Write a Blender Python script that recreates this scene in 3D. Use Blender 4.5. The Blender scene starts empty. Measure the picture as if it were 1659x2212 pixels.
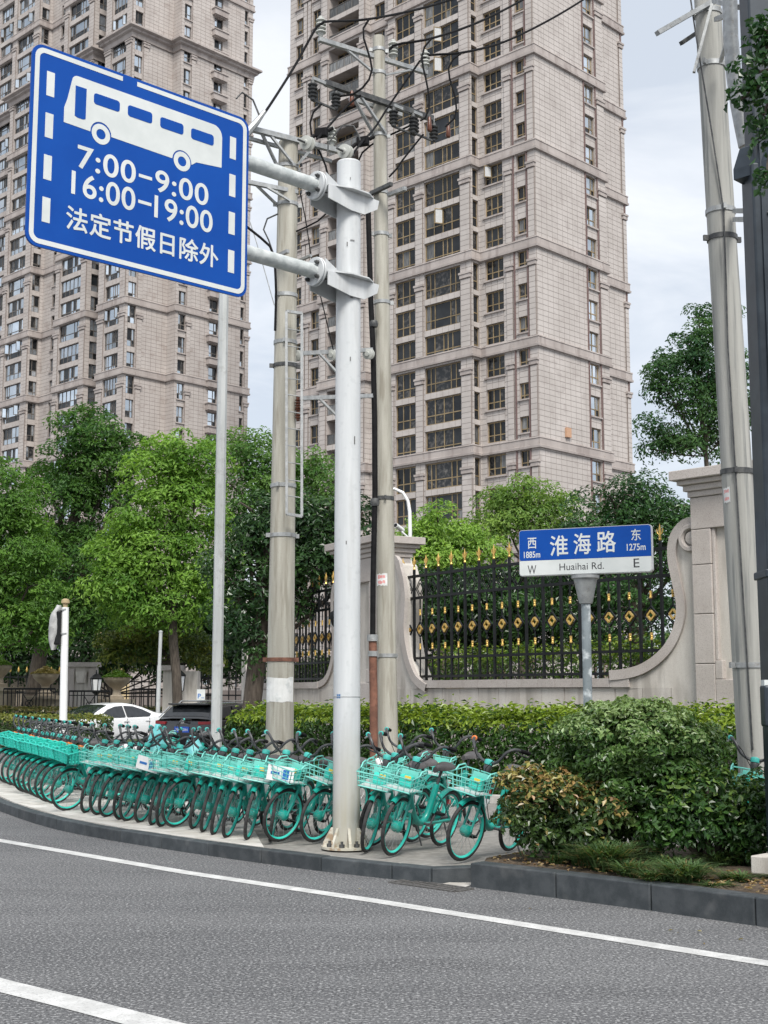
import bpy, bmesh, math, random
import numpy as np
from mathutils import Vector, Matrix

SC = bpy.context.scene
COL = SC.collection
R = math.radians
random.seed(7)
RNG = np.random.default_rng(11)

# ------------------------------------------------------------------ camera, world, sun, exposure
F_PX, CAM_H = 2850.0, 1.80
PITCH = math.atan(389 / F_PX)
cam_d = bpy.data.cameras.new('camera')
cam_d.sensor_fit = 'VERTICAL'
cam_d.sensor_height = 36.0
cam_d.lens = 36.0 * F_PX / 2212.0
cam_d.clip_end = 6000
cam = bpy.data.objects.new('camera', cam_d)
cam.location = (0, 0, CAM_H)
cam.rotation_euler = (R(90) + PITCH, 0, 0)
COL.objects.link(cam)
SC.camera = cam

SUN_DIR = Vector((0.12, -0.66, 0.80)).normalized()          # towards the (veiled) sun
w = bpy.data.worlds.new('World')
SC.world = w
w.use_nodes = True
nt = w.node_tree
nt.nodes.clear()
def N(tree, typ, **kw):
    n = tree.nodes.new(typ)
    for k, v in kw.items():
        if k.startswith('i_'):
            n.inputs[int(k[2:]) if k[2:].isdigit() else k[2:]].default_value = v
        else:
            setattr(n, k, v)
    return n
sky = N(nt, 'ShaderNodeTexSky', sky_type='NISHITA', sun_disc=False)
sky.sun_elevation = math.asin(SUN_DIR.z)
sky.sun_rotation = math.atan2(SUN_DIR.x, SUN_DIR.y)
tc = N(nt, 'ShaderNodeTexCoord')
mp = N(nt, 'ShaderNodeMapping')
mp.inputs['Scale'].default_value = (1.0, 1.0, 2.6)
mp.inputs['Location'].default_value = (0.4, 0.1, 0.35)
n1 = N(nt, 'ShaderNodeTexNoise')
n1.inputs['Scale'].default_value = 3.4
n1.inputs['Detail'].default_value = 6
n1.inputs['Roughness'].default_value = 0.55
n1.inputs['Distortion'].default_value = 0.4
rp = N(nt, 'ShaderNodeValToRGB')
rp.color_ramp.elements[0].position = 0.40
rp.color_ramp.elements[0].color = (0.64, 0.695, 0.775, 1)
rp.color_ramp.elements[1].position = 0.60
rp.color_ramp.elements[1].color = (0.93, 0.95, 0.985, 1)
sc_ = N(nt, 'ShaderNodeVectorMath', operation='SCALE')
sc_.inputs['Scale'].default_value = 3.6
mx = N(nt, 'ShaderNodeMix', data_type='RGBA')
mx.inputs['Factor'].default_value = 0.93
bg = N(nt, 'ShaderNodeBackground')
bg.inputs['Strength'].default_value = 0.1
wo = N(nt, 'ShaderNodeOutputWorld')
L = nt.links.new
L(tc.outputs['Generated'], mp.inputs['Vector'])
L(mp.outputs['Vector'], n1.inputs['Vector'])
L(n1.outputs['Fac'], rp.inputs['Fac'])
L(rp.outputs['Color'], sc_.inputs[0])
L(sky.outputs['Color'], mx.inputs[6])
L(sc_.outputs['Vector'], mx.inputs[7])
L(mx.outputs[2], bg.inputs['Color'])
L(bg.outputs['Background'], wo.inputs['Surface'])

sd = bpy.data.lights.new('sun', 'SUN')
sd.energy = 1.5
sd.angle = R(24)
sd.color = (1.0, 0.965, 0.91)
sun = bpy.data.objects.new('sun', sd)
sun.rotation_euler = (-SUN_DIR).to_track_quat('-Z', 'Y').to_euler()
COL.objects.link(sun)

SC.view_settings.view_transform = 'Standard'
SC.view_settings.look = 'None'
SC.view_settings.exposure = 1.58
SC.view_settings.gamma = 1.0
SC.view_settings.use_curve_mapping = False
SC.render.engine = 'CYCLES'
SC.cycles.use_denoising = True
SC.cycles.max_bounces = 7
SC.cycles.diffuse_bounces = 3
SC.cycles.glossy_bounces = 3
SC.cycles.transmission_bounces = 4
SC.cycles.transparent_max_bounces = 6
SC.cycles.use_adaptive_sampling = True
SC.cycles.adaptive_threshold = 0.015

# ------------------------------------------------------------------ measuring: a pixel of the photograph (1659 x 2212) to a place
CP, SP = math.cos(PITCH), math.sin(PITCH)
EYE = Vector((0, 0, CAM_H))
def ray(x, y):
    u, v = (x - 829.5) / F_PX, (1106 - y) / F_PX
    return Vector((u, CP - v * SP, SP + v * CP))
def P(x, y, Y):                       # the point at distance Y
    r = ray(x, y)
    return EYE + r * (Y / r.y)
def G(x, y, z=0.0):                   # the point at height z
    r = ray(x, y)
    return EYE + r * ((z - CAM_H) / r.z)
def proj(q):
    d = Vector(q) - EYE
    z = d.y * CP + d.z * SP
    return (829.5 + F_PX * d.x / z, 1106 - F_PX * (d.z * CP - d.y * SP) / z, z)
def on_plane(x, y, p0, n):
    r = ray(x, y)
    return EYE + r * ((Vector(p0) - EYE).dot(n) / r.dot(n))
Z1 = lambda x, y: (x * .36376, y * .36376)                       # coordinates of the study crops -> 1659 x 2212
Z2 = lambda x, y: (x * .36376, 548.6 + y * .36376)
Z3 = lambda x, y: (493.7 + x * .29756, y * .29756)
Z4 = lambda x, y: (768 + x * .3968, y * .3968)
Z5 = lambda x, y: (768 + x * .3968, 548.6 + y * .3968)
Z6 = lambda x, y: (493.7 + x * .2728, 1042.3 + y * .2728)
Z7 = lambda x, y: (822.9 + x * .463, 1097.2 + y * .463)

# ------------------------------------------------------------------ materials
MATS = {}
def mat(name, c1, c2=None, rough=0.7, metal=0.0, scale=8.0, detail=4.0, lo=0.4, hi=0.65, bump=0.0, bscale=None,
        stretch=(1, 1, 1), coord='pos', speck=None, spec=0.5, rnd=0.0, dirt=None, coat=0.0, rot=None):
    """Principled material whose colour runs between c1 and c2 over noise; speck = (scale, colour, amount); rnd = per-object value jitter."""
    if name in MATS:
        return MATS[name]
    m = bpy.data.materials.new(name)
    m.use_nodes = True
    t = m.node_tree
    b = t.nodes['Principled BSDF']
    b.inputs['Roughness'].default_value = rough
    b.inputs['Metallic'].default_value = metal
    b.inputs['Specular IOR Level'].default_value = spec
    if coat:
        b.inputs['Coat Weight'].default_value = coat
        b.inputs['Coat Roughness'].default_value = 0.08
    l = t.links.new
    if coord == 'pos':
        g = t.nodes.new('ShaderNodeNewGeometry'); vec = g.outputs['Position']
    else:
        g = t.nodes.new('ShaderNodeTexCoord'); vec = g.outputs['Object']
    mpn = t.nodes.new('ShaderNodeMapping')
    mpn.inputs['Scale'].default_value = stretch
    if rot:
        mpn.inputs['Rotation'].default_value = rot
    l(vec, mpn.inputs['Vector'])
    no = N(t, 'ShaderNodeTexNoise')
    no.inputs['Scale'].default_value = scale
    no.inputs['Detail'].default_value = detail
    no.inputs['Roughness'].default_value = 0.6
    l(mpn.outputs['Vector'], no.inputs['Vector'])
    cr = N(t, 'ShaderNodeValToRGB')
    cr.color_ramp.elements[0].position = lo
    cr.color_ramp.elements[1].position = hi
    cr.color_ramp.elements[0].color = (*c1, 1)
    cr.color_ramp.elements[1].color = (*(c2 or c1), 1)
    l(no.outputs['Fac'], cr.inputs['Fac'])
    col = cr.outputs['Color']
    for sp in ([speck] if speck and not isinstance(speck, list) else speck or []):
        n2 = N(t, 'ShaderNodeTexNoise')
        n2.inputs['Scale'].default_value = sp[0]
        n2.inputs['Detail'].default_value = sp[3] if len(sp) > 3 else 2.0
        l(vec if len(sp) < 6 else mpn.outputs['Vector'], n2.inputs['Vector'])
        c2r = N(t, 'ShaderNodeValToRGB')
        p0 = sp[4] if len(sp) > 4 else 0.5
        c2r.color_ramp.elements[0].position = p0
        c2r.color_ramp.elements[1].position = p0 + 0.12
        c2r.color_ramp.elements[0].color = (0, 0, 0, 1)
        c2r.color_ramp.elements[1].color = (sp[2],) * 3 + (1,)
        l(n2.outputs['Fac'], c2r.inputs['Fac'])
        mi = N(t, 'ShaderNodeMix', data_type='RGBA')
        l(c2r.outputs['Color'], mi.inputs['Factor'])
        l(col, mi.inputs[6])
        mi.inputs[7].default_value = (*sp[1], 1)
        col = mi.outputs[2]
    if rnd:
        oi = N(t, 'ShaderNodeObjectInfo')
        mr = N(t, 'ShaderNodeMapRange')
        mr.inputs['To Min'].default_value = 1 - rnd
        mr.inputs['To Max'].default_value = 1 + rnd
        l(oi.outputs['Random'], mr.inputs['Value'])
        vm = N(t, 'ShaderNodeVectorMath', operation='SCALE')
        l(col, vm.inputs[0]); l(mr.outputs['Result'], vm.inputs['Scale'])
        col = vm.outputs['Vector']
    l(col, b.inputs['Base Color'])
    if bump:
        nb = N(t, 'ShaderNodeTexNoise')
        nb.inputs['Scale'].default_value = bscale or scale * 4
        nb.inputs['Detail'].default_value = 3
        l(vec, nb.inputs['Vector'])
        bp = N(t, 'ShaderNodeBump')
        bp.inputs['Strength'].default_value = bump
        bp.inputs['Distance'].default_value = 0.02
        l(nb.outputs['Fac'], bp.inputs['Height'])
        l(bp.outputs['Normal'], b.inputs['Normal'])
    MATS[name] = m
    return m

def leaf_mat(name, rough=0.45, trans=0.28, spec=0.4):
    if name in MATS:
        return MATS[name]
    m = bpy.data.materials.new(name)
    m.use_nodes = True
    t = m.node_tree
    b = t.nodes['Principled BSDF']
    a = N(t, 'ShaderNodeAttribute', attribute_name='tint')
    b.inputs['Roughness'].default_value = rough
    b.inputs['Specular IOR Level'].default_value = spec
    t.links.new(a.outputs['Color'], b.inputs['Base Color'])
    tr = N(t, 'ShaderNodeBsdfTranslucent')
    hs = N(t, 'ShaderNodeMix', data_type='RGBA', blend_type='MULTIPLY')
    hs.inputs['Factor'].default_value = 1
    hs.inputs[7].default_value = (1.5, 1.5, 0.7, 1)
    t.links.new(a.outputs['Color'], hs.inputs[6])
    t.links.new(hs.outputs[2], tr.inputs['Color'])
    ms = N(t, 'ShaderNodeMixShader')
    ms.inputs[0].default_value = trans
    t.links.new(b.outputs[0], ms.inputs[1])
    t.links.new(tr.outputs[0], ms.inputs[2])
    t.links.new(ms.outputs[0], t.nodes['Material Output'].inputs['Surface'])
    MATS[name] = m
    return m

# ------------------------------------------------------------------ objects
def tag(o, label=None, cat=None, group=None, kind=None):
    if label: o['label'] = label
    if cat: o['category'] = cat
    if group: o['group'] = group
    if kind: o['kind'] = kind
    return o
def empty(name, loc=(0, 0, 0), parent=None):
    o = bpy.data.objects.new(name, None)
    o.empty_display_size = 0.2
    COL.objects.link(o)
    o.location = loc
    if parent: o.parent = parent
    return o
def thing(name, label, cat, loc=(0, 0, 0), group=None):
    return tag(empty(name, loc), label, cat, group)
def org(o):
    v = Vector((0, 0, 0))
    while o is not None:
        v += o.location
        o = o.parent
    return v
def link(name, me, parent=None, m=None):
    o = bpy.data.objects.new(name, me)
    COL.objects.link(o)
    if parent is not None: o.parent = parent
    return o
def copy_tree(o, parent=None):
    c = o.copy()
    COL.objects.link(c)
    if parent is not None: c.parent = parent
    for ch in list(o.children):
        copy_tree(ch, c)
    return c

def frame_of(d):
    d = d.normalized()
    u = Vector((0, 0, 1)).cross(d)
    if u.length < 1e-4: u = Vector((1, 0, 0))
    u.normalize()
    return u, d.cross(u).normalized()

class MB:
    """Collects shapes and links them as one mesh object."""
    def __init__(s):
        s.v, s.f, s.mi, s.sm = [], [], [], []
    def add(s, vs, fs, mi=0, smooth=False):
        o = len(s.v)
        s.v += [tuple(v) for v in vs]
        for f in fs:
            s.f.append(tuple(i + o for i in f)); s.mi.append(mi); s.sm.append(smooth)
        return s
    def box(s, c, size, rz=0.0, mi=0, mtx=None):
        hx, hy, hz = size[0] / 2, size[1] / 2, size[2] / 2
        vs = [Vector((x, y, z)) for x in (-hx, hx) for y in (-hy, hy) for z in (-hz, hz)]
        if mtx is None:
            mtx = Matrix.Rotation(rz, 3, 'Z')
        vs = [mtx @ v + Vector(c) for v in vs]
        return s.add(vs, [(0, 1, 3, 2), (4, 6, 7, 5), (0, 4, 5, 1), (2, 3, 7, 6), (0, 2, 6, 4), (1, 5, 7, 3)], mi)
    def bar(s, a, b, wd, ht, mi=0):
        a, b = Vector(a), Vector(b)
        d = b - a
        u, v = frame_of(d)
        vs = []
        for p in (a, b):
            for i, j in ((-1, -1), (1, -1), (1, 1), (-1, 1)):
                vs.append(p + u * (i * wd / 2) + v * (j * ht / 2))
        return s.add(vs, [(3, 2, 1, 0), (4, 5, 6, 7), (0, 1, 5, 4), (1, 2, 6, 5), (2, 3, 7, 6), (3, 0, 4, 7)], mi)
    def tube(s, pts, r, n=8, mi=0, cap=True, closed=False):
        pts = [Vector(p) for p in pts]
        k = len(pts)
        rs = r if isinstance(r, (list, tuple)) else [r] * k
        ring, u_prev = [], None
        vs = []
        for i, p in enumerate(pts):
            if closed:
                d = (pts[(i + 1) % k] - pts[i - 1])
            else:
                d = pts[min(i + 1, k - 1)] - pts[max(i - 1, 0)]
            d.normalize()
            if u_prev is None:
                u, v = frame_of(d)
            else:
                u = u_prev - d * u_prev.dot(d)
                if u.length < 1e-5: u, _ = frame_of(d)
                u.normalize()
                v = d.cross(u)
            u_prev = u
            for j in range(n):
                a = 2 * math.pi * j / n
                vs.append(p + (u * math.cos(a) + v * math.sin(a)) * rs[i])
        fs = []
        for i in range(k if closed else k - 1):
            i2 = (i + 1) % k
            for j in range(n):
                j2 = (j + 1) % n
                fs.append((i * n + j, i * n + j2, i2 * n + j2, i2 * n + j))
        s.add(vs, fs, mi, True)
        if cap and not closed:
            o = len(s.v) - len(vs)
            s.f.append(tuple(o + j for j in reversed(range(n)))); s.mi.append(mi); s.sm.append(False)
            s.f.append(tuple(o + (k - 1) * n + j for j in range(n))); s.mi.append(mi); s.sm.append(False)
        return s
    def lathe(s, prof, c=(0, 0, 0), n=12, mi=0, axis=None, smooth=True):
        """prof = [(r, h)...] turned about the axis (default z) through c."""
        c = Vector(c)
        ax = Vector(axis or (0, 0, 1)).normalized()
        u, v = frame_of(ax)
        vs = []
        for r, h in prof:
            for j in range(n):
                a = 2 * math.pi * j / n
                vs.append(c + ax * h + (u * math.cos(a) + v * math.sin(a)) * r)
        fs = [(i * n + j, i * n + (j + 1) % n, (i + 1) * n + (j + 1) % n, (i + 1) * n + j) for i in range(len(prof) - 1) for j in range(n)]
        s.add(vs, fs, mi, smooth)
        o = len(s.v) - len(vs)
        s.f.append(tuple(o + j for j in reversed(range(n)))); s.mi.append(mi); s.sm.append(False)
        s.f.append(tuple(o + (len(prof) - 1) * n + j for j in range(n))); s.mi.append(mi); s.sm.append(False)
        return s
    def ball(s, c, r, n=8, k=5, mi=0):
        rx, ry, rz = r if isinstance(r, (tuple, list)) else (r, r, r)
        vs = [Vector(c) + Vector((0, 0, -rz))]
        for i in range(1, k):
            t = math.pi * i / k
            for j in range(n):
                a = 2 * math.pi * j / n
                vs.append(Vector(c) + Vector((rx * math.sin(t) * math.cos(a), ry * math.sin(t) * math.sin(a), -rz * math.cos(t))))
        vs.append(Vector(c) + Vector((0, 0, rz)))
        fs = [(0, 1 + (j + 1) % n, 1 + j) for j in range(n)]
        for i in range(k - 2):
            for j in range(n):
                fs.append((1 + i * n + j, 1 + i * n + (j + 1) % n, 1 + (i + 1) * n + (j + 1) % n, 1 + (i + 1) * n + j))
        e = len(vs) - 1
        fs += [(1 + (k - 2) * n + j, 1 + (k - 2) * n + (j + 1) % n, e) for j in range(n)]
        return s.add(vs, fs, mi, True)
    def prism(s, pts, fn, d0, d1, mi=0, side_mi=None):
        """closed outline pts (a, b) -> solid between depths d0 and d1; fn(a, b, d) gives the place."""
        from mathutils.geometry import tessellate_polygon
        k = len(pts)
        tri = tessellate_polygon([[Vector((a, b, 0)) for a, b in pts]])
        vs = [fn(a, b, d0) for a, b in pts] + [fn(a, b, d1) for a, b in pts]
        fs = [t for t in tri] + [tuple(k + i for i in reversed(t)) for t in tri]
        s.add(vs, fs, mi)
        s.add(vs, [(i, (i + 1) % k, k + (i + 1) % k, k + i) for i in range(k)], mi if side_mi is None else side_mi)
        return s
    def mesh(s, name, mats, off=Vector((0, 0, 0)), angle=40, fix=True):
        me = bpy.data.meshes.new(name)
        me.from_pydata([(v[0] - off.x, v[1] - off.y, v[2] - off.z) for v in s.v], [], s.f)
        for m in (mats if isinstance(mats, (list, tuple)) else [mats]):
            me.materials.append(m)
        me.polygons.foreach_set('material_index', s.mi)
        me.polygons.foreach_set('use_smooth', s.sm)
        if fix:
            bm = bmesh.new(); bm.from_mesh(me)
            bmesh.ops.recalc_face_normals(bm, faces=bm.faces)
            bm.to_mesh(me); bm.free()
        if any(s.sm):
            me.set_sharp_from_angle(angle=R(angle))
        me.update()
        return me
    def build(s, name, mats, parent=None, bevel=0.0, **kw):
        off = org(parent) if parent is not None else Vector((0, 0, 0))
        me = s.mesh(name, mats, off, **kw)
        o = link(name, me, parent)
        if bevel:
            b = o.modifiers.new('bevel', 'BEVEL')
            b.width = bevel; b.segments = 2; b.limit_method = 'ANGLE'
        return o

def np_mesh(name, V, Q, m, smooth=False, mi=None, mats=None):
    me = bpy.data.meshes.new(name)
    n, k = Q.shape
    me.vertices.add(len(V)); me.vertices.foreach_set('co', V.astype(np.float32).ravel())
    me.loops.add(n * k); me.loops.foreach_set('vertex_index', Q.astype(np.int32).ravel())
    me.polygons.add(n)
    me.polygons.foreach_set('loop_start', np.arange(0, n * k, k, dtype=np.int32))
    me.polygons.foreach_set('loop_total', np.full(n, k, dtype=np.int32))
    for x in (mats or [m]): me.materials.append(x)
    if mi is not None: me.polygons.foreach_set('material_index', mi.astype(np.int32))
    me.polygons.foreach_set('use_smooth', np.full(n, smooth, dtype=bool))
    me.update(calc_edges=True)
    return me

def text_mesh(body, size=1.0, weight=0.0, space=1.0, width=None, height=None, depth=0.0):
    """text as a flat mesh; scaled so that its ink fills width x height when given; ink's lower left at the origin."""
    cu = bpy.data.curves.new('text', 'FONT')
    cjk = any(ord(c) > 0x3000 for c in body)
    cu.body = body; cu.size = size; cu.offset = 0 if cjk else weight; cu.space_character = space; cu.extrude = depth
    o = bpy.data.objects.new('text', cu)
    COL.objects.link(o)
    bpy.context.view_layer.update()
    me = bpy.data.meshes.new_from_object(o.evaluated_get(bpy.context.evaluated_depsgraph_get()))
    bpy.data.objects.remove(o); bpy.data.curves.remove(cu)
    co = np.empty(len(me.vertices) * 3, dtype=np.float32); me.vertices.foreach_get('co', co)
    co = co.reshape(-1, 3)
    mn, mx_ = co.min(0), co.max(0)
    sx = (width / (mx_[0] - mn[0])) if width else (height / (mx_[1] - mn[1]) if height else 1)
    sy = (height / (mx_[1] - mn[1])) if height else sx
    co[:, 0] = (co[:, 0] - mn[0]) * sx
    co[:, 1] = (co[:, 1] - mn[1]) * sy
    me.vertices.foreach_set('co', co.ravel())
    me.materials.clear()
    if cjk and weight:                          # heavier strokes: the same print struck several times, a hair apart
        bm = bmesh.new()
        w_ = weight * (height or size)
        for i, (dx, dy) in enumerate(((0, 0), (1, 0), (-1, 0), (0, 1), (0, -1), (.7, .7), (-.7, .7), (.7, -.7), (-.7, -.7))):
            k0 = len(bm.verts)
            bm.from_mesh(me); bm.verts.ensure_lookup_table()
            for v in bm.verts[k0:]: v.co += Vector((dx * w_, dy * w_, i * .00012))
        bm.to_mesh(me); bm.free()
    return me
def put_text(name, me, m, parent, mtx, label=None):
    """text mesh placed by a world matrix (x along the line, y up, z out of the board), baked in."""
    me.transform(mtx)
    off = org(parent)
    me.transform(Matrix.Translation(-off))
    me.materials.append(m)
    o = link(name, me, parent)
    if label: o['label'] = label
    return o

# ------------------------------------------------------------------ colours of the place
M_ASPH = mat('asphalt', (.078, .079, .083), (.142, .143, .146), rough=.85, scale=.55, detail=8, lo=.33, hi=.7, bump=.45, bscale=75,
             stretch=(.35, 1.6, 1), rot=(0, 0, R(45)), speck=[(1.3, (.055, .055, .058), .4, 5, .55, 1), (42, (.36, .36, .36), .75, 3.0, .52), (60, (.022, .022, .024), .9, 2.0, .52)])
M_LINE = mat('road_paint', (.46, .46, .45), (.60, .60, .59), rough=.7, scale=5, bump=.15, bscale=200, speck=[(55, (.25, .25, .25), .6, 3, .56), (3, (.3, .3, .3), .5, 6, .58)])
M_KERB = mat('dark_granite', (.03, .037, .042), (.058, .066, .072), rough=.65, scale=7, bump=.12, bscale=180, rnd=.16,
             speck=[(220, (.12, .12, .12), .3, 2, .57), (2.2, (.17, .17, .165), .45, 6, .6)])
M_PAVE = mat('paver_stone', (.46, .44, .405), (.58, .56, .53), rough=.75, scale=3.5, bump=.15, bscale=150, rnd=.12, speck=(1.1, (.36, .33, .29), .5, 5, .54))
M_MORTAR = mat('mortar', (.2, .19, .175), (.27, .26, .24), rough=.9, scale=9)
M_SOIL = mat('soil', (.05, .035, .022), (.11, .08, .052), rough=.95, scale=16, bump=.8, bscale=45)
M_LAWN = mat('ground_cover', (.035, .06, .018), (.08, .11, .035), rough=.95, scale=6)
M_IRON = mat('cast_iron', (.07, .068, .066), (.13, .125, .12), rough=.75, metal=.1, scale=30)

def sheet(name, pts, z, m, kind='structure', parent=None):
    b = MB()
    b.add([(p[0], p[1], z) for p in pts], [tuple(range(len(pts)))])
    o = b.build(name, m, parent)
    if kind: o['kind'] = kind
    return o

sheet('road', [(-900, -60), (900, -60), (900, 2400), (-900, 2400)], 0.0, M_ASPH)

E1 = Vector((.7071, -.7071, 0)); E2 = Vector((.7071, .7071, 0))        # along the street, and away from it
KERB = [(-9.6, 31.5), (-8.55, 27.2), (-7.25, 23.6), (-5.88, 20.6), (-4.53, 18.15), (-3.42, 16.65), (-2.25, 15.34), (-.95, 14.03), (-.27, 13.44), (.44, 12.88)]
KERB = [Vector((x, y, 0)) for x, y in KERB]

def offset_line(pts, d):
    out = []
    for i, p in enumerate(pts):
        t = (pts[min(i + 1, len(pts) - 1)] - pts[max(i - 1, 0)]).normalized()
        out.append(p + Vector((-t.y, t.x, 0)) * d)
    return out
def resample(pts, step):
    """points every step along a smoothed line"""
    dense = []
    n = len(pts)
    for i in range(n - 1):
        p0, p1, p2, p3 = pts[max(i - 1, 0)], pts[i], pts[i + 1], pts[min(i + 2, n - 1)]
        for k in range(12):
            t = k / 12
            dense.append(.5 * ((2 * p1) + (p2 - p0) * t + (2 * p0 - 5 * p1 + 4 * p2 - p3) * t * t + (3 * p1 - p0 - 3 * p2 + p3) * t ** 3))
    dense.append(pts[-1])
    out, acc = [dense[0]], 0
    for a, b in zip(dense, dense[1:]):
        L_ = (b - a).length
        while acc + L_ >= step:
            k = (step - acc) / L_
            a = a + (b - a) * k
            out.append(a); L_ = (b - a).length; acc = 0
        acc += L_
    if (out[-1] - pts[-1]).length > step * .3: out.append(pts[-1])
    else: out[-1] = pts[-1]
    return out

def kerb_stones(name, line, z1, width, step, m, label=None):
    root = tag(empty(name), kind='structure')
    pts = resample(line, step)
    inn = offset_line(pts, width)
    for i in range(len(pts) - 1):
        a, b, c, d = pts[i], pts[i + 1], inn[i + 1], inn[i]
        g = (b - a).normalized() * .005
        dz = random.uniform(-.004, .004); sh = Vector((-(b - a).y, (b - a).x, 0)).normalized() * random.uniform(-.004, .004)
        q = [a + g + sh, b - g + sh, c - g + sh, d + g + sh]
        bb = MB()
        bb.add([(p.x, p.y, -.15) for p in q] + [(p.x, p.y, z1 + dz) for p in q],
               [(0, 1, 5, 4), (1, 2, 6, 5), (2, 3, 7, 6), (3, 0, 4, 7), (4, 5, 6, 7), (3, 2, 1, 0)])
        bb.build('kerb_stone', m, root, bevel=.012)
    return inn
inner = kerb_stones('kerb', KERB, .14, .16, .92, M_KERB)
kerb_stones('kerb_return', [Vector((.455, 12.885, 0)), Vector((.70, 12.955, 0)), Vector((1.25, 13.12, 0))], .139, .15, .45, M_KERB)
PKERB = [Vector(p) for p in ((.80, 12.66, 0), (1.51, 11.99, 0), (2.2, 11.32, 0), (2.97, 10.5, 0), (4.2, 9.25, 0), (6.2, 7.3, 0))]
pinner = kerb_stones('planter_kerb', PKERB, .22, .2, .98, M_KERB)
sheet('gutter_slab', [(.5, 12.78), (.74, 12.6), (.9, 12.88), (.62, 12.92)], .006, M_PAVE)

# pavement slab and its pavers
slab_pts = [(p.x, p.y) for p in offset_line(KERB, .1)] + [(1.1, 13.1), (2.6, 11.6), (4.4, 9.8), (6.6, 7.6), (9.5, 10.6), (9.5, 17.0), (6, 19.2), (.9, 23.6), (-1.6, 27.8), (-3.2, 33), (-6, 35)]
bb = MB()
bb.add([(x, y, .122) for x, y in slab_pts], [tuple(range(len(slab_pts)))])
tag(bb.build('pavement', M_MORTAR), kind='structure')
PAVE = bpy.data.objects['pavement']

lim = offset_line(KERB, .17)
halves = []
for a, b in zip(lim, lim[1:]):
    t = (b - a).normalized(); halves.append((a, Vector((-t.y, t.x, 0))))
for a, b in (((6, 18.9), (.9, 21.2)), ((.9, 21.2), (-3.0, 25.4)), ((-3.0, 25.4), (-4.2, 33))):
    a, b = Vector((*a, 0)), Vector((*b, 0)); t = (b - a).normalized(); halves.append((a, Vector((-t.y, t.x, 0))))
halves.append((Vector((.46, 12.99, 0)), Vector((-.25, .97, 0)).normalized()))
halves.append((Vector((0, 33, 0)), Vector((0, -1, 0))))
halves.append((Vector((4.6, 0, 0)), Vector((-1, 0, 0))))
def clip(poly, a, n):
    out = []
    for i in range(len(poly)):
        p, q = poly[i], poly[(i + 1) % len(poly)]
        dp, dq = (p - a).dot(n), (q - a).dot(n)
        if dp >= 0: out.append(p)
        if (dp >= 0) != (dq >= 0): out.append(p + (q - p) * (dp / (dp - dq)))
    return out
pav = []
o0 = Vector((0, 13.2, 0))
for i in range(-70, 40):
    for j in range(-12, 60):
        s, t = j * .3, i * .6 + (.3 if j % 2 else 0)
        q = [o0 + E1 * (t + a) + E2 * (s + b) for a, b in ((.004, .004), (.596, .004), (.596, .296), (.004, .296))]
        for a, n in halves:
            if not q: break
            q = clip(q, a, n)
        if len(q) < 3: continue
        c = sum(q, Vector()) / len(q)
        x, y, d = proj((c.x, c.y, .14))
        if d < 2 or not (-60 < x < 1720): continue
        pav.append((d, q))
pav.sort(key=lambda k: k[0])
rest = MB()
for k, (d, q) in enumerate(pav):
    z = .14 + random.uniform(-.0025, .0025)
    n = len(q)
    vs = [(p.x, p.y, z) for p in q] + [(p.x, p.y, .118) for p in q]
    fs = [tuple(range(n))] + [(i, n + i, n + (i + 1) % n, (i + 1) % n) for i in range(n)]
    if k < 300:
        MB().add(vs, fs).build('paver', M_PAVE, PAVE)
    else:
        rest.add(vs, fs)
if rest.v:
    tag(rest.build('far_pavers', M_PAVE, PAVE), kind='stuff')

# painted lines
def road_line(pts, wd):
    pts = [G(x, y) for x, y in pts]
    t0 = (pts[0] - pts[1]).normalized(); t1 = (pts[-1] - pts[-2]).normalized()
    pts = [pts[0] + t0 * 14] + pts + [pts[-1] + t1 * 9]
    pts = [Vector((p.x, p.y, 0)) for p in pts]
    a, b = offset_line(pts, wd / 2), offset_line(pts, -wd / 2)
    m = MB()
    n = len(pts)
    m.add([(p.x, p.y, .004) for p in a] + [(p.x, p.y, .004) for p in b], [(i, n + i, n + i + 1, i + 1) for i in range(n - 1)])
    return tag(m.build('lane_line', M_LINE), kind='structure')
road_line([(0, 1816), (400, 1885), (800, 1945), (1200, 2009), (1659, 2082)], .17)
road_line([(-120, 2097), (0, 2129), (160, 2168), (330, 2212)], .23)

# drain beside the kerb corner
dr = thing('storm_drain', 'dark slotted iron drain grate set in the road by the kerb corner', 'drain', G(930, 1914))
ang = R(-45)
m_ = MB()
cc = G(930, 1914)
rot = Matrix.Rotation(ang, 3, 'Z')
for sx in (-.02, 1): pass
for a, b, s in (((-.42, -.12, .006), (.42, -.12, .006), .04), ((-.42, .12, .006), (.42, .12, .006), .04), ((-.42, -.12, .006), (-.42, .12, .006), .04), ((.42, -.12, .006), (.42, .12, .006), .04)):
    m_.bar(cc + rot @ Vector(a), cc + rot @ Vector(b), s, .012)
m_.build('grate_frame', M_IRON, dr)
for i in range(10):
    x = -.36 + i * .08
    MB().bar(cc + rot @ Vector((x, -.1, .005)), cc + rot @ Vector((x, .1, .005)), .028, .01).build('bar', M_IRON, dr)

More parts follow.
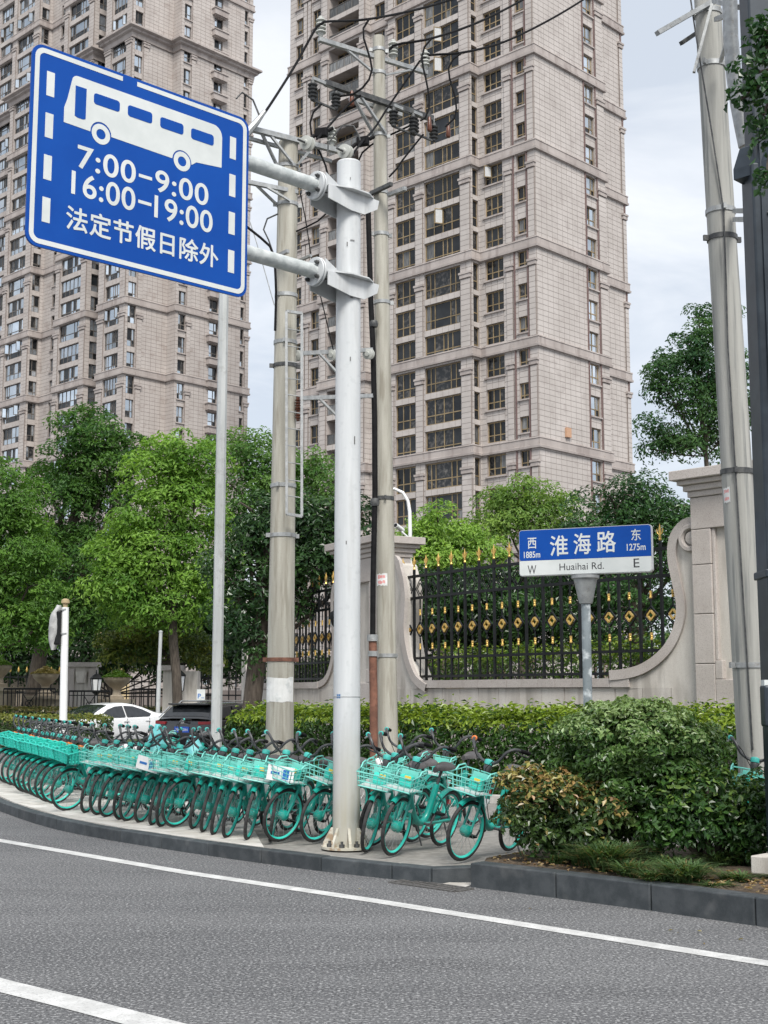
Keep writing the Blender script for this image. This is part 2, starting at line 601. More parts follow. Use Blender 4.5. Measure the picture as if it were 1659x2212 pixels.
# planting bed in front
bed = [(p.x, p.y) for p in pinner] + [(8.2, 9.6), (5.2, 12.0), (3.0, 14.3), (1.9, 14.3), (1.0, 13.2)]
bm_ = bmesh.new()
vs = [bm_.verts.new((x, y, .2)) for x, y in bed]
bm_.faces.new(vs)
bmesh.ops.triangulate(bm_, faces=bm_.faces)
bmesh.ops.subdivide_edges(bm_, edges=bm_.edges, cuts=7, use_grid_fill=True)
for v in bm_.verts:
    if not v.is_boundary: v.co.z += random.uniform(-.01, .035)
me = bpy.data.meshes.new('planting_bed'); bm_.to_mesh(me); bm_.free(); me.materials.append(M_SOIL)
tag(link('planting_bed', me), kind='structure')
sheet('hedge_bed', [(6.4, 18.6), (8.5, 20), (1.6, 27.5), (-1.8, 34), (-3.6, 33), (-3.1, 26.2), (.9, 21.25)], .16, M_SOIL)
sheet('far_verge', [(-45, 47), (-9, 47), (-9, 60), (-45, 62)], .05, M_LAWN)

# ------------------------------------------------------------------ the two apartment towers
M_TILE = mat('cladding_tile', (.425, .388, .362), (.495, .455, .428), rough=.7, scale=.35, detail=5, speck=(.9, (.35, .31, .29), .5, 4, .55))
M_TILE2 = mat('cladding_tile_far', (.40, .36, .335), (.465, .425, .398), rough=.7, scale=.35, detail=5, speck=(.9, (.3, .25, .225), .5, 4, .55))
M_JOINT = mat('cladding_joint', (.19, .16, .145), (.22, .187, .17), rough=.9, scale=.6)
M_TRIM = mat('tower_trim', (.34, .30, .28), (.43, .385, .36), rough=.75, scale=.5, detail=7, stretch=(1, 1, .18), speck=(1.6, (.24, .2, .185), .6, 5, .53, 1))
M_PIPE = mat('brown_pipe', (.14, .09, .085), (.17, .11, .1), rough=.6)
M_GOLDF = mat('bronze_frame', (.22, .165, .09), (.31, .235, .135), rough=.45, metal=.25, scale=2, rnd=.25)
M_GREYF = mat('brown_grey_frame', (.10, .088, .078), (.17, .15, .13), rough=.5, metal=.1, scale=2, rnd=.25)
M_GLD = mat('dark_glass', (.008, .010, .012), (.02, .023, .026), rough=.05, scale=.6, spec=.35, rnd=.5)
M_GLC = mat('coated_glass', (.46, .52, .57), (.62, .67, .72), rough=.06, metal=.88, scale=.5, rnd=.3)
M_CURT = mat('curtained_glass', (.07, .073, .075), (.2, .2, .195), rough=.12, scale=5, stretch=(3, 3, .2), spec=.4, rnd=.5)
M_CLUT = mat('cluttered_glass', (.012, .014, .016), (.13, .12, .11), rough=.1, scale=2.6, detail=7, lo=.48, hi=.72, spec=.4, rnd=.3)
M_WHITE = mat('white_sash', (.42, .43, .43), (.5, .5, .5), rough=.4)
M_ORANGE = mat('orange_panel', (.46, .27, .17), (.52, .32, .2), rough=.6)

WIN = {}
def win_mesh(w, h, style, var, glass):
    """frame mesh and pane mesh of one window, x along the wall, y outward, origin at its lower left corner"""
    key = (round(w, 2), round(h, 2), style, var, glass)
    if key in WIN: return WIN[key]
    rg = random.Random(hash((round(w * 100), round(h * 100), var, glass)) & 0xffff)
    fr, pn = MB(), MB()
    fw = .1 if w > 1.8 else .065
    fmat = [M_GOLDF if style == 'gold' else M_GREYF, M_WHITE]
    def bar(x0, x1, z0, z1, y=0.0, d=.09, mi=0):
        fr.box(((x0 + x1) / 2, y, (z0 + z1) / 2), (x1 - x0, d, z1 - z0), 0, mi)
    bar(0, w, 0, fw); bar(0, w, h - fw, h); bar(0, fw, fw, h - fw); bar(w - fw, w, fw, h - fw)
    ncol = 1 if w < .85 else 2 if w < 1.8 else 3 if w < 2.9 else 4 + (var % 2)
    cuts = [i / ncol for i in range(1, ncol)]
    if ncol == 2: cuts = [.36 if var % 2 else .6]
    if ncol >= 4 and var % 3 == 0: cuts = [.16, .3, .74, .86]
    if ncol >= 4 and var % 3 == 1: cuts = [.25, .38, .5, .75]
    tr = h * (.36 if h > 1.6 else .24) if (h > 1.3 or w > 1.5) else 0
    xs = [0] + [c * w for c in cuts] + [w]
    if tr: bar(fw, w - fw, tr - .045, tr + .045, 0, .08)
    zrows = [(0, tr), (tr, h)] if tr else [(0, h)]
    for c in cuts:
        wide = ncol >= 4 and var % 3 == 0
        bar(c * w - .045, c * w + .045, fw, h - fw, .002, .082)
    choice = {'dark': (0, 0, 0, 3, 3, 2, 0), 'sky': (1, 1, 1, 0, 1, 1), 'mix': (1, 1, 1, 0, 1, 3, 1, 0)}[glass]
    for zi, (z0, z1) in enumerate(zrows):
        for i in range(len(xs) - 1):
            x0, x1 = xs[i], xs[i + 1]
            t = random.Random(var * 31 + i * 7 + zi).uniform(-.012, .012)
            open_ = style == 'gold' and zi == len(zrows) - 1 and w > 2 and var == 2 and i == (var % (len(xs) - 1)) or (style != 'gold' and zi == 1 and w > 2.5 and var == 3 and i in (1, len(xs) - 2))
            mi = rg.choice(choice)
            pn.add([(x0, t, z0), (x1, -t, z0), (x1, -t, z1), (x0, t, z1)], [(0, 1, 2, 3)], mi)
            if open_:
                a = R(58)
                wl = min(x1 - x0, .8)
                ux, uy = math.cos(a), math.sin(a)
                def pt(k, z): return (x0 + ux * k, .05 + uy * k, z)
                for za, zb in ((z0 + .05, z0 + .13), (z1 - .13, z1 - .05)):
                    fr.bar(pt(0, (za + zb) / 2), pt(wl, (za + zb) / 2), .07, .08, 0)
                fr.bar(pt(.03, z0 + .05), pt(.03, z1 - .05), .07, .07, 0); fr.bar(pt(wl - .03, z0 + .05), pt(wl - .03, z1 - .05), .07, .07, 0)
                pn.add([pt(.05, z0 + .1), pt(wl - .05, z0 + .1), pt(wl - .05, z1 - .1), pt(.05, z1 - .1)], [(0, 1, 2, 3)], 1 if var % 2 else 4)
    WIN[key] = (fr.mesh('window', fmat), pn.mesh('pane', [M_GLD, M_GLC, M_CURT, M_CLUT, M_WHITE], fix=False))
    return WIN[key]

def tower(name, label, C, path, z_base, n_st, band0, style, tile_m, big=(), kinds=None, closed_back=(), top=None):
    ang = R(46)
    b_ = Vector((math.cos(ang), math.sin(ang), 0)); a_ = Vector((-b_.y, b_.x, 0))
    root = thing(name, label, 'building', (C.x, C.y, 0))
    def W(p, q, z=0.0): return Vector((C.x, C.y, 0)) + b_ * p + a_ * q + Vector((0, 0, z))
    K = dict(S=(1.51, 2.93), W=(1.07, 2.95), B=(.4, 2.82), R=(.99, 2.87), N=(.28, 2.8), O=(.3, 2.75), L=(.8, 2.8))
    K.update(kinds or {})
    ztop = z_base + 3 * n_st
    body, trim, pipes = MB(), MB(), MB()
    tiles = []                                                    # (origin, dir, out, t0, t1, z0, z1)
    wins = []
    off = Vector((C.x, C.y, 0))
    n = len(path)
    for ei in range(n):
        p0, p1 = W(*path[ei][0]), W(*path[(ei + 1) % n][0])
        cols, pil = path[ei][1], path[ei][2] if len(path[ei]) > 2 else ()
        plain = len(path[ei]) > 3
        d = p1 - p0
        Ln = d.length
        d.normalize()
        o = Vector((-d.y, d.x, 0))
        def pt(t, z, y=0.0): return p0 + d * t + o * y + Vector((0, 0, z))
        def quad(t0, t1, z0, z1):
            if t1 - t0 < .01: return
            body.add([pt(t0, z0), pt(t1, z0), pt(t1, z1), pt(t0, z1)], [(0, 1, 2, 3)])
        x = 0
        for t0, t1, kd in list(cols) + [(Ln, Ln, None)]:
            quad(x, t0, 0, ztop)
            if not plain: tiles.append((p0, d, o, x, t0, 0, ztop, .014))
            x = t1
            if kd is None: break
            s0, s1 = K[kd]
            dep = 1.5 if kd == 'O' else .32
            zl = 0
            for k in range(n_st):
                za, zb = z_base + 3 * k + s0, z_base + 3 * k + s1
                quad(t0, t1, zl, za)
                tiles.append((p0, d, o, t0, t1, zl, za, .014))
                zl = zb
                A, B_, D, E = pt(t0, za), pt(t1, za), pt(t1, zb), pt(t0, zb)
                A2, B2, D2, E2 = (pt(t0, za, -dep), pt(t1, za, -dep), pt(t1, zb, -dep), pt(t0, zb, -dep))
                trim.add([A, B_, D, E, A2, B2, D2, E2], [(0, 1, 5, 4), (1, 2, 6, 5), (2, 3, 7, 6), (3, 0, 4, 7)])
                if kd == 'O':
                    trim.add([A2, B2, D2, E2], [(0, 1, 2, 3)])
                if kd in 'SWRL':                                  # sill
                    trim.box(pt((t0 + t1) / 2, za - .09, .06), (t1 - t0 + .3, .2, .14), math.atan2(d.y, d.x))
                if kd == 'L':
                    trim.box(pt((t0 + t1) / 2, za - .62, .32), (t1 - t0 + .9, .72, .8), math.atan2(d.y, d.x))
                    trim.box(pt((t0 + t1) / 2, za - .17, .36), (t1 - t0 + 1.1, .86, .12), math.atan2(d.y, d.x))
                    trim.box(pt((t0 + t1) / 2, za - 1.0, .22), (t1 - t0 + .5, .44, .26), math.atan2(d.y, d.x))
                wins.append((pt(t0, za, -dep + .1), d, t1 - t0, zb - za, kd, o, dep))
            quad(t0, t1, zl, ztop)
            tiles.append((p0, d, o, t0, t1, zl, ztop, .014))
        for t0, t1 in pil:
            for j in range(-3, 14):
                zb0 = band0 + 9 * j
                if zb0 + 8 > ztop or zb0 < -8: continue
                rz = math.atan2(d.y, d.x)
                body.box(pt((t0 + t1) / 2, zb0 + 4, .06), (t1 - t0, .12, 8.0), rz)
                tiles.append((p0, d, o, t0, t1, zb0 + .5, zb0 + 7.3, .134))
                trim.box(pt((t0 + t1) / 2, zb0 + 7.55, .1), (t1 - t0 + .14, .26, .34), rz)
                trim.box(pt((t0 + t1) / 2, zb0 + 7.84, .12), (t1 - t0 + .3, .34, .2), rz)
                trim.box(pt((t0 + t1) / 2, zb0 + .25, .1), (t1 - t0 + .12, .24, .42), rz)
    # roof
    pts = [W(*q[0], ztop) for q in path]
    body.add(pts, [tuple(range(n))])
    body.build('wall', M_JOINT, root, fix=False)
    tag(trim.build('trim', M_TRIM, root), kind='stuff')
    # bands round the tower, one part each
    def band(z, prof, nm):
        m = MB()
        ring = []
        for r, h in prof:
            row = []
            for i in range(n):
                q0, q1, q2 = W(*path[i - 1][0]), W(*path[i][0]), W(*path[(i + 1) % n][0])
                d1, d2 = (q1 - q0).normalized(), (q2 - q1).normalized()
                n1, n2 = Vector((-d1.y, d1.x, 0)), Vector((-d2.y, d2.x, 0))
                mt = (n1 + n2); mt = mt / max(mt.dot(n1), .3)
                row.append(q1 + mt * r + Vector((0, 0, z + h)))
            ring.append(row)
        vs = [v for row in ring for v in row]
        k = len(ring)
        m.add(vs, [(j * n + i, j * n + (i + 1) % n, (j + 1) * n + (i + 1) % n, (j + 1) * n + i) for j in range(k - 1) for i in range(n)])
        m.build(nm, M_TRIM, root)
    for j in range(-3, 14):
        z = band0 + 9 * j
        if z < 1 or z + 1 > ztop: continue
        if j in big:
            band(z, [(.0, -.9), (.2, -.9), (.25, -.3), (.6, -.15), (.6, .1), (1.0, .25), (1.0, .5), (.5, .8), (.0, .95)], 'cornice')
        else:
            band(z, [(0, -.02), (.24, 0), (.26, .2), (.17, .24), (.17, .8), (.22, .84), (.2, .95), (0, 1.0)], 'band')
    band(ztop - .2, [(0, -.6), (.4, -.4), (.8, .2), (.8, .6), (0, .9)], 'parapet')
    # tiles: nearest 300 as parts, the rest as one
    Cs = []
    for p0, d, o, t0, t1, z0, z1, pr in tiles:
        if t1 - t0 < .12 or z1 - z0 < .1: continue
        nc = max(1, round((t1 - t0) / .8)); tw = (t1 - t0) / nc
        nr = max(1, round((z1 - z0) / .5)); th = (z1 - z0) / nr
        for i in range(nc):
            tt = t0 + i * tw
            zz = z0 + th * np.arange(nr)
            q = np.zeros((nr, 10))
            q[:, 0], q[:, 1] = p0.x + d.x * tt, p0.y + d.y * tt
            q[:, 2] = zz; q[:, 3] = d.x; q[:, 4] = d.y; q[:, 5] = tw; q[:, 6] = th; q[:, 7] = o.x; q[:, 8] = o.y; q[:, 9] = pr
            Cs.append(q)
    T = np.concatenate(Cs)
    # keep only those inside the picture's height
    yc, zc = T[:, 1], T[:, 2]
    dd = yc * CP + (zc - CAM_H) * SP
    xs = 829.5 + F_PX * T[:, 0] / dd
    ys = 1106 - F_PX * ((zc - CAM_H) * CP - yc * SP) / dd
    facing = (-(T[:, 0]) * T[:, 7] - (T[:, 1]) * T[:, 8]) > 0
    vis = (xs > -60) & (xs < 1720) & (ys > -80) & (ys < 1500) & facing
    T = T[vis]; dd = dd[vis]; xs = xs[vis]; ys = ys[vis]
    score = dd - 1000.0 * ((T[:, 5] > .55) & (ys > 5) & (xs > 5) & (ys < 1150) & (T[:, 6] > .4))
    order = np.argsort(score)
    def boxes(T, gap=.02):
        nT = len(T)
        D = np.stack([T[:, 3], T[:, 4], np.zeros(nT)], 1); O = np.stack([T[:, 7], T[:, 8], np.zeros(nT)], 1)
        P0 = T[:, :3]
        up = np.array([0, 0, 1.0])
        V = np.empty((nT, 8, 3))
        g = gap
        for i, (a, b, c) in enumerate(((0, 0, 0), (1, 0, 0), (1, 1, 0), (0, 1, 0), (0, 0, 1), (1, 0, 1), (1, 1, 1), (0, 1, 1))):
            ta = np.where(a, T[:, 5] - g, g); zb = np.where(b, T[:, 6] - g, g); oc = T[:, 9] if c else T[:, 9] - .03
            V[:, i] = P0 + D * ta[:, None] + up * zb[:, None] + O * oc[:, None]
        F = np.array([(4, 7, 6, 5), (0, 4, 5, 1), (1, 5, 6, 2), (2, 6, 7, 3), (3, 7, 4, 0)])
        Q = (F[None] + 8 * np.arange(nT)[:, None, None]).reshape(-1, 4)
        return V.reshape(-1, 3) - np.array([C.x, C.y, 0]), Q
    for i in order[:300]:
        V, Q = boxes(T[i:i + 1])
        link('tile', np_mesh('tile', V, Q, tile_m), root)
    V, Q = boxes(T[order[300:]])
    tag(link('cladding', np_mesh('cladding', V, Q, tile_m), root), kind='stuff')
    # windows
    cand = []
    for w_ in wins:
        p, d, ww, hh, kd, o, dep = w_
        c = p + d * (ww / 2) + Vector((0, 0, hh / 2))
        x, y, z = proj(c)
        face = (EYE - c).dot(o) > 0
        if not face or not (-50 < x < 1710 and -70 < y < 1500): continue
        cand.append((ww * hh / z ** 2, w_))
    cand.sort(key=lambda k: -k[0])
    far = MB()
    for i, (_, (p, d, ww, hh, kd, o, dep)) in enumerate(cand):
        var = random.randrange(9)
        gl = 'sky' if kd in 'R' and style == 'gold' else 'dark' if style == 'gold' else 'mix'
        fm, pm = win_mesh(ww, hh, style, var, gl)
        wo_ = link('window', fm, root)
        wo_.location = p - off
        wo_.rotation_euler = (0, 0, math.atan2(d.y, d.x))
        link('pane', pm, wo_)
        if kd == 'O':
            rl = MB()
            for k in range(5): rl.box((ww * k / 4 if 0 < k < 4 else (.03 if k == 0 else ww - .03), dep - .18, .52), (.06, .06, 1.04))
            rl.box((ww / 2, dep - .18, 1.05), (ww, .08, .07)); rl.box((ww / 2, dep - .18, .06), (ww, .06, .06))
            rl.add([(0, dep - .18, .1), (ww, dep - .18, .1), (ww, dep - .18, 1.0), (0, dep - .18, 1.0)], [(0, 1, 2, 3)], 1)
            link('railing', rl.mesh('railing', [M_GREYF, M_CURT]), wo_)
    return root, W

CR = P(*Z5(1003, 1052), 112.0)
rt, WR = tower('apartment_tower', 'beige tiled apartment tower with bronze window frames behind the middle utility pole', CR, [
    ((17.3, 2.0), [], [(.1, .7)]),
    ((10.86, 2.0), []),
    ((10.86, 0), [(1.62, 3.08, 'R')], [(.15, 1.3)]),
    ((0, 0), [(1.09, 2.10, 'S'), (3.75, 5.85, 'W')], [(.08, .8), (2.65, 3.35)]),
    ((0, 6.49), [(.16, .96, 'N')]),
    ((-1.2, 6.49), [(1.35, 5.75, 'B'), (6.95, 9.5, 'B')], [(.08, 1.2), (5.9, 6.8), (9.65, 10.4)]),
    ((-1.2, 17.0), []),
    ((-.5, 17.0), [(1.1, 2.5, 'B')]),
    ((-.5, 20.1), []),
    ((-1.2, 20.1), [(.95, 5.35, 'O')], [(.1, .85), (5.45, 6.2)]),
    ((-1.2, 26.6), []),
    ((0, 26.6), [(1.4, 2.55, 'W'), (4.1, 5.2, 'W')], [(2.8, 3.3), (3.4, 3.9)]),
    ((0, 32.8), [], (), 1), ((12, 32.8), [], (), 1), ((17.3, 28), [], (), 1)],
    22.73 - 21, 27, 22.73, 'gold', M_TILE)
# downpipes on the right tower
for t, q in ((7.55, None), (9.42, None)):
    m = MB(); p = WR(t, -.06); m.box((p.x, p.y, 41), (.13, .1, 82), R(46)); m.build('downpipe', M_PIPE, rt)
for q in (2.45, .95):
    m = MB(); p = WR(-.06, q); m.box((p.x, p.y, 41), (.1, .13, 82), R(46)); m.build('downpipe', M_PIPE, rt)
m = MB(); p = WR(11.1, 1.94); m.box((p.x, p.y, 41), (.13, .1, 82), R(46)); m.build('downpipe', M_PIPE, rt)
m = MB(); p = WR(17.0, 1.94); m.box((p.x, p.y, 41), (.13, .1, 82), R(46)); m.build('downpipe', M_PIPE, rt)
p = WR(3.98, -.16, 24.55)
MB().box(p, (.66, .22, .85), R(46)).build('orange_panel', M_ORANGE, rt)

CL = P(*Z2(745, 290), 159.0)
lt, WL = tower('apartment_tower', 'greyish beige apartment tower with deep bays rising behind the bus lane sign', CL, [
    ((18.5, -1.7), [(.85, 1.43, 'R'), (5.24, 6.63, 'L'), (10.5, 11.6, 'R')], [(.08, .7), (9.75, 10.4)]),
    ((6.4, -1.7), []),
    ((6.4, 0), [(4.83, 6.03, 'B')], [(3.95, 4.7)]),
    ((0, 0), [(1.34, 4.48, 'B')], [(.06, 1.2), (4.6, 5.9)]),
    ((0, 5.98), [], (), 1),
    ((3, 5.98), []),
    ((3, 8.8), [(.6, 2.3, 'B')]),
    ((0, 8.8), [(1.4, 6.1, 'B')], [(.06, 1.2), (6.25, 7.2)]),
    ((0, 16.1), [], (), 1),
    ((2, 16.1), [(3.0, 4.1, 'W')]),
    ((2, 22.6), [(.5, 1.7, 'B')]),
    ((0, 22.6), [(1.6, 5.9, 'B')], [(.06, 1.3), (6.1, 7.0)]),
    ((0, 29.8), [], (), 1),
    ((2.5, 29.8), [(1.2, 3.2, 'B'), (4.4, 8.0, 'B')]),
    ((2.5, 40), [], (), 1), ((18.5, 40), [], (), 1)],
    49.75 - 48, 37, 49.75, 'grey', M_TILE2, big=(4,),
    kinds=dict(B=(.62, 2.9), R=(.7, 2.75), L=(.95, 2.75), W=(.95, 2.75)))

# ------------------------------------------------------------------ the compound wall: curved in plan, stone base, iron panels
M_GRAN = mat('pale_granite', (.47, .435, .39), (.58, .55, .505), rough=.75, scale=1.2, detail=6, bump=.1, bscale=220, rnd=.06, stretch=(2.2, 2.2, .4),
             speck=[(140, (.24, .21, .19), .5, 2, .52), (1.6, (.27, .245, .215), .65, 6, .53, 1)])
M_GRAN2 = mat('pink_granite', (.39, .35, .32), (.47, .43, .40), rough=.7, scale=1.4, detail=6, bump=.1, bscale=200,
              speck=[(70, (.2, .17, .155), .55, 3, .52), (170, (.56, .53, .5), .5, 2, .56)])
M_BLACK = mat('black_paint', (.006, .007, .008), (.011, .012, .013), rough=.45, scale=12, spec=.25)
M_GOLD = mat('gold_paint', (.60, .39, .11), (.72, .48, .15), rough=.35, metal=.75, scale=20)

# plan curve of the wall, from the right-hand pillar to the left
WP, WPHI = [Vector((5.0, 22.0, 0))], [R(47)]
ds = .05
for i in range(int(20 / ds)):
    ph = R(47 + 13 * (i * ds) / 7.8) if i * ds < 7.8 else R(60 + 1.2 * (i * ds - 7.8))
    WP.append(WP[-1] + Vector((-math.cos(ph), math.sin(ph), 0)) * ds); WPHI.append(ph)
def wall(s, z=0.0, o=0.0):
    """place at s metres leftwards along the wall, height z, o towards the street"""
    if s < 0:
        p, ph = WP[0] + Vector((math.cos(WPHI[0]), -math.sin(WPHI[0]), 0)) * -s, WPHI[0]
    else:
        k = min(s / ds, len(WP) - 1.001); i = int(k); f = k - i
        p, ph = WP[i] * (1 - f) + WP[i + 1] * f, WPHI[i] * (1 - f) + WPHI[i + 1] * f
    n = Vector((-math.sin(ph), -math.cos(ph), 0))
    return p + n * o + Vector((0, 0, z))
def wall_rz(s):
    k = max(0, min(int(s / ds), len(WPHI) - 1))
    return -WPHI[k]

tower_like = None
cw = thing('compound_wall', 'pale granite compound wall with scrolled ends, curving away behind the hedge', 'wall', (3, 24, 0))
Z_COP, Z_C0, Z_LEDGE = 2.04, 1.88, 1.36
def arc_blocks(name, s0, s1, step, z0, z1, o0, o1, m, gap=.006, jit=.004, label=None):
    n = max(1, round((s1 - s0) / step)); st = (s1 - s0) / n
    for i in range(n):
        a, b = s0 + i * st + gap, s0 + (i + 1) * st - gap
        j = random.uniform(-jit, jit)
        q = [wall(a, 0, o0), wall(b, 0, o0), wall(b, 0, o1 + j), wall(a, 0, o1 + j)]
        mb = MB()
        mb.add([(p.x, p.y, z0 + gap) for p in q] + [(p.x, p.y, z1 - gap) for p in q], [(0, 1, 2, 3), (4, 7, 6, 5), (0, 4, 5, 1), (1, 5, 6, 2), (2, 6, 7, 3), (3, 7, 4, 0)])
        mb.build(name, m, cw)
def arc_core(s0, s1, z0, z1, o0, o1, m, name):
    mb = MB()
    n = max(2, int((s1 - s0) / .4))
    for i in range(n):
        a, b = s0 + (s1 - s0) * i / n, s0 + (s1 - s0) * (i + 1) / n
        q = [wall(a, 0, o0), wall(b, 0, o0), wall(b, 0, o1), wall(a, 0, o1)]
        mb.add([(p.x, p.y, z0) for p in q] + [(p.x, p.y, z1) for p in q], [(0, 1, 2, 3), (4, 7, 6, 5), (0, 4, 5, 1), (2, 6, 7, 3)] + ([(3, 7, 4, 0)] if i == 0 else []) + ([(1, 5, 6, 2)] if i == n - 1 else []))
    mb.build(name, m, cw, fix=False)
S_B, S_P0, S_P1 = 7.8, 8.3, 10.2            # right panel's left end, left pillar
S_F2, S_F2E = 10.7, 17.6
arc_core(-.4, 18.6, -.1, Z_C0 - .01, -.3, .155, M_MORTAR, 'wall_core')
for s0, s1 in ((-.4, S_P0), (S_P1, 18.4)):
    arc_blocks('stone_block', s0, s1, .58, Z_LEDGE + .06, Z_C0, .1, .18, M_GRAN)
    arc_blocks('ledge_stone', s0, s1, 1.1, Z_LEDGE - .06, Z_LEDGE + .06, .1, .27, M_GRAN, jit=.002)
    arc_blocks('base_stone', s0, s1, .9, .1, Z_LEDGE - .06, .1, .23, M_GRAN2)
for s0, s1 in ((1.0, 6.9), (11.5, 17.2)):
    arc_blocks('coping_stone', s0, s1, .42, Z_C0, Z_COP, -.22, .23, M_GRAN2, gap=.004, jit=.002)

# scrolled wing walls: outline in (s, z) on the local tangent plane
def wing(s_ref, pts_px, back, name, flip=1, thick=.42, extra=None):
    ph = WPHI[int(max(0, s_ref) / ds)]
    t = Vector((-math.cos(ph), math.sin(ph), 0)); n = Vector((-math.sin(ph), -math.cos(ph), 0))
    p0 = wall(s_ref, 0, .2)
    curve = []
    for x, y in pts_px:
        q = on_plane(x, y, p0, n)
        curve.append(((q - p0).dot(t), q.z))
    fn = lambda a, b, d: p0 + t * a + n * d + Vector((0, 0, b))
    # smooth
    cv = resample([Vector((a, b, 0)) for a, b in curve], .07)
    cv = [(v.x, v.y) for v in cv]
    out = cv + [(back, cv[-1][1]), (back, Z_C0 - .02), (cv[0][0], Z_C0 - .02)] if extra is None else cv + extra
    mb = MB()
    mb.prism(out, fn, -thick, -.03)
    mb.build('wing_wall', M_GRAN, cw)
    # raised border following the curve
    vv = [Vector((a, b, 0)) for a, b in cv]
    inn = offset_line(vv, .15 * flip)
    k = len(vv)
    rb = MB()
    vs = [fn(v.x, v.y, .02) for v in vv] + [fn(v.x, v.y, .02) for v in inn] + [fn(v.x, v.y, -.05) for v in inn] + [fn(v.x, v.y, -thick - .02) for v in vv]
    off_ = [(v + (v - i_) * .12) for v, i_ in zip(vv, inn)]
    vs = [fn(v.x, v.y, .025) for v in off_] + [fn(v.x, v.y, .025) for v in inn] + [fn(v.x, v.y, -.06) for v in inn] + [fn(v.x, v.y, -thick - .02) for v in off_]
    fs = []
    for i in range(k - 1):
        fs += [(i, i + 1, k + i + 1, k + i), (k + i, k + i + 1, 2 * k + i + 1, 2 * k + i), (3 * k + i, 3 * k + i + 1, i + 1, i)]
    rb.add(vs, fs)
    rb.build('scroll_border', M_GRAN2, cw)
    return fn, cv
RW = [(1318, 1467), (1350, 1464), (1385, 1455), (1418, 1436), (1447, 1408), (1466, 1375), (1477, 1338), (1478, 1300), (1470, 1258), (1461, 1215), (1459, 1185), (1465, 1160), (1478, 1143), (1494, 1136), (1513, 1138)]
fnR, cvR = wing(0.0, RW, -.6, 'right', flip=-1)
# volute boss
c = on_plane(1495, 1162, wall(0, 0, .2), Vector((-math.sin(R(47)), -math.cos(R(47)), 0)))
nR_ = Vector((-math.sin(R(47)), -math.cos(R(47)), 0))
vb = MB()
vb.tube([c + nR_ * .03 + (Vector((math.cos(R(47)), -math.sin(R(47)), 0)) * math.cos(a) + Vector((0, 0, 1)) * math.sin(a)) * .19 for a in np.linspace(0, 2 * math.pi, 25)[:-1]], .055, 6, closed=True)
vb.lathe([(.0, 0), (.1, 0), (.1, .05), (.0, .06)], c, 16, axis=nR_)
vb.build('volute', M_GRAN2, cw)
LW = [Z6(1560, 1652), Z6(1500, 1608), Z6(1460, 1560), Z6(1425, 1480), Z6(1400, 1400), Z6(1375, 1270), Z6(1365, 1150), Z6(1371, 1010), Z6(1375, 900), Z6(1362, 780), Z6(1340, 690), Z6(1330, 645), Z6(1310, 632)]
fnL, cvL = wing(S_B + .1, LW, .75, 'left', flip=1, thick=.5)
# wing at the start of the farther panel (mirror of the right one, same size)
def wing_arc(s_edge, sign, name):
    cv = [(-1.1, 2.03), (-.75, 2.06), (-.45, 2.14), (-.22, 2.33), (-.06, 2.62), (.0, 3.0), (-.03, 3.4), (-.1, 3.8), (-.06, 4.15), (.1, 4.35), (.4, 4.4)]
    cv = [(s_edge - sign * a, b) for a, b in cv]
    cv = [(v.x, v.y) for v in resample([Vector((a, b, 0)) for a, b in cv], .1)]
    back = s_edge - sign * .7
    mb = MB()
    mb.prism(cv + [(back, 4.4), (back, 1.85), (cv[0][0], 1.85)], lambda a, b, d: wall(a, b, d), -.25, .17)
    mb.build('wing_wall', M_GRAN, cw)
    vv = [Vector((a, b, 0)) for a, b in cv]
    inn = offset_line(vv, .15 * sign)
    rb = MB(); k = len(vv)
    vs = [wall(v.x, v.y, .22) for v in vv] + [wall(v.x, v.y, .22) for v in inn] + [wall(v.x, v.y, .12) for v in inn] + [wall(v.x, v.y, -.27) for v in vv]
    fs = []
    for i in range(k - 1):
        fs += [(i, i + 1, k + i + 1, k + i), (k + i, k + i + 1, 2 * k + i + 1, 2 * k + i), (3 * k + i, 3 * k + i + 1, i + 1, i)]
    rb.add(vs, fs); rb.build('scroll_border', M_GRAN2, cw)
wing_arc(S_F2, 1, 'a')
wing_arc(S_F2E + .2, -1, 'b')

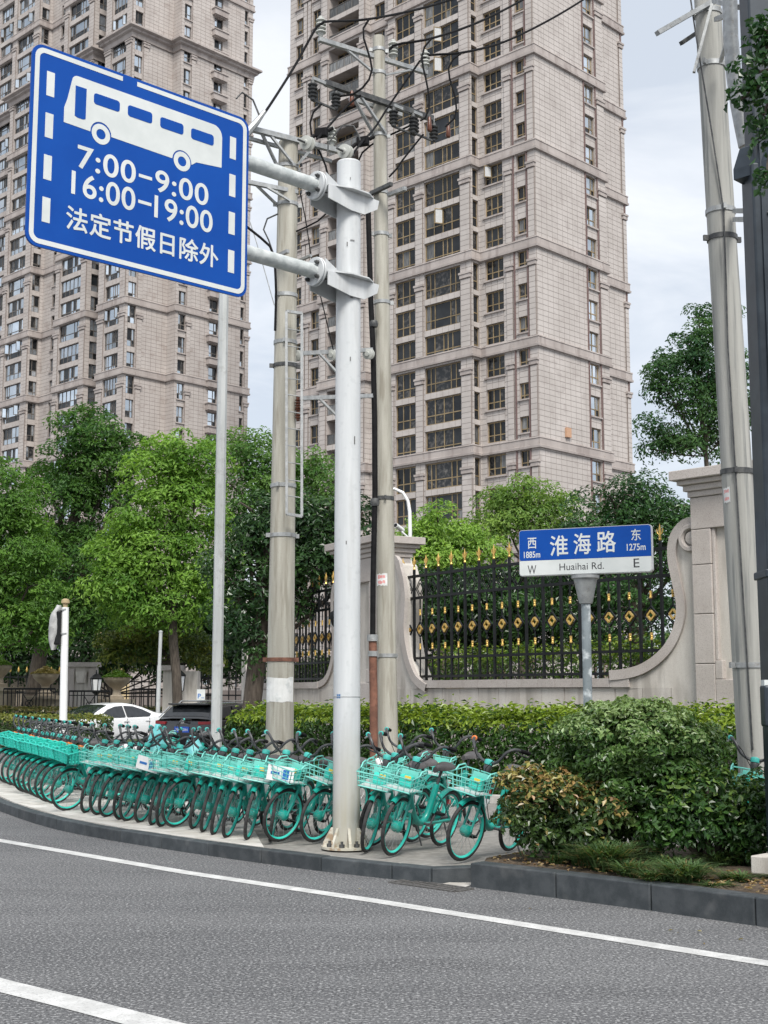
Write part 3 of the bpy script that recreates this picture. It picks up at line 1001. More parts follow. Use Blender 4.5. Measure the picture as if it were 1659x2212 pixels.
def pillar(name, label, s0, s1, ztop, o=.34, o2=-.55, shrink=0):
    sm = (s0 + s1) / 2
    root = thing(name, label, 'gate pillar', wall(sm, 0, 0))
    rz = wall_rz(sm)
    wd = s1 - s0
    dpt = o - o2
    nrm = (wall(sm, 0, 1) - wall(sm, 0, 0)); tl = Vector((math.cos(rz), math.sin(rz), 0))
    def pt(a, b, d): return wall(sm, 0, 0) + tl * a + nrm * d + Vector((0, 0, b))
    def bx(nm, a0, a1, b0, b1, d0, d1, m):
        mb = MB(); mb.box(pt((a0 + a1) / 2, (b0 + b1) / 2, (d0 + d1) / 2), (a1 - a0, d1 - d0, b1 - b0), rz); return mb.build(nm, m, root, bevel=.012)
    h = wd / 2
    g = .004
    # base courses, shaft as stone blocks with a sunk panel, cap in steps
    bx('base_stone', -h - .12, h + .12, .1, 1.05, o2 - .1, o + .12, M_GRAN2)
    bx('base_stone', -h - .12, h + .12, 1.05 + g, 1.42, o2 - .1, o + .12, M_GRAN2)
    bx('ledge_stone', -h - .1, h + .1, 1.42 + g, 1.5, o2 - .1, o + .1, M_GRAN)
    zs = [1.5 + g, 2.25, 3.05, 3.85, ztop - .95, ztop - .42]
    fw = wd * .2
    bx('core', -h + .02, h - .02, 1.5, ztop - .42, o2 + .02, o - .1, M_GRAN)
    for z0, z1 in zip(zs, zs[1:]):
        top = z1 == zs[-1]
        if top:
            bx('stone_block', -h, h, z0 + g, z1 - g, o2, o, M_GRAN2)
        else:
            for sg in (-1, 1):
                a0, a1 = sorted((sg * h, sg * (h - fw)))
                bx('stone_block', a0, a1, z0 + g, z1 - g, o2, o, M_GRAN2)
    bx('stone_block', -h + fw + g, h - fw - g, 1.5 + g, 2.0, o - .3, o - .004, M_GRAN2)
    for sg in (-1, 1):
        a0, a1 = sorted((sg * (h - fw - g), sg * (h - fw - .14)))
        bx('corner_block', a0, a1, 2.0 + g, 2.3, o - .3, o - .006, M_GRAN2)
        a0, a1 = sorted((sg * (h - fw - g), sg * (h - fw - .06)))
        bx('panel_edge', a0, a1, 2.3 + g, zs[-2] - g, o - .3, o - .03, M_GRAN2)
    # moulded cap
    steps = [(.03, .1), (.08, .1), (.15, .08), (.24, .16)]
    z = ztop - .42
    for e, hh in steps:
        bx('cap_stone', -h - e, h + e, z + g / 2, z + hh, o2 - e, o + e, M_GRAN2)
        z += hh
    return root, pt
pillar('wall_pillar', 'tall granite wall pillar with moulded cap at the right end of the iron fence', -2.25, -.42, 5.38, o=.36)
pl_, ptl = pillar('wall_pillar', 'granite wall pillar half hidden behind the white sign post', S_P0, S_P1, 5.15, o=.3)
# small wall lamp on the left pillar
lm = thing('wall_lamp', 'black iron wall lamp on the pillar behind the white sign post', 'lamp', ptl(-.32, 3.55, .3))
q0 = ptl(-.32, 3.55, .3); nn = (ptl(0, 0, 1) - ptl(0, 0, 0))
MB().tube([q0 + Vector((0, 0, .0)), q0 + nn * .12 + Vector((0, 0, .35)), q0 + nn * .28 + Vector((0, 0, .42)), q0 + nn * .4 + Vector((0, 0, .25)), q0 + nn * .4 + Vector((0, 0, .05))], .022, 6).build('arm', M_BLACK, lm)
MB().lathe([(.03, 0), (.09, -.04), (.11, -.12), (.06, -.3), (.02, -.36)], q0 + nn * .4 + Vector((0, 0, .05)), 10).build('shade', M_BLACK, lm)
MB().lathe([(.0, 0), (.06, .0), (.07, .02), (.05, .04), (0, .05)], q0, 10, axis=nn).build('wall_plate', M_BLACK, lm)

# iron fence panels
def b_meshes():
    post = MB().box((0, 0, 1.17), (.045, .045, 2.34)).mesh('post', M_BLACK)
    fin = MB()
    fin.lathe([(.02, 2.34), (.028, 2.36), (.016, 2.39), (.024, 2.41), (.011, 2.45), (.024, 2.5), (.02, 2.54), (.0, 2.64)], n=8)
    for s in (-1, 1):
        fin.tube([(0, 0, 2.43), (s * .05, 0, 2.47), (s * .065, 0, 2.53), (s * .05, 0, 2.545)], [.01, .012, .009, .004], 5)
    finial = fin.mesh('finial', M_GOLD)
    bar = MB().box((0, 0, .45), (.022, .022, .9)).box((0, 0, 1.48), (.022, .022, .46))
    d = MB()
    for r, w_, mi in ((.145, .022, 0), (.075, .028, 1)):
        for i in range(4):
            a, b = (i * 90), (i * 90 + 90)
            pa = Vector((math.cos(R(a)) * r, -.004 * mi, 1.075 + math.sin(R(a)) * r * 1.12)); pb = Vector((math.cos(R(b)) * r, -.004 * mi, 1.075 + math.sin(R(b)) * r * 1.12))
            d.bar(pa, pb,   .026 if mi == 0 else .042, w_, mi)
    kn = MB()
    for z in (.72, 1.43):
        kn.lathe([(.01, -.07), (.023, -.062), (.026, -.025), (.019, -.016), (.028, 0), (.019, .016), (.026, .025), (.023, .06), (.01, .07)], (0, 0, z), 8)
    ud = MB()
    for i in range(4):
        a, b = i * 90, i * 90 + 90
        for r in (.1, .16):
            ud.bar((math.cos(R(a)) * r, 0, 1.93 + math.sin(R(a)) * r * 1.25), (math.cos(R(b)) * r, 0, 1.93 + math.sin(R(b)) * r * 1.25), .014, .016)
    ud.box((0, 0, 1.71 + .0), (.014, .014, .04))
    return post, finial, bar.mesh('bar', M_BLACK), d.mesh('diamond', [M_BLACK, M_GOLD]), kn.mesh('knob', M_GOLD), ud.mesh('lattice', M_BLACK)
FM = b_meshes()
def iron_fence(label, s0, s1, step, group='iron fences on the compound wall'):
    root = thing('iron_fence', label, 'fence', wall((s0 + s1) / 2, 0, 0), group)
    off = root.location
    n = round((s1 - s0) / step)
    for i in range(n * 2 + 1):
        s = s0 + (s1 - s0) * i / (n * 2)
        p, rz = wall(s, 2.02, -.02), wall_rz(s)
        def put(me, par):
            o = link(me.name, me, par)
            if par is root:
                o.location = p - off; o.rotation_euler = (0, 0, rz)
            return o
        if i % 2 == 0:
            b = put(FM[0], root); put(FM[1], b)
        else:
            b = put(FM[2], root); put(FM[3], b); put(FM[4], b); put(FM[5], b)
    for z, t in ((2.12, .05), (2.5, .05), (3.76, .055), (4.22, .055)):
        mb = MB()
        k = int((s1 - s0) / .25)
        pts = [wall(s0 + (s1 - s0) * j / k, z, -.02) for j in range(k + 1)]
        for a, b in zip(pts, pts[1:]): mb.bar(a, b, .05, t)
        mb.build('rail', M_BLACK, root)
iron_fence('black iron fence with gold diamonds behind the street name sign', .0, 7.75, .443)
iron_fence('black iron fence with gold diamonds seen edgeways between concrete pole and white sign post', S_F2 + .05, S_F2E + .1, .443)
# raised ground inside the wall
ins = [wall(s, 1.93, -.28) for s in np.linspace(-3, 18.5, 30)]
bb = MB()
pts = [(p.x, p.y, 1.93) for p in ins] + [(2, 44, 1.93), (40, 60, 1.93), (60, 20, 1.93)]
bb.add(pts, [tuple(range(len(pts)))])
tag(bb.build('raised_garden', M_SOIL), kind='structure')

# far pillar with lantern at the end of the fence
pt_ = P(576, 1545, 38.0)
fp = thing('gate_pillar', 'slim granite gate pillar with a lantern beside the dark tree trunk', 'gate pillar', (pt_.x, pt_.y, 0))
MB().box((pt_.x, pt_.y, 2.1), (.5, .5, 4.0), R(20)).build('shaft', M_GRAN, fp)
MB().box((pt_.x, pt_.y, 4.2), (.7, .7, .2), R(20)).build('cap', M_GRAN2, fp)
MB().box((pt_.x, pt_.y, .6), (.64, .64, 1.2), R(20)).build('plinth', M_GRAN2, fp)
M_LGL = mat('lantern_glass', (.62, .64, .66), (.72, .73, .74), rough=.25)
def lantern(p, label, s=1.0):
    r = thing('wall_lantern', label, 'lantern', p)
    MB().lathe([(.14 * s, 0), (.19 * s, .45 * s), (.0, .46 * s)], p, 6, smooth=False).build('glass', M_LGL, r)
    f = MB()
    for i in range(6):
        a = i * math.pi / 3
        f.tube([p + Vector((math.cos(a) * .145 * s, math.sin(a) * .145 * s, 0)), p + Vector((math.cos(a) * .195 * s, math.sin(a) * .195 * s, .45 * s))], .016 * s, 5)
    f.lathe([(.2 * s, .44 * s), (.23 * s, .47 * s), (.1 * s, .6 * s), (.03 * s, .64 * s), (.02 * s, .76 * s)], p, 6, smooth=False)
    f.lathe([(.02 * s, -.12 * s), (.1 * s, -.05 * s), (.16 * s, 0)], p, 6, smooth=False)
    f.build('cage', M_BLACK, r)
lantern(P(553, 1392, 37.6), 'six sided lantern with pale glass on the slim gate pillar')

# ------------------------------------------------------------------ sign post, street sign, poles, cables
def stain_low(m, z0, z1, col, scale=3.0, amount=.9):
    """a splash-zone stain: wear that fades out between heights z0 and z1 of the thing itself"""
    t = m.node_tree; b = t.nodes['Principled BSDF']; l = t.links.new
    src = b.inputs['Base Color'].links[0].from_socket
    g = t.nodes.new('ShaderNodeNewGeometry'); sx = t.nodes.new('ShaderNodeSeparateXYZ'); l(g.outputs['Position'], sx.inputs[0])
    mr = t.nodes.new('ShaderNodeMapRange'); mr.inputs['From Min'].default_value = z1; mr.inputs['From Max'].default_value = z0
    l(sx.outputs['Z'], mr.inputs['Value'])
    mp2 = t.nodes.new('ShaderNodeMapping'); mp2.inputs['Scale'].default_value = (scale * 3, scale * 3, scale * .35); l(g.outputs['Position'], mp2.inputs['Vector'])
    no = t.nodes.new('ShaderNodeTexNoise'); no.inputs['Scale'].default_value = 1.5; no.inputs['Detail'].default_value = 5; l(mp2.outputs['Vector'], no.inputs['Vector'])
    ma = N(t, 'ShaderNodeMath', operation='MULTIPLY'); l(mr.outputs['Result'], ma.inputs[0]); l(no.outputs['Fac'], ma.inputs[1])
    m2 = N(t, 'ShaderNodeMath', operation='MULTIPLY'); m2.use_clamp = True; l(ma.outputs[0], m2.inputs[0]); m2.inputs[1].default_value = amount * 2
    mi = N(t, 'ShaderNodeMix', data_type='RGBA'); l(m2.outputs[0], mi.inputs['Factor']); l(src, mi.inputs[6]); mi.inputs[7].default_value = (*col, 1)
    l(mi.outputs[2], b.inputs['Base Color'])
M_POLE = mat('white_pole_paint', (.49, .51, .52), (.585, .60, .605), rough=.45, scale=2.0, detail=6, stretch=(3, 3, .25), speck=[(16, (.42, .44, .45), .35, 3, .58), (2.2, (.40, .405, .40), .5, 6, .56, 1)])
stain_low(M_POLE, .1, 1.5, (.36, .33, .24), amount=.8)
M_GUSS = mat('rusty_white', (.42, .4, .33), (.55, .53, .46), rough=.6, scale=9, speck=(14, (.26, .15, .07), .7, 4, .52))
M_ARM = mat('galvanised_white', (.38, .41, .41), (.55, .575, .57), rough=.55, scale=9, detail=6, bump=.25, bscale=25)
M_BLUE = mat('sign_blue', (.002, .056, .30), (.003, .066, .335), rough=.45, scale=1.5, detail=5, spec=.2)
M_SWHITE = mat('sign_white', (.55, .58, .57), (.62, .645, .635), rough=.55, scale=2.5)
M_ALU = mat('aluminium', (.5, .5, .5), (.6, .6, .6), rough=.4, metal=.7)
M_CONC = mat('pole_concrete', (.315, .30, .255), (.44, .425, .37), rough=.85, scale=1.6, detail=8, stretch=(5, 5, .45), bump=.2, bscale=60,
             speck=[(3.0, (.2, .18, .14), .6, 6, .55, 1), (90, (.25, .24, .2), .4, 2, .56)])
M_CONC2 = mat('grey_pole_concrete', (.30, .298, .275), (.41, .405, .375), rough=.85, scale=1.5, detail=8, stretch=(7, 7, .3), bump=.2, bscale=60,
              speck=[(2.4, (.14, .15, .15), .65, 6, .54, 1)])
M_GALV = mat('galvanised_steel', (.30, .31, .31), (.42, .43, .43), rough=.5, metal=.45, scale=12, speck=(20, (.2, .16, .12), .5, 3, .6))
M_DKST = mat('dark_steel', (.05, .052, .055), (.11, .112, .11), rough=.6, metal=.3, scale=14)
M_RUST = mat('rust', (.13, .058, .038), (.22, .10, .065), rough=.85, scale=6, detail=7, bump=.3, speck=(11, (.09, .04, .03), .7, 4, .52))
M_RUBB = mat('black_rubber', (.006, .006, .007), (.012, .012, .013), rough=.7, spec=.15)
M_PORC = mat('porcelain', (.40, .41, .38), (.5, .51, .48), rough=.25, scale=6)
M_NAVY = mat('navy_steel', (.018, .026, .036), (.03, .042, .055), rough=.45, metal=.2, scale=5)
M_PAPER = mat('poster_paper', (.62, .62, .6), (.74, .74, .73), rough=.8, scale=5, detail=6, speck=(7, (.42, .45, .45), .6, 5, .54))
M_PINK = mat('pink_print', (.6, .22, .22), (.72, .32, .3), rough=.7)
M_BTAPE = mat('blue_tape', (.06, .15, .32), (.08, .19, .38), rough=.5)
M_SCUFF = mat('scuff_mark', (.12, .12, .12), (.2, .2, .2), rough=.8)
M_POST = mat('flaking_grey_paint', (.21, .245, .26), (.26, .30, .315), rough=.5, scale=3, speck=[(7, (.62, .66, .67), 1.0, 4, .54), (17, (.16, .17, .17), .5, 4, .58)])

# --- bus lane sign
PB = G(748, 1832, .14)
sang = R(43)
SD = Vector((math.cos(sang), math.sin(sang), 0)); SN = Vector((SD.y, -SD.x, 0))
sp = thing('bus_lane_sign', 'large blue bus lane sign with hours, held out from a stout white post', 'road sign', PB)
m = MB()
m.tube([PB, PB + Vector((0, 0, 3.5)), PB + Vector((0, 0, 7.68))], [.149, .144, .137], 28)
m.lathe([(.137, 0), (.139, .01), (.13, .03), (.0, .035)], PB + Vector((0, 0, 7.68)), 28)
post = m.build('post', M_POLE, sp)
m = MB(); m.lathe([(.27, 0), (.27, .025), (.1, .026)], PB, 24); m.build('base_plate', M_GUSS, sp)
for i in range(8):
    a = i * math.pi / 4 + .2
    u = Vector((math.cos(a), math.sin(a), 0)); t_ = Vector((-u.y, u.x, 0))
    mb = MB()
    mb.prism([(.14, .02), (.255, .02), (.25, .07), (.165, .22), (.14, .22)], lambda x, z, d, u=u, t_=t_: PB + u * x + t_ * d + Vector((0, 0, z)), -.014, .014)
    mb.build('gusset', M_GUSS, sp)
    u2 = Vector((math.cos(a + .39), math.sin(a + .39), 0))
    MB().lathe([(.03, .02), (.03, .06), (.015, .062), (.015, .09)], PB + u2 * .21, 6, smooth=False).build('bolt', M_DKST, sp)
def on_post(x, y, w, h, name, m_, par, label=None, r=.1465, c=None):
    """a thin curved patch on a round post: px position, size in metres"""
    c = c or PB
    q = P(x, y, c.y - r)
    ang0 = math.atan2(q.y - c.y, q.x - c.x)
    mb = MB(); n = 6
    da = w / r
    pts = [(ang0 - da / 2 + da * i / n) for i in range(n + 1)]
    mb.add([(c.x + math.cos(a) * r, c.y + math.sin(a) * r, q.z + s * h / 2) for s in (-1, 1) for a in pts], [(i, i + 1, n + 2 + i, n + 1 + i) for i in range(n)])
    o = mb.build(name, m_, par)
    if label: o['label'] = label
    return o
on_post(727, 1504, .055, .045, 'tape', M_BTAPE, sp, 'blue tape wrapped round the post')
mb = MB(); mb.tube([PB + Vector((math.cos(a) * .1475, math.sin(a) * .1475, P(750, 1505, PB.y).z - .14)) for a in np.linspace(0, 6.283, 29)[:-1]], .004, 5, closed=True); mb.build('seam', M_GALV, sp)
for x, y, w_, h_ in ((762, 518, .05, .012), (750, 527, .012, .05), (757, 775, .012, .05), (760, 641, .03, .025), (769, 950, .014, .09), (748, 1172, .012, .04), (757, 385, .01, .03)):
    on_post(x, y, w_, h_, 'scuff', M_SCUFF, sp)
for yc in (425, 607):
    z = P(757, yc, PB.y).z
    c = Vector((PB.x, PB.y, z))
    AD = -SD
    # horizontal plate round the post, with its round flange and the arm
    pl = MB()
    out = [(-.46, .1), (-.46, -.1), (-.3, -.18), (-.15, -.24), (.1, -.24), (.24, -.16), (.34, -.07), (.34, .07), (.24, .16), (.1, .24), (-.15, .24), (-.3, .18)]
    out = [(a, b) for a, b in out]
    pl.prism(out, lambda a, b, d: c + SD * a + SN * b + Vector((0, 0, d)), -.008, .008)
    pl.build('clamp_plate', M_POLE, sp)
    gs = MB()
    for s in (-1, 1):
        gs.prism([(-.44, -.01), (-.44, -.17), (-.1, -.23), (.1, -.23), (.3, -.12), (.33, -.01)], lambda a, b, d, s=s: c + SD * a + Vector((0, 0, b)) + SN * (d + s * .155), -.006, .006)
        gs.prism([(-.44, .01), (-.44, .14), (-.2, .01)], lambda a, b, d, s=s: c + SD * a + Vector((0, 0, b)) + SN * (d + s * .11), -.006, .006)
    gs.build('gusset', M_POLE, sp)
    fl = MB()
    fc = c - SD * .47
    for k in (0, -.034):
        fl.lathe([(.0, -.012), (.16, -.012), (.165, 0), (.16, .012), (0, .012)], fc + SD * k, 24, axis=SD)
    fl.build('flange', M_POLE, sp)
    for i in range(4):
        a = i * math.pi / 2 + .8
        q = fc + (SN * math.cos(a) + Vector((0, 0, 1)) * math.sin(a)) * .115
        MB().tube([q - SD * .1, q + SD * .075], .013, 6).lathe([(.024, .02), (.024, .05)], q - SD * .1, 6, axis=SD, smooth=False).build('bolt', M_DKST, sp)
    MB().tube([fc, fc + AD * .3, fc + AD * 2.35], [.083, .081, .078], 18).build('arm', M_ARM, sp)

p0 = Vector((PB.x, PB.y, 0)) + SN * .125
cor = {k: on_plane(*Z1(*v), p0, SN) for k, v in dict(TL=(190, 245), BL=(155, 1430), TR=(1480, 715), BR=(1465, 1780)).items()}
SK = ((cor['TR'] - cor['TL']).dot(SD) + (cor['BR'] - cor['BL']).dot(SD)) / 2 / 2.582
SO = (cor['BL'] + cor['TL'] + (cor['BR'] - SD * 2.58 * SK) + (cor['TR'] - SD * 2.58 * SK)) / 4
SO = Vector((SO.x, SO.y, (cor['BL'].z + cor['BR'].z + cor['TL'].z + cor['TR'].z) / 4 - 1.004 * SK))
SW, SH = 2.578, 2.006
def sgn(u, v, d=0.0): return SO + SD * (u * SK) + SN * d + Vector((0, 0, v * SK))
def rrect(u0, v0, u1, v1, r, n=6):
    out = []
    for cx_, cy_, a0 in ((u1 - r, v1 - r, 0), (u0 + r, v1 - r, 90), (u0 + r, v0 + r, 180), (u1 - r, v0 + r, 270)):
        for i in range(n + 1):
            a = R(a0 + 90 * i / n); out.append((cx_ + math.cos(a) * r, cy_ + math.sin(a) * r))
    return out
pm = MB(); pm.prism(rrect(0, 0, SW, SH, .12), sgn, -.022, .0)
panel = pm.build('sign_panel', M_BLUE, sp)
mb = MB()
for v in (.35, 1.0, 1.65):
    mb.bar(sgn(.06, v, -.045), sgn(SW - .06, v, -.045), .045, .05)
mb.build('back_rail', M_ALU, sp)
def art(name, pts, lay, m_, par=None):
    mb = MB(); mb.prism(pts, sgn, .0005 if lay == 1 else .001 * lay, .0025 * lay)
    return mb.build(name, m_, panel)
# border line with a gap in its top edge
def border():
    o_, i_ = rrect(.03, .03, SW - .03, SH - .03, .1), rrect(.078, .078, SW - .078, SH - .078, .06)
    # cut at the top: start after gap right end, go round
    k = len(o_)
    def seq(a, v):
        # index 7.. : from TR corner end? order is TR, TL, BL, BR arcs (counter-clockwise); top edge lies between index 6 and 7
        return [(.993, v)] + a[7:] + a[:7] + [(1.161, v)]
    O_, I_ = seq(o_, SH - .03), seq(i_, SH - .078)
    mb = MB(); n = len(O_)
    mb.add([sgn(*p, .0025) for p in O_] + [sgn(*p, .0025) for p in I_], [(i, i + 1, n + i + 1, n + i) for i in range(n - 1)])
    mb.build('border_line', M_SWHITE, panel)
border()
for v in (1.512, 1.093, .674, .253):
    art('dash', [(.158, v), (.242, v), (.242, v + .246), (.158, v + .246)], 1, M_SWHITE)
    art('dash', [(2.327, v - .012), (2.408, v - .012), (2.408, v + .234), (2.327, v + .234)], 1, M_SWHITE)
def arc(cx_, cy_, r, a0, a1, n=8): return [(cx_ + math.cos(R(a0 + (a1 - a0) * i / n)) * r, cy_ + math.sin(R(a0 + (a1 - a0) * i / n)) * r) for i in range(n + 1)]
art('bus_symbol', [(.353, 1.3), (.645, 1.292)] + arc(.763, 1.304, .118, 180, 0, 12) + [(1.6, 1.29)] + arc(1.72, 1.29, .118, 175, 0, 12) + [(1.845, 1.288), (1.9, 1.33), (2.222, 1.362), (2.224, 1.70)] + arc(2.11, 1.70, .112, 0, 90, 5) +
    [(.49, 1.812)] + arc(.49, 1.752, .06, 90, 170, 4) + [(.40, 1.62), (.385, 1.55), (.353, 1.45)], 1, M_SWHITE)
art('bus_door', [(.468, 1.40), (.50, 1.388), (.56, 1.388), (.587, 1.40), (.589, 1.712), (.468, 1.71)], 2, M_BLUE)
for u0, u1, v0, v1 in ((.672, .966, 1.588, 1.702), (1.06, 1.348, 1.582, 1.7), (1.445, 1.73, 1.577, 1.693), (1.826, 2.114, 1.57, 1.688)):
    art('bus_window', rrect(u0, v0, u1, v1, .03, 4), 2, M_BLUE)
for cu_, cv_ in ((.763, 1.298), (1.722, 1.29)):
    ring = MB()
    a, b = arc(cu_, cv_, .104, 0, 360, 28)[:-1], arc(cu_, cv_, .052, 0, 360, 28)[:-1]
    n = 28
    ring.add([sgn(*p, .0026) for p in a] + [sgn(*p, .0026) for p in b], [(i, (i + 1) % n, n + (i + 1) % n, n + i) for i in range(n)])
    ring.build('bus_wheel', M_SWHITE, panel)
def sign_mtx(fn_o, ux, n_, k=1.0):
    return Matrix.Translation(fn_o) @ Matrix(((ux.x, 0, n_.x, 0), (ux.y, 0, n_.y, 0), (0, 1, 0, 0), (0, 0, 0, 1))) @ Matrix.Scale(k, 4)
for body, u0, v0, u1, v1, wt, sp_ in (('7:00', .513, .886, 1.172, 1.122, .013, 1.06), ('9:00', 1.403, .886, 2.06, 1.122, .013, 1.06), ('16:00', .457, .606, 1.175, .846, .013, 1.04),
                                     ('19:00', 1.40, .606, 2.12, .846, .013, 1.04), ('法定节假日除外', .417, .248, 2.197, .482, .02, 1.06)):
    put_text('lettering', text_mesh(body, weight=wt, space=sp_, width=u1 - u0, height=v1 - v0), M_SWHITE, panel, sign_mtx(sgn(u0, v0, .0026), SD, SN, SK))

for v in (1.0, .728):
    art('dash_stroke', [(1.209, v - .017), (1.365, v - .017), (1.365, v + .017), (1.209, v + .017)], 1, M_SWHITE)

# --- street name sign
NA = R(23)
ND = Vector((math.cos(NA), -math.sin(NA), 0)); NN = Vector((-math.sin(NA), -math.cos(NA), 0))
np0 = P(1262, 1240, 15.0)
ss = thing('street_name_sign', 'blue and white street name board on a flaking grey post behind the round shrub', 'street sign', (np0.x, np0.y, .14))
nb = on_plane(*Z7(645, 327), np0, NN); ntr = on_plane(*Z7(1265, 63), np0, NN)
nbr = on_plane(*Z7(1267, 290), np0, NN); ntl = on_plane(*Z7(648, 115), np0, NN)
NW = ((nbr - nb).dot(ND) + (ntr - ntl).dot(ND)) / 2
zb = (nb.z + nbr.z) / 2; zt = (ntr.z + ntl.z) / 2; NH = zt - zb
NO = Vector((nb.x, nb.y, zb))
def nam(u, v, d=0.0): return NO + ND * u + NN * d + Vector((0, 0, v))
def nuv(x, y):
    q = on_plane(*Z7(x, y), np0, NN); return (q - NO).dot(ND), q.z - zb
mb = MB(); mb.prism(rrect(0, 0, NW, NH, .035, 4), nam, -.09, -.012); board = mb.build('board', M_ALU, ss)
vdiv = (nuv(648, 257)[1] + nuv(1265, 214)[1]) / 2
mb = MB(); mb.prism([(.008, vdiv), (NW - .008, vdiv)] + rrect(.008, vdiv, NW - .008, NH - .008, .03, 4)[:14], nam, -.012, 0); mb.build('blue_face', M_BLUE, board)
mb = MB(); mb.prism(rrect(.008, .008, NW - .008, vdiv - .002, .03, 4)[10:] + [(NW - .008, vdiv - .002), (.008, vdiv - .002)], nam, -.012, 0); mb.build('white_face', M_SWHITE, board)
M_INK = mat('black_ink', (.03, .03, .035), rough=.5)
for body, x0, y0, x1, y1, mt, wt in (('西', 685, 140, 725, 190, M_SWHITE, .01), ('1885m', 667, 203, 743, 233, M_SWHITE, .012), ('淮', 790, 130, 872, 223, M_SWHITE, .014), ('海', 900, 119, 978, 215, M_SWHITE, .014),
                                ('路', 1008, 109, 1095, 206, M_SWHITE, .014), ('东', 1168, 98, 1212, 151, M_SWHITE, .01), ('1275m', 1147, 165, 1235, 200, M_SWHITE, .012),
                                ('W', 685, 268, 725, 309, M_INK, .0), ('Huaihai Rd.', 833, 252, 1040, 289, M_INK, 0), ('E', 1179, 236, 1206, 277, M_INK, 0)):
    xm, ym = (x0 + x1) / 2, (y0 + y1) / 2
    ua, ub = nuv(x0, ym)[0], nuv(x1, ym)[0]
    va, vb = nuv(xm, y1)[1], nuv(xm, y0)[1]
    if len(body) > 3:
        if body[0] == 'H': va, vb = nuv(xm, 288)[1], nuv(xm, 256)[1]
        elif body[1] == '8': va, vb = nuv(xm, 233)[1], nuv(xm, 203)[1]
        else: va, vb = nuv(xm, 198)[1], nuv(xm, 166)[1]
    put_text('lettering', text_mesh(body, weight=wt, width=ub - ua, height=vb - va), mt, board, sign_mtx(nam(ua, va, .0015), ND, NN))
pc = nam(nuv(948, 320)[0], 0, -.05)
mb = MB(); mb.lathe([(.052, -.34), (.075, -.33), (.082, -.3), (.135, -.06), (.16, -.045), (.16, -.012), (.02, -.008)], pc, 20); mb.build('collar', M_GALV, ss)
MB().tube([(pc.x, pc.y, .12), (pc.x, pc.y, zb - .3)], .052, 20).build('post', M_POST, ss)

# --- concrete utility poles
def ring(c, r, h, m_, par, name='band', rz=0.6):
    mb = MB()
    mb.lathe([(r, -h / 2), (r + .012, -h / 2), (r + .012, h / 2), (r, h / 2)], c, 24)
    for s in (0, math.pi):
        a = rz + s
        mb.box(c + Vector((math.cos(a) * (r + .03), math.sin(a) * (r + .03), 0)), (.07, .03, h * 1.1), a)
    return mb.build(name, m_, par)
def conc_pole(label, lo, hi, Y, r0, r1, bands, m_=None, z0=.14, ztop_px=None):
    a, b = P(*lo, Y), P(*hi, Y)
    d = (b - a) / (b.z - a.z)
    base = a + d * (z0 - a.z)
    root = thing('utility_pole', label, 'utility pole', base)
    H_ = b.z - base.z
    rr = lambda z: r0 + (r1 - r0) * (z - z0) / H_
    MB().tube([base + d * t for t in np.linspace(0, H_, 8)], [r0 + (r1 - r0) * t / H_ for t in np.linspace(0, H_, 8)], 28).build('shaft', m_ or M_CONC, root)
    at = lambda y: base + d * ((P(lo[0], y, Y).z) - z0)
    for i, y in enumerate(bands):
        yy, mm = (y, M_GALV) if not isinstance(y, tuple) else y
        c = at(yy); ring(c, rr(c.z), .055, mm, root, rz=R(15 + 37 * i % 90) if i % 3 else R(10))
    return root, at, rr
up1, at1, r1f = conc_pole('stout concrete pole carrying the narrow steel ladder, left of the white sign post', (604, 1590), (623, 308), 19.0, .205, .145,
                          [443, 640, 741, (791, M_DKST), 1050, 1157, (1425, M_RUST)])
up2, at2, r2f = conc_pole('tall slender concrete pole with three tiers of arms, right of the white sign post', (838, 1640), (818, 80), 20.5, .166, .096,
                          [109, 159, 223, 293, 417, 507, 654, (1077, M_DKST), 1416])
up3, at3, r3f = conc_pole('leaning grey concrete pole at the right edge before the tall wall pillar', (1628, 1600), (1524, -60), 14.0, .178, .143,
                          [31, 145, 458, (516, M_DKST), (1020, M_DKST), 1437], M_CONC2)
def patch(pole, at, rf, y0, y1, w, name, m_, label, dx=0):
    ca, cb = at(y0), at(y1)
    mb = MB(); n = 8; rows = 5
    vs, fs = [], []
    for j in range(rows + 1):
        c = ca + (cb - ca) * (j / rows); r = rf(c.z) + .003
        a0 = R(-95) + dx
        for i in range(n + 1):
            a = a0 - w / r / 2 + w / r * i / n
            jit = random.uniform(-.012, .012) if j in (0, rows) else 0
            vs.append((c.x + math.cos(a) * r, c.y + math.sin(a) * r, c.z + jit))
    for j in range(rows):
        for i in range(n): fs.append((j * (n + 1) + i, j * (n + 1) + i + 1, (j + 1) * (n + 1) + i + 1, (j + 1) * (n + 1) + i))
    mb.add(vs, fs)
    o = mb.build(name, m_, pole, fix=False); o['label'] = label
patch(up1, at1, r1f, 1464, 1516, .52, 'poster', M_PAPER, 'torn white poster remains')
patch(up2, at2, r2f, 1241, 1266, .2, 'sticker', M_PAPER, 'small white notice', -.4)
patch(up2, at2, r2f, 1244, 1251, .13, 'print', M_PINK, 'pink printed line', -.4)
patch(up2, at2, r2f, 1256, 1262, .13, 'print', M_PINK, 'pink printed line', -.4)
patch(up3, at3, r3f, 1056, 1088, .1, 'sticker', M_PAPER, 'small white notice', -1.0)
patch(up3, at3, r3f, 1060, 1068, .07, 'print', M_PINK, 'pink printed line', -1.0)
patch(up3, at3, r3f, 1076, 1082, .07, 'print', M_PINK, 'pink printed line', -1.0)

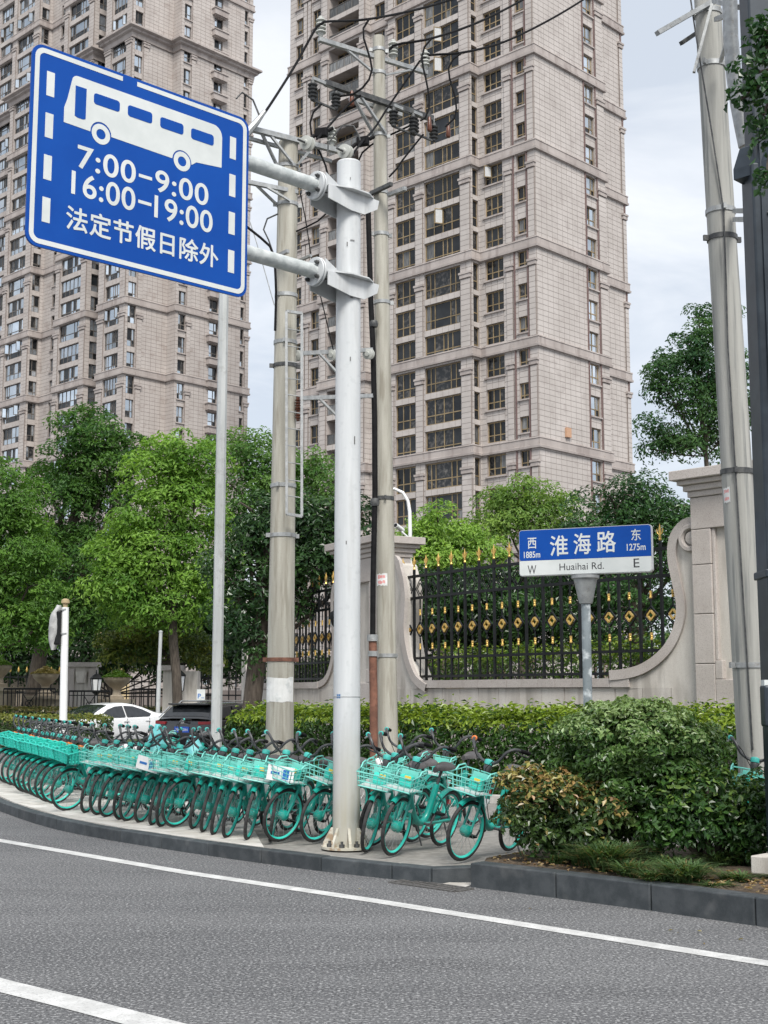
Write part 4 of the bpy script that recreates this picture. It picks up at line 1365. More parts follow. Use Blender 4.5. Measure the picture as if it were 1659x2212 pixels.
def level(par, c_px, Y, ends, wd=.06, m_=None, name='crossarm'):
    """a level bar through the height that c_px has at distance Y; ends given by their pixels"""
    z = P(*c_px, Y).z
    a, b = G(*ends[0], z), G(*ends[1], z)
    mb = MB(); mb.bar(a, b, wd, wd); mb.build(name, m_ or M_GALV, par)
    return a, b, z
def strut(par, a, b, wd=.04, m_=None, name='brace'):
    MB().bar(a, b, wd, .012 + wd * .4).build(name, m_ or M_GALV, par)
def pin_ins(par, p, h=.3, r=.075, m_=None, up=1, name='insulator'):
    prof = [(.02, 0), (.03, .02 * h)]
    for k in range(4):
        z = h * (.2 + .18 * k)
        prof += [(r * .55, z), (r, z + .03 * h), (r * .9, z + .08 * h), (r * .5, z + .1 * h)]
    prof += [(r * .5, h * .95), (r * .3, h), (.0, h)]
    MB().lathe(prof, p, 14, axis=(0, 0, up)).build(name, m_ or M_PORC, par)
def near_y(a, b, x):   # point of segment a-b under pixel column x
    ts = np.linspace(0, 1, 60)
    return min((a + (b - a) * t for t in ts), key=lambda q: abs(proj(q)[0] - x))
# tier 1 of the slender pole
a, b, z = level(up2, Z3(1098, 415), 20.5, (Z3(655, 285), Z3(1440, 530)), .07)
for x in (Z3(672, 0)[0], Z3(1200, 0)[0], Z3(1425, 0)[0]): pin_ins(up2, near_y(a, b, x) + Vector((0, 0, .04)), .36, .085)
c = at2(159)
strut(up2, near_y(a, b, Z3(840, 0)[0]), c + Vector((-.1, -.05, 0))); strut(up2, near_y(a, b, Z3(1355, 0)[0]), c + Vector((.1, .05, 0)))
# tier 2, dark double arm with fuse cutouts
a, b, z = level(up2, Z3(1100, 735), 20.35, (Z3(700, 600), Z3(1480, 862)), .085, M_DKST)
a2, b2, z2 = level(up2, Z3(1100, 770), 20.7, (Z3(880, 715), Z3(1255, 835)), .06)
c = at2(293)
strut(up2, near_y(a, b, Z3(945, 0)[0]), c + Vector((.09, -.1, 0)), .05); strut(up2, near_y(a, b, Z3(885, 0)[0]), c + Vector((-.1, -.05, 0)), .05)
for x0, x1, xa in ((650, 790, 715), (1235, 1345, 1290), (1380, 1475, 1430)):
    q = near_y(a, b, Z3(xa + 40, 0)[0])
    q0, q1 = q + Vector((-.30, -.28, -.02)), q + Vector((.05, .06, -.02))
    MB().bar(q0, q1, .05, .05).build('fuse_bracket', M_GALV, up2)
    for qq in (q0, q1): pin_ins(up2, qq + Vector((0, 0, -.03)), .34, .08, M_DKST, -1, 'fuse_insulator')
    MB().bar(q0 + Vector((0, 0, -.36)), q1 + Vector((0, 0, -.36)), .03, .03).build('fuse_tube', M_DKST, up2)
    qq = q1 + Vector((.25, .1, -.05))
    MB().lathe([(.03, -.2), (.045, -.18), (.04, -.08), (.03, 0), (.02, .05)], qq, 10).build('arrester', mat('brown_glaze', (.10, .035, .02), (.16, .055, .03), rough=.3), up2)
# bare arms lower on the slender pole
for c_, e in ((Z3(1110, 1380), (Z3(995, 1425), Z3(1182, 1335))), (Z3(1110, 1420), (Z3(1160, 1415), Z3(1285, 1368)))):
    level(up2, c_, 20.3, e, .06, M_DKST if e[0][0] < 800 else None)
# tiers of the stout pole
a, b, z = level(up1, Z3(435, 1005), 18.85, (Z3(140, 930), Z3(815, 1100)), .075)
level(up1, Z3(435, 1085), 19.0, (Z3(150, 1005), Z3(745, 1172)), .05)
c = at1(Z3(0, 1215)[1])
strut(up1, near_y(a, b, Z3(290, 0)[0]), c + Vector((.08, -.16, 0)), .045); strut(up1, near_y(a, b, Z3(240, 0)[0]), c + Vector((-.16, -.05, 0)), .045); strut(up1, near_y(a, b, Z3(625, 0)[0]), c + Vector((.15, -.1, 0)), .045)
ring(c, r1f(c.z), .05, M_GALV, up1)
for x in (752,): pin_ins(up1, near_y(a, b, Z3(x, 0)[0]) + Vector((0, 0, .04)), .32, .08)
def disc(par, p, ax, n=2, r=.1):
    mb = MB(); prof = []
    for k in range(n):
        z = k * .09
        prof += [(.02, z), (r * .6, z + .005), (r, z + .025), (r * .97, z + .04), (r * .45, z + .05), (.035, z + .07)]
    mb.lathe(prof, p, 18, axis=ax); mb.build('disc_insulator', M_PORC, par)
for x, y in ((592, 1050), (868, 1112)):
    q = P(*Z3(x, y), 18.7)
    disc(up1, q, Vector((-.45, -.8, -.1)), 2, .11)
    MB().tube([q + Vector((.08, .14, .02)), q + Vector((-.16, -.3, -.05))], .016, 6).build('clevis', M_DKST, up1)
a, b, z = level(up1, Z3(430, 1375), 18.85, (Z3(140, 1322), Z3(500, 1395)), .06)
c = at1(443)
strut(up1, near_y(a, b, Z3(190, 0)[0]), c + Vector((-.17, -.05, 0)), .04); strut(up1, near_y(a, b, Z3(260, 0)[0]), c + Vector((.05, -.18, 0)), .04)
level(up1, Z3(420, 1865), 18.8, (Z3(345, 1865), Z3(432, 1822)), .05); level(up1, Z3(495, 1880), 19.0, (Z3(490, 1902), Z3(598, 1855)), .04)
for y0, xb, yb in ((893, 775, 1045), (1225, 775, 1358)):
    zz = P(*Z8(540, y0), 19.3) if False else None
Z8 = lambda x, y: (493.7 + x * .29756, 493.7 + y * .29756)
for y0, y1, xb, yb in ((905, 880, 775, 1045), (1230, 1214, 775, 1358)):
    q0 = P(*Z8(495, y0 + 3), 19.2); q1 = P(*Z8(1040, y1), 20.2)
    MB().bar(q0, q1, .06, .06).build('crossarm', M_GALV, up1)
    strut(up1, q0 + (q1 - q0) * .28, P(*Z8(xb + 40, yb + 30), 19.6), .045)
for x, y in ((510, 930), (770, 925), (1030, 918)):
    disc(up1, P(*Z8(x, y - 6), 19.2 + (x - 510) / 520), Vector((-.35, -.9, -.2)), 2, .085)
for x, y in ((505, 1260), (505, 1330)):
    pin_ins(up1, P(*Z8(x, y - 40), 18.9), .22, .05, mat('brown_glaze', (.1, .035, .02)), -1)
# arms and pipe of the leaning pole
ZR = lambda x, y: (1316.6 + x * .3224, y * .3224)
q0, q1 = P(*ZR(320, 222), 13.6), P(*ZR(720, -8), 13.9)
MB().bar(q0, q1, .07, .05).build('crossarm', M_GALV, up3)
strut(up3, P(*ZR(690, 15), 13.72), P(*ZR(566, 485), 13.76), .045)
MB().bar(P(*ZR(480, 290), 14.1), P(*ZR(780, 90), 14.6), .045, .045).build('crossarm', M_DKST, up3)
cab = [(540, -30), (575, 210), (612, 440), (680, 850), (740, 1240), (765, 1420), (782, 1900), (792, 2300)]
MB().tube([P(*ZR(x, y), 13.82) for x, y in cab] + [P(1606, 1300, 13.82), P(1626, 1620, 13.82)], .009, 6).build('earth_cable', M_DKST, up3)

# ladder on the stout pole
ld = thing('steel_ladder', 'narrow galvanised steel ladder frame strapped to the stout concrete pole', 'ladder', P(*Z8(478, 2080), 18.55))
TLp, BLp, TRp, BRp = P(*Z8(420, 600), 18.62), P(*Z8(422, 2072), 18.62), P(*Z8(532, 616), 18.72), P(*Z8(532, 2090), 18.72)
for a, b in ((TLp, BLp), (TRp, BRp)): MB().bar(a, b, .036, .036).build('rail', M_GALV, ld)
for a, b in ((TLp, TRp), (BLp, BRp)): MB().bar(a, b, .04, .04).build('end_bar', M_GALV, ld)
for y in (735, 860, 975, 1098, 1218, 1340, 1462, 1586, 1708, 1832, 1948):
    t = (y - 605) / 1475
    MB().tube([TLp + (BLp - TLp) * t, TRp + (BRp - TRp) * t], .008, 6).build('rung', M_GALV, ld)

# cable conduit beside the slender pole
cd = thing('cable_conduit', 'black cable conduit with a rusty steel sleeve beside the slender concrete pole', 'conduit', P(806, 1700, 20.3))
MB().tube([P(x, y, 20.3) for x, y in ((795, 432), (796, 480), (801, 650), (806, 760), (809, 900), (810, 1060), (806, 1250), (805, 1390))], .043, 12).build('pipe', M_RUBB, cd)
MB().tube([P(805, 1376, 20.3), P(807, 1500, 20.3), P(808, 1720, 20.3)], .062, 12).build('sleeve', M_RUST, cd)
MB().lathe([(.085, -.05), (.085, .05)], P(805, 1378, 20.3), 14).lathe([(.08, -.04), (.08, .04)], P(806, 1412, 20.3), 14).build('collar', M_GALV, cd)
MB().lathe([(.06, -.05), (.075, 0), (.06, .05)], P(807, 700, 20.3), 12).lathe([(.06, -.06), (.075, 0), (.06, .06)], P(810, 1085, 20.3), 12).build('clamp', M_DKST, cd)

# overhead cables
def cable(label, pts, r=.016, m_=None, name='power_cable', cat='cable'):
    q = [Vector(p) for p in pts]
    q = resample(q, .18) if len(q) > 2 else q
    o = MB().tube(q, r, 6).build(name, m_ or M_RUBB)
    return tag(o, label, cat)
PZ = lambda f, Y, *pts: [P(*f(x, y), Y + (dy[0] if dy else 0)) for x, y, *dy in pts]
cable('thick black cable rising over the left insulator and out of the top beside the balconies', PZ(Z3, 19.6, (170, 925, -1.2), (262, 820, -.9), (480, 480, -.2), (640, 195), (700, 158), (900, 150, .6), (1060, 132, .8), (1300, 85, 1.4), (1475, 40, 1.8), (1700, -30, 2.4), (1900, -110, 3)), .02)
cable('black cable drooping from the top cable down past the slender pole to the fuse arm', PZ(Z3, 19.9, (1020, 140), (985, 190), (975, 250), (1010, 370), (1040, 480), (1030, 560), (960, 650), (880, 692), (800, 700)), .018)
cable('middle black cable running from the upper right insulator out of the top', PZ(Z4, 20.6, (165, 292), (195, 255), (240, 238), (410, 210), (660, 125, .8), (900, 5, 1.6), (1050, -90, 2.2)), .02)
cable('lowest black cable running from the far insulator up across the tower corner', PZ(Z4, 21.0, (355, 330), (370, 308), (420, 298), (570, 288), (760, 245, .6), (900, 188, 1), (1080, 95, 1.6), (1240, -2, 2.2), (1350, -80, 2.6)), .02)
cable('black jumper cable looping from the middle cable to the right fuse', PZ(Z4, 20.4, (412, 212), (372, 262), (362, 330), (385, 440), (402, 550), (390, 630), (352, 657)), .017)
cable('black jumper cable looping from the lowest cable to the last fuse', PZ(Z4, 20.7, (577, 288), (520, 335), (505, 390), (525, 470), (548, 560), (540, 640), (490, 690)), .017)
cable('straight black cable from the far insulator down to the disc insulators', PZ(Z3, 20.0, (1390, 440), (1170, 760), (1060, 930, -.3), (960, 1040, -.9), (870, 1165, -1.2)), .017)
cable('straight black cable from under the fuse arm down to the black splice', PZ(Z3, 19.6, (960, 690), (860, 770), (690, 958, -.5), (640, 1010, -.8)), .017)
cable('black cable looping down left of the fuse arm towards the sign post', PZ(Z3, 19.2, (675, 755), (612, 820), (592, 900), (610, 1000), (660, 1100), (700, 1190), (725, 1285)), .017)
cable('thin grey jumper arching over the pin insulator', PZ(Z3, 18.7, (720, 1130), (722, 1050), (765, 985), (830, 910), (890, 903), (935, 950), (955, 1020)), .012, M_DKST)
cable('black cable sloping from the right fuse back to the slender pole', PZ(Z3, 20.0, (1415, 975), (1340, 1065), (1250, 1180), (1200, 1255), (1165, 1285)), .016)
cable('dark cable running behind the slender pole to the right fuses', PZ(Z3, 20.9, (940, 1175), (960, 1120), (1060, 1035), (1160, 985), (1260, 940), (1330, 905)), .016)
cable('dark cable coming from behind the sign to the stout pole', PZ(Z3, 18.7, (100, 1620), (150, 1660), (250, 1740), (310, 1800), (332, 1860), (340, 2000), (345, 2130), (338, 2400)), .02)
cable('thin cable looping off the stout pole in front of the sky', PZ(Z3, 18.8, (360, 1552), (290, 1580), (258, 1630), (258, 1690), (290, 1740), (325, 1840)), .013, M_DKST)
cable('thin grey wire hanging from the sign edge to the stout pole', PZ(Z3, 18.7, (130, 1530), (200, 1750), (260, 1960), (332, 2215)), .008, M_GALV)
cable('thin black wire slanting down behind the white post', PZ(Z3, 19.4, (520, 1400), (560, 1600), (612, 1930), (680, 2200), (760, 2540)), .01)
cable('thin black cable sagging from the cutout below the arm to the flange', PZ(Z3, 18.9, (490, 1680), (580, 1640), (670, 1590), (735, 1520)), .013)
for lab, (x, y), Y in (('black splice box on the straight cable above the disc insulators', (675, 965), 19.1), ('black splice box between the disc insulators and the slender pole', (975, 1027), 19.3)):
    q = P(*Z3(x, y), Y)
    t = thing('cable_splice', lab, 'splice box', q)
    MB().box(q, (.19, .1, .14), R(-20)).build('case', M_RUBB, t, bevel=.015)
    MB().tube([q + Vector((.1, .03, .05)), q + Vector((.17, .05, .1))], .03, 8).tube([q + Vector((-.1, -.03, -.05)), q + Vector((-.17, -.05, -.12))], .03, 8).build('gland', M_RUBB, t)
q = P(*Z3(200, 890), 18.4)
t = thing('cable_clamp', 'grey cable clamp at the right upper corner of the blue sign', 'cable clamp', q)
MB().tube([q + Vector((-.2, -.1, -.3)), q, q + Vector((.12, .05, .2))], [.07, .05, .03], 8).build('wedge', M_GALV, t)
MB().tube([q + Vector((-.28, -.15, .3)), q + Vector((-.2, -.1, .42)), q + Vector((-.05, 0, .35)), q + Vector((.05, 0, .1))], .014, 6).build('tail', M_DKST, t)

# --- other posts
a, b = P(467, 1600, 22.0), P(478, 585, 22.0)
so = thing('steel_post', 'tall octagonal galvanised post rising in front of the dark car to the blue sign', 'post', (a.x, a.y, .14))
M_OCT = mat('oct_post_paint', (.40, .415, .41), (.5, .515, .51), rough=.5, metal=.1, scale=2.5, stretch=(3, 3, .4), speck=(9, (.3, .3, .29), .5, 4, .58))
MB().lathe([(.092, 0), (.084, b.z - .14)], (a.x, a.y, .14), 8, smooth=False).build('shaft', M_OCT, so)
MB().lathe([(.17, 0), (.17, .03)], (a.x, a.y, .14), 8).build('base_plate', M_OCT, so)

q = P(138, 1565, 30.0); tp = P(141, 1312, 30.0)
ts = thing('traffic_signal', 'white signal post with its lamp head bagged in grey cloth', 'traffic signal', (q.x, q.y, 0))
MB().tube([(q.x, q.y, 0), (tp.x, tp.y, tp.z)], [.09, .082], 16).build('post', mat('fresh_white_paint', (.72, .73, .73), (.78, .78, .78), rough=.4, scale=4), ts)
MB().lathe([(.05, 0), (.06, .08), (.1, .1), (.09, .17), (.03, .2)], (tp.x, tp.y, tp.z), 12).build('cap', mat('tan_cap', (.36, .28, .16), rough=.7), ts)
h0, h1 = P(122, 1398, 30), P(126, 1315, 30)
MB().box(((h0.x + h1.x) / 2 + .02, q.y - .02, (h0.z + h1.z) / 2), (.16, .24, h1.z - h0.z - .1), 0).build('lamp_head', M_BLACK, ts, bevel=.03)
M_BAG = mat('grey_bag_cloth', (.30, .30, .30), (.46, .46, .455), rough=.55, scale=4, bump=.5, bscale=14)
mb = MB(); vs = []; rows, n = 12, 14
rg = random.Random(5)
for j in range(rows + 1):
    t = j / rows
    z = h0.z - .06 + (h1.z - h0.z + .14) * t
    wx = .13 * (math.sin(math.pi * min(max(t, .02), .98)) ** .35)
    cx_ = h0.x - .07 + (.06 if t > .85 else 0) + .04 * t
    for i in range(n):
        aa = 2 * math.pi * i / n
        k = 1 + rg.uniform(-.14, .14)
        vs.append((cx_ + math.cos(aa) * wx * k, q.y - .02 + math.sin(aa) * (wx + .04) * k, z + rg.uniform(-.01, .01)))
mb.add(vs, [(j * n + i, j * n + (i + 1) % n, (j + 1) * n + (i + 1) % n, (j + 1) * n + i) for j in range(rows) for i in range(n)], 0, True)
mb.add([vs[i] for i in range(n)], [tuple(range(n))]); mb.add([vs[rows * n + i] for i in range(n)], [tuple(range(n))])
o = mb.build('cloth_bag', M_BAG, ts, angle=80); o.modifiers.new('s', 'SUBSURF').render_levels = 1
for y in (1317, 1369):
    p_ = P(138, y, 30); MB().lathe([(.088, -.02), (.1, -.02), (.1, .02), (.088, .02)], p_, 14).build('bracket', M_GALV, ts)

q = P(340, 1545, 47.0); tp = P(342, 1366, 47)
th = thing('thin_post', 'thin pale steel post standing between the white car and the dark car', 'post', (q.x, q.y, 0))
MB().tube([(q.x, q.y, 0), (q.x + .03, q.y, tp.z - 1.2)], .075, 12).build('lower_tube', M_OCT, th)
MB().tube([(q.x + .03, q.y, tp.z - 1.2), (q.x + .05, q.y, tp.z)], .062, 12).build('upper_tube', M_OCT, th)
MB().lathe([(.07, 0), (.075, .04), (.02, .07)], (q.x + .05, q.y, tp.z), 12).build('cap', M_OCT, th)

q = P(434, 1515, 42.0)
ps = thing('parking_sign', 'small white parking board with blue letter P over the dark car', 'parking sign', (q.x, q.y, 0))
pw, ph_ = 17.5 / 2850 * 42, 25.5 / 2850 * 42
bd = MB().box((q.x, q.y, q.z + ph_ / 2), (pw, .05, ph_)).build('board', M_SWHITE, ps)
MB().tube([(q.x, q.y + .03, 0), (q.x, q.y + .03, q.z)], .03, 8).build('leg', M_GALV, ps)
M_PBL = mat('print_blue', (.02, .14, .42), rough=.5)
put_text('lettering', text_mesh('P', weight=.02, height=.15), M_PBL, bd, sign_mtx(Vector((q.x - pw / 2 + .03, q.y - .028, q.z + .09)), Vector((1, 0, 0)), Vector((0, -1, 0))))
put_text('lettering', text_mesh('ARK', height=.04), M_PBL, bd, sign_mtx(Vector((q.x - pw / 2 + .125, q.y - .028, q.z + .09)), Vector((1, 0, 0)), Vector((0, -1, 0))))

# curved white camera post beyond the fence
pts = [P(886, 1230, 40), P(886, 1150, 40), P(885, 1105, 40), P(881, 1082, 40), P(870, 1064, 40), P(852, 1056, 40), P(842, 1058, 40)]
cpp = thing('camera_post', 'curved white post with a security camera above the light green trees', 'camera post', (pts[0].x, pts[0].y, 1.9))
MB().tube([(pts[0].x, pts[0].y, 1.9)] + pts, [.06, .06, .058, .055, .05, .05, .045, .04], 12).build('arm', mat('fresh_white_paint', (.72, .73, .73)), cpp)
c0 = P(860, 1140, 39.8)
MB().tube([c0 + Vector((-.08, -.15, .06)), c0 + Vector((.14, .2, -.06))], .075, 12).tube([c0 + Vector((.1, .1, -.1)), P(886, 1165, 40)], .03, 8).build('camera', mat('fresh_white_paint', (.72, .73, .73)), cpp)
MB().lathe([(.066, 0), (.05, .02), (0, .02)], c0 + Vector((-.08, -.15, .06)), 12, axis=(-.5, -.8, .25)).build('lens', M_BLACK, cpp)

# dark steel column at the right edge
ql = P(1640, 1400, 11.6)
wc = .36
cx0 = ql.x + .1 + wc / 2
dk = thing('steel_column', 'dark navy steel column at the far right edge of the street', 'column', (cx0, 11.6 + wc / 2, .2))
zc = P(1620, 350, 11.6).z
MB().box((cx0, 11.78, (zc + .2) / 2), (wc, wc, zc - .2)).build('lower_shaft', M_NAVY, dk, bevel=.02)
MB().box((cx0 + .01, 11.78, zc + 2.2), (wc - .05, wc - .05, 4.4)).build('upper_shaft', M_NAVY, dk, bevel=.02)
mb = MB(); mb.lathe([(.30, -.1), (.30, 0), (.235, .2), (.2, .22)], (cx0, 11.78, zc), 4, smooth=False)
o = mb.build('collar', M_NAVY, dk)
z1_ = P(1640, 1238, 11.6).z
MB().box((cx0, 11.78, z1_), (wc + .04, wc + .04, .07)).build('band', M_NAVY, dk, bevel=.01)
for x in (-.09, .02, .12):
    MB().box((cx0 + x, 11.592, (zc + 2.6) / 2 + .25), (.035, .03, zc - 2.4)).build('rail', M_NAVY, dk)
for k in range(6):
    MB().lathe([(.018, 0), (.012, .015)], (cx0 - .04, 11.59, 2.4 + k * .75), 8, axis=(0, -1, 0)).build('bolt', M_GALV, dk)
zb0, zb1 = P(1645, 1570, 11.5).z, P(1645, 1480, 11.5).z
MB().box((P(1646, 1500, 11.5).x + .16, 11.5, (zb0 + zb1) / 2), (.32, .16, zb1 - zb0)).build('box', M_NAVY, dk, bevel=.02)
MB().box((P(1646, 1500, 11.5).x + .06, 11.5, zb1 + .02), (.1, .1, .05)).build('box_lamp', M_SWHITE, dk)
t = thing('cable_duct', 'bent dark steel cable duct between the leaning pole and the navy column', 'duct', P(*ZR(905, 960), 12.6))
MB().tube([P(*ZR(x, y), 12.6) for x, y in ((805, -60), (808, 60), (812, 250), (835, 520), (860, 700), (890, 860), (915, 980))], .075, 10).build('pipe', M_GALV, t)
MB().bar(P(*ZR(700, 5), 13.4), P(*ZR(880, 50), 12.6), .05, .05).bar(P(*ZR(715, 130), 13.6), P(*ZR(800, 95), 12.7), .05, .05).bar(P(*ZR(745, 410), 13.7), P(*ZR(790, 260), 12.7), .035, .035).build('bracket', M_GALV, t)
for y in (1412, 1470):
    MB().bar(P(*ZR(840, y), 13.8), P(*ZR(930, y), 12.2), .05, .05).build('bracket', M_GALV, t)

# ------------------------------------------------------------------ shared bikes
M_TEAL = mat('teal_paint', (.005, .265, .215), (.008, .31, .255), rough=.35, scale=7, coord='obj', coat=.2, rnd=.1, speck=[(30, (.05, .2, .165), .4, 3, .58), (6, (.11, .2, .16), .45, 6, .57)])
M_TEALB = mat('bright_teal_plastic', (.03, .50, .41), (.05, .56, .47), rough=.42, scale=7, coord='obj', rnd=.08)
M_WIRE = mat('mint_wire', (.15, .53, .46), (.20, .60, .53), rough=.4, coord='obj')
M_MINT = mat('mint_plastic', (.05, .40, .36), (.07, .45, .40), rough=.4, coord='obj')
M_TYRE = mat('tyre_rubber', (.02, .02, .021), (.045, .044, .043), rough=.8, scale=14, coord='obj', rnd=.3)
M_DGREY = mat('dark_grey_metal', (.04, .042, .045), (.06, .062, .065), rough=.45, coord='obj')
M_SADL = mat('saddle_vinyl', (.055, .052, .053), (.085, .08, .08), rough=.5, coord='obj', rnd=.35)
M_SPOKE = mat('spoke_steel', (.4, .42, .42), (.5, .52, .52), rough=.35, metal=.6, coord='obj')
M_SILVER = mat('silver_label', (.42, .45, .45), (.5, .53, .52), rough=.4, coord='obj')
M_YEL = mat('yellow_label', (.72, .52, .07), (.78, .58, .1), rough=.5, coord='obj')
M_ORNG = mat('orange_plastic', (.75, .2, .04), (.8, .24, .06), rough=.4, coord='obj')
M_REDP = mat('red_plastic', (.5, .03, .03), (.55, .04, .04), rough=.4, coord='obj')
M_WCOV = mat('white_cover', (.66, .66, .66), (.76, .76, .75), rough=.5, coord='obj')
WR_, TR_ = .305, .021
def wheel_parts(par, x, name='wheel'):
    t = MB()
    ring_ = [(x + math.cos(a) * (WR_ - TR_), 0, WR_ + math.sin(a) * (WR_ - TR_)) for a in np.linspace(0, 2 * math.pi, 33)[:-1]]
    t.tube(ring_, TR_, 7, closed=True)
    w_ = t.build(name, M_TYRE, par)
    r = MB()
    n = 32; prof = [(.262, -.013), (.268, -.016), (.272, 0), (.268, .016), (.262, .013), (.25, 0)]
    vs, fs = [], []
    for i in range(n):
        a = 2 * math.pi * i / n
        for rr, y in prof: vs.append((x + math.cos(a) * rr, y, WR_ + math.sin(a) * rr))
    k = len(prof)
    for i in range(n):
        for j in range(k): fs.append((i * k + j, i * k + (j + 1) % k, ((i + 1) % n) * k + (j + 1) % k, ((i + 1) % n) * k + j))
    r.add(vs, fs, 0, True); r.build('rim', M_TEALB, w_)
    s = MB()
    for i in range(20):
        a = 2 * math.pi * i / 20; b = a + (.5 if i % 2 else -.5)
        s.tube([(x + math.cos(a) * .258, 0, WR_ + math.sin(a) * .258), (x + math.cos(b) * .04, .025 if i % 4 < 2 else -.025, WR_ + math.sin(b) * .04)], .0018, 3, cap=False)
    s.build('spokes', M_SPOKE, w_)
    return w_
def make_bike(solid):
    b = empty('shared_bike')
    fw = wheel_parts(b, .51)
    MB().lathe([(.015, -.05), (.05, -.045), (.06, -.02), (.06, .03), (.04, .05), (.015, .055)], (.51, 0, WR_), 14, axis=(0, 1, 0)).build('hub', M_TEAL, fw)
    rw = wheel_parts(b, -.51)
    MB().lathe([(.015, -.05), (.04, -.045), (.045, 0), (.04, .045), (.015, .05)], (-.51, 0, WR_), 12, axis=(0, 1, 0)).build('hub', M_DGREY, rw)
    # frame: deep step-through
    f = MB()
    f.tube(resample([Vector(p) for p in ((.385, 0, .72), (.33, 0, .58), (.22, 0, .42), (.1, 0, .32), (0, 0, .30), (-.08, 0, .36), (-.14, 0, .52), (-.185, 0, .70))], .06), .037, 10)
    f.tube([(.395, 0, .64), (.35, 0, .86)], .03, 10)
    for y in (-.055, .055):
        f.tube([(-.155, y * .4, .62), (-.33, y, .50), (-.51, y, WR_)], .011, 7)
        f.tube([(0, y * .7, .30), (-.25, y, .30), (-.51, y, WR_)], .017, 7)
    f.build('frame', M_TEAL, b)
    cg = MB(); cg.prism([(.09, .27), (.09, .35), (-.2, .345), (-.5, .335), (-.55, .305), (-.5, .27), (-.2, .265)], lambda x, z, d: Vector((x, d, z)), -.085, -.06); cg.build('chain_case', M_TEAL, b)
    MB().box((.255, .0, .52), (.012, .06, .2), mtx=Matrix.Rotation(R(-33), 3, 'Y')).build('label_plate', M_SILVER, b)
    # rear mudguard, light, saddle
    def guard(x, a0, a1, rr, nm, m_, wd=.032):
        mb = MB(); n = 14; vs, fs = [], []
        for i in range(n + 1):
            a = R(a0 + (a1 - a0) * i / n)
            for y, dr in ((-wd, -.018), (-wd * .7, 0), (0, .008), (wd * .7, 0), (wd, -.018)): vs.append((x + math.cos(a) * (rr + dr), y, WR_ + math.sin(a) * (rr + dr)))
        for i in range(n):
            for j in range(4): fs.append((i * 5 + j, i * 5 + j + 1, (i + 1) * 5 + j + 1, (i + 1) * 5 + j))
        mb.add(vs, fs, 0, True); return mb.build(nm, m_, b, fix=False)
    guard(-.51, 15, 190, .335, 'rear_mudguard', M_TEAL)
    MB().box((-.835, 0, .40), (.02, .05, .05)).build('rear_light', M_REDP, b)
    MB().tube([(-.185, 0, .66), (-.24, 0, .87)], .016, 8).build('seat_post', M_DGREY, b)
    sd_ = MB(); vs, fs = [], []
    prof = [(.05, .028, .0), (.0, .034, .012), (-.06, .045, .014), (-.12, .085, .018), (-.18, .108, .03), (-.22, .105, .035), (-.245, .07, .028)]
    for x, hw, dz in prof:
        for t in range(9):
            a = math.pi * t / 8
            vs.append((-.14 + x, math.cos(a) * hw, .885 + dz - .045 + math.sin(a) ** .6 * .055))
        vs.append((-.14 + x, 0, .885 + dz - .06))
    k = 10
    for i in range(len(prof) - 1):
        for j in range(k): fs.append((i * k + j, i * k + (j + 1) % k, (i + 1) * k + (j + 1) % k, (i + 1) * k + j))
    fs += [tuple(range(k)), tuple(reversed(range((len(prof) - 1) * k, len(prof) * k)))]
    sd_.add(vs, fs, 0, True); sd_.build('saddle', M_SADL, b, angle=70)
    ck = MB().tube([(0, -.09, .30), (0, .09, .30)], .014, 8).tube([(0, -.1, .30), (.09, -.105, .18)], .011, 6).tube([(0, .1, .30), (-.09, .105, .42)], .011, 6).lathe([(.07, -.004), (.07, .004)], (0, -.07, .3), 16, axis=(0, 1, 0)).build('crank', M_DGREY, b)
    MB().box((.095, -.15, .175), (.09, .08, .022)).build('pedal', M_RUBB, ck); MB().box((-.095, .15, .425), (.09, .08, .022)).build('pedal', M_RUBB, ck)
    MB().tube([(-.36, .07, .30), (-.39, .2, .012)], .009, 6).box((-.39, .2, .01), (.05, .025, .02)).build('kickstand', M_DGREY, b)
    # steering group
    st = []
    fk = MB()
    for y in (-.052, .052):
        fk.tube([(.40, y * .55, .635), (.415, y, .60), (.455, y, .46), (.51, y, WR_)], [.02, .018, .015, .012], 8)
    fk.box((.402, 0, .645), (.06, .085, .035)); fk.tube([(.40, 0, .64), (.385, 0, .7)], .026, 8)
    st.append(fk.build('fork', M_TEAL, b))
    st.append(guard(.51, 55, 128, .335, 'front_mudguard', M_TEAL))
    sm = MB().lathe([(.03, 0), (.034, .06), (.045, .1), (.04, .125), (.03, .13)], (.35, 0, .84), 12, axis=(-.2, 0, 1)).build('stem', M_DGREY, b)
    MB().lathe([(.046, 0), (.05, .02), (.046, .045), (.02, .055)], (.326, 0, .965), 12, axis=(-.2, 0, 1)).build('stem_cap', M_MINT, sm)
    st.append(sm)
    hb = MB()
    side = lambda s: [(.325, 0, .985), (.33, s * .06, .99), (.355, s * .14, 1.04), (.35, s * .20, 1.13), (.30, s * .25, 1.175), (.22, s * .285, 1.17), (.12, s * .305, 1.15)]
    for s in (-1, 1): hb.tube(resample([Vector(p) for p in side(s)], .04), .0155, 8)
    h_ = hb.build('handlebar', M_DGREY, b)
    for s in (-1, 1):
        MB().tube([(.235, s * .28, 1.171), (.10, s * .309, 1.146)], .022, 8).build('grip', M_RUBB, h_)
        MB().tube([(.28, s * .27, 1.155), (.24, s * .3, 1.13), (.14, s * .325, 1.11)], .008, 6).build('brake_lever', M_SILVER if s < 0 else M_DGREY, h_)
    MB().lathe([(.02, -.018), (.027, -.014), (.027, .014), (.02, .018)], (.262, -.27, 1.173), 10, axis=(-.9, -.25, 0)).build('bell', M_MINT, h_)
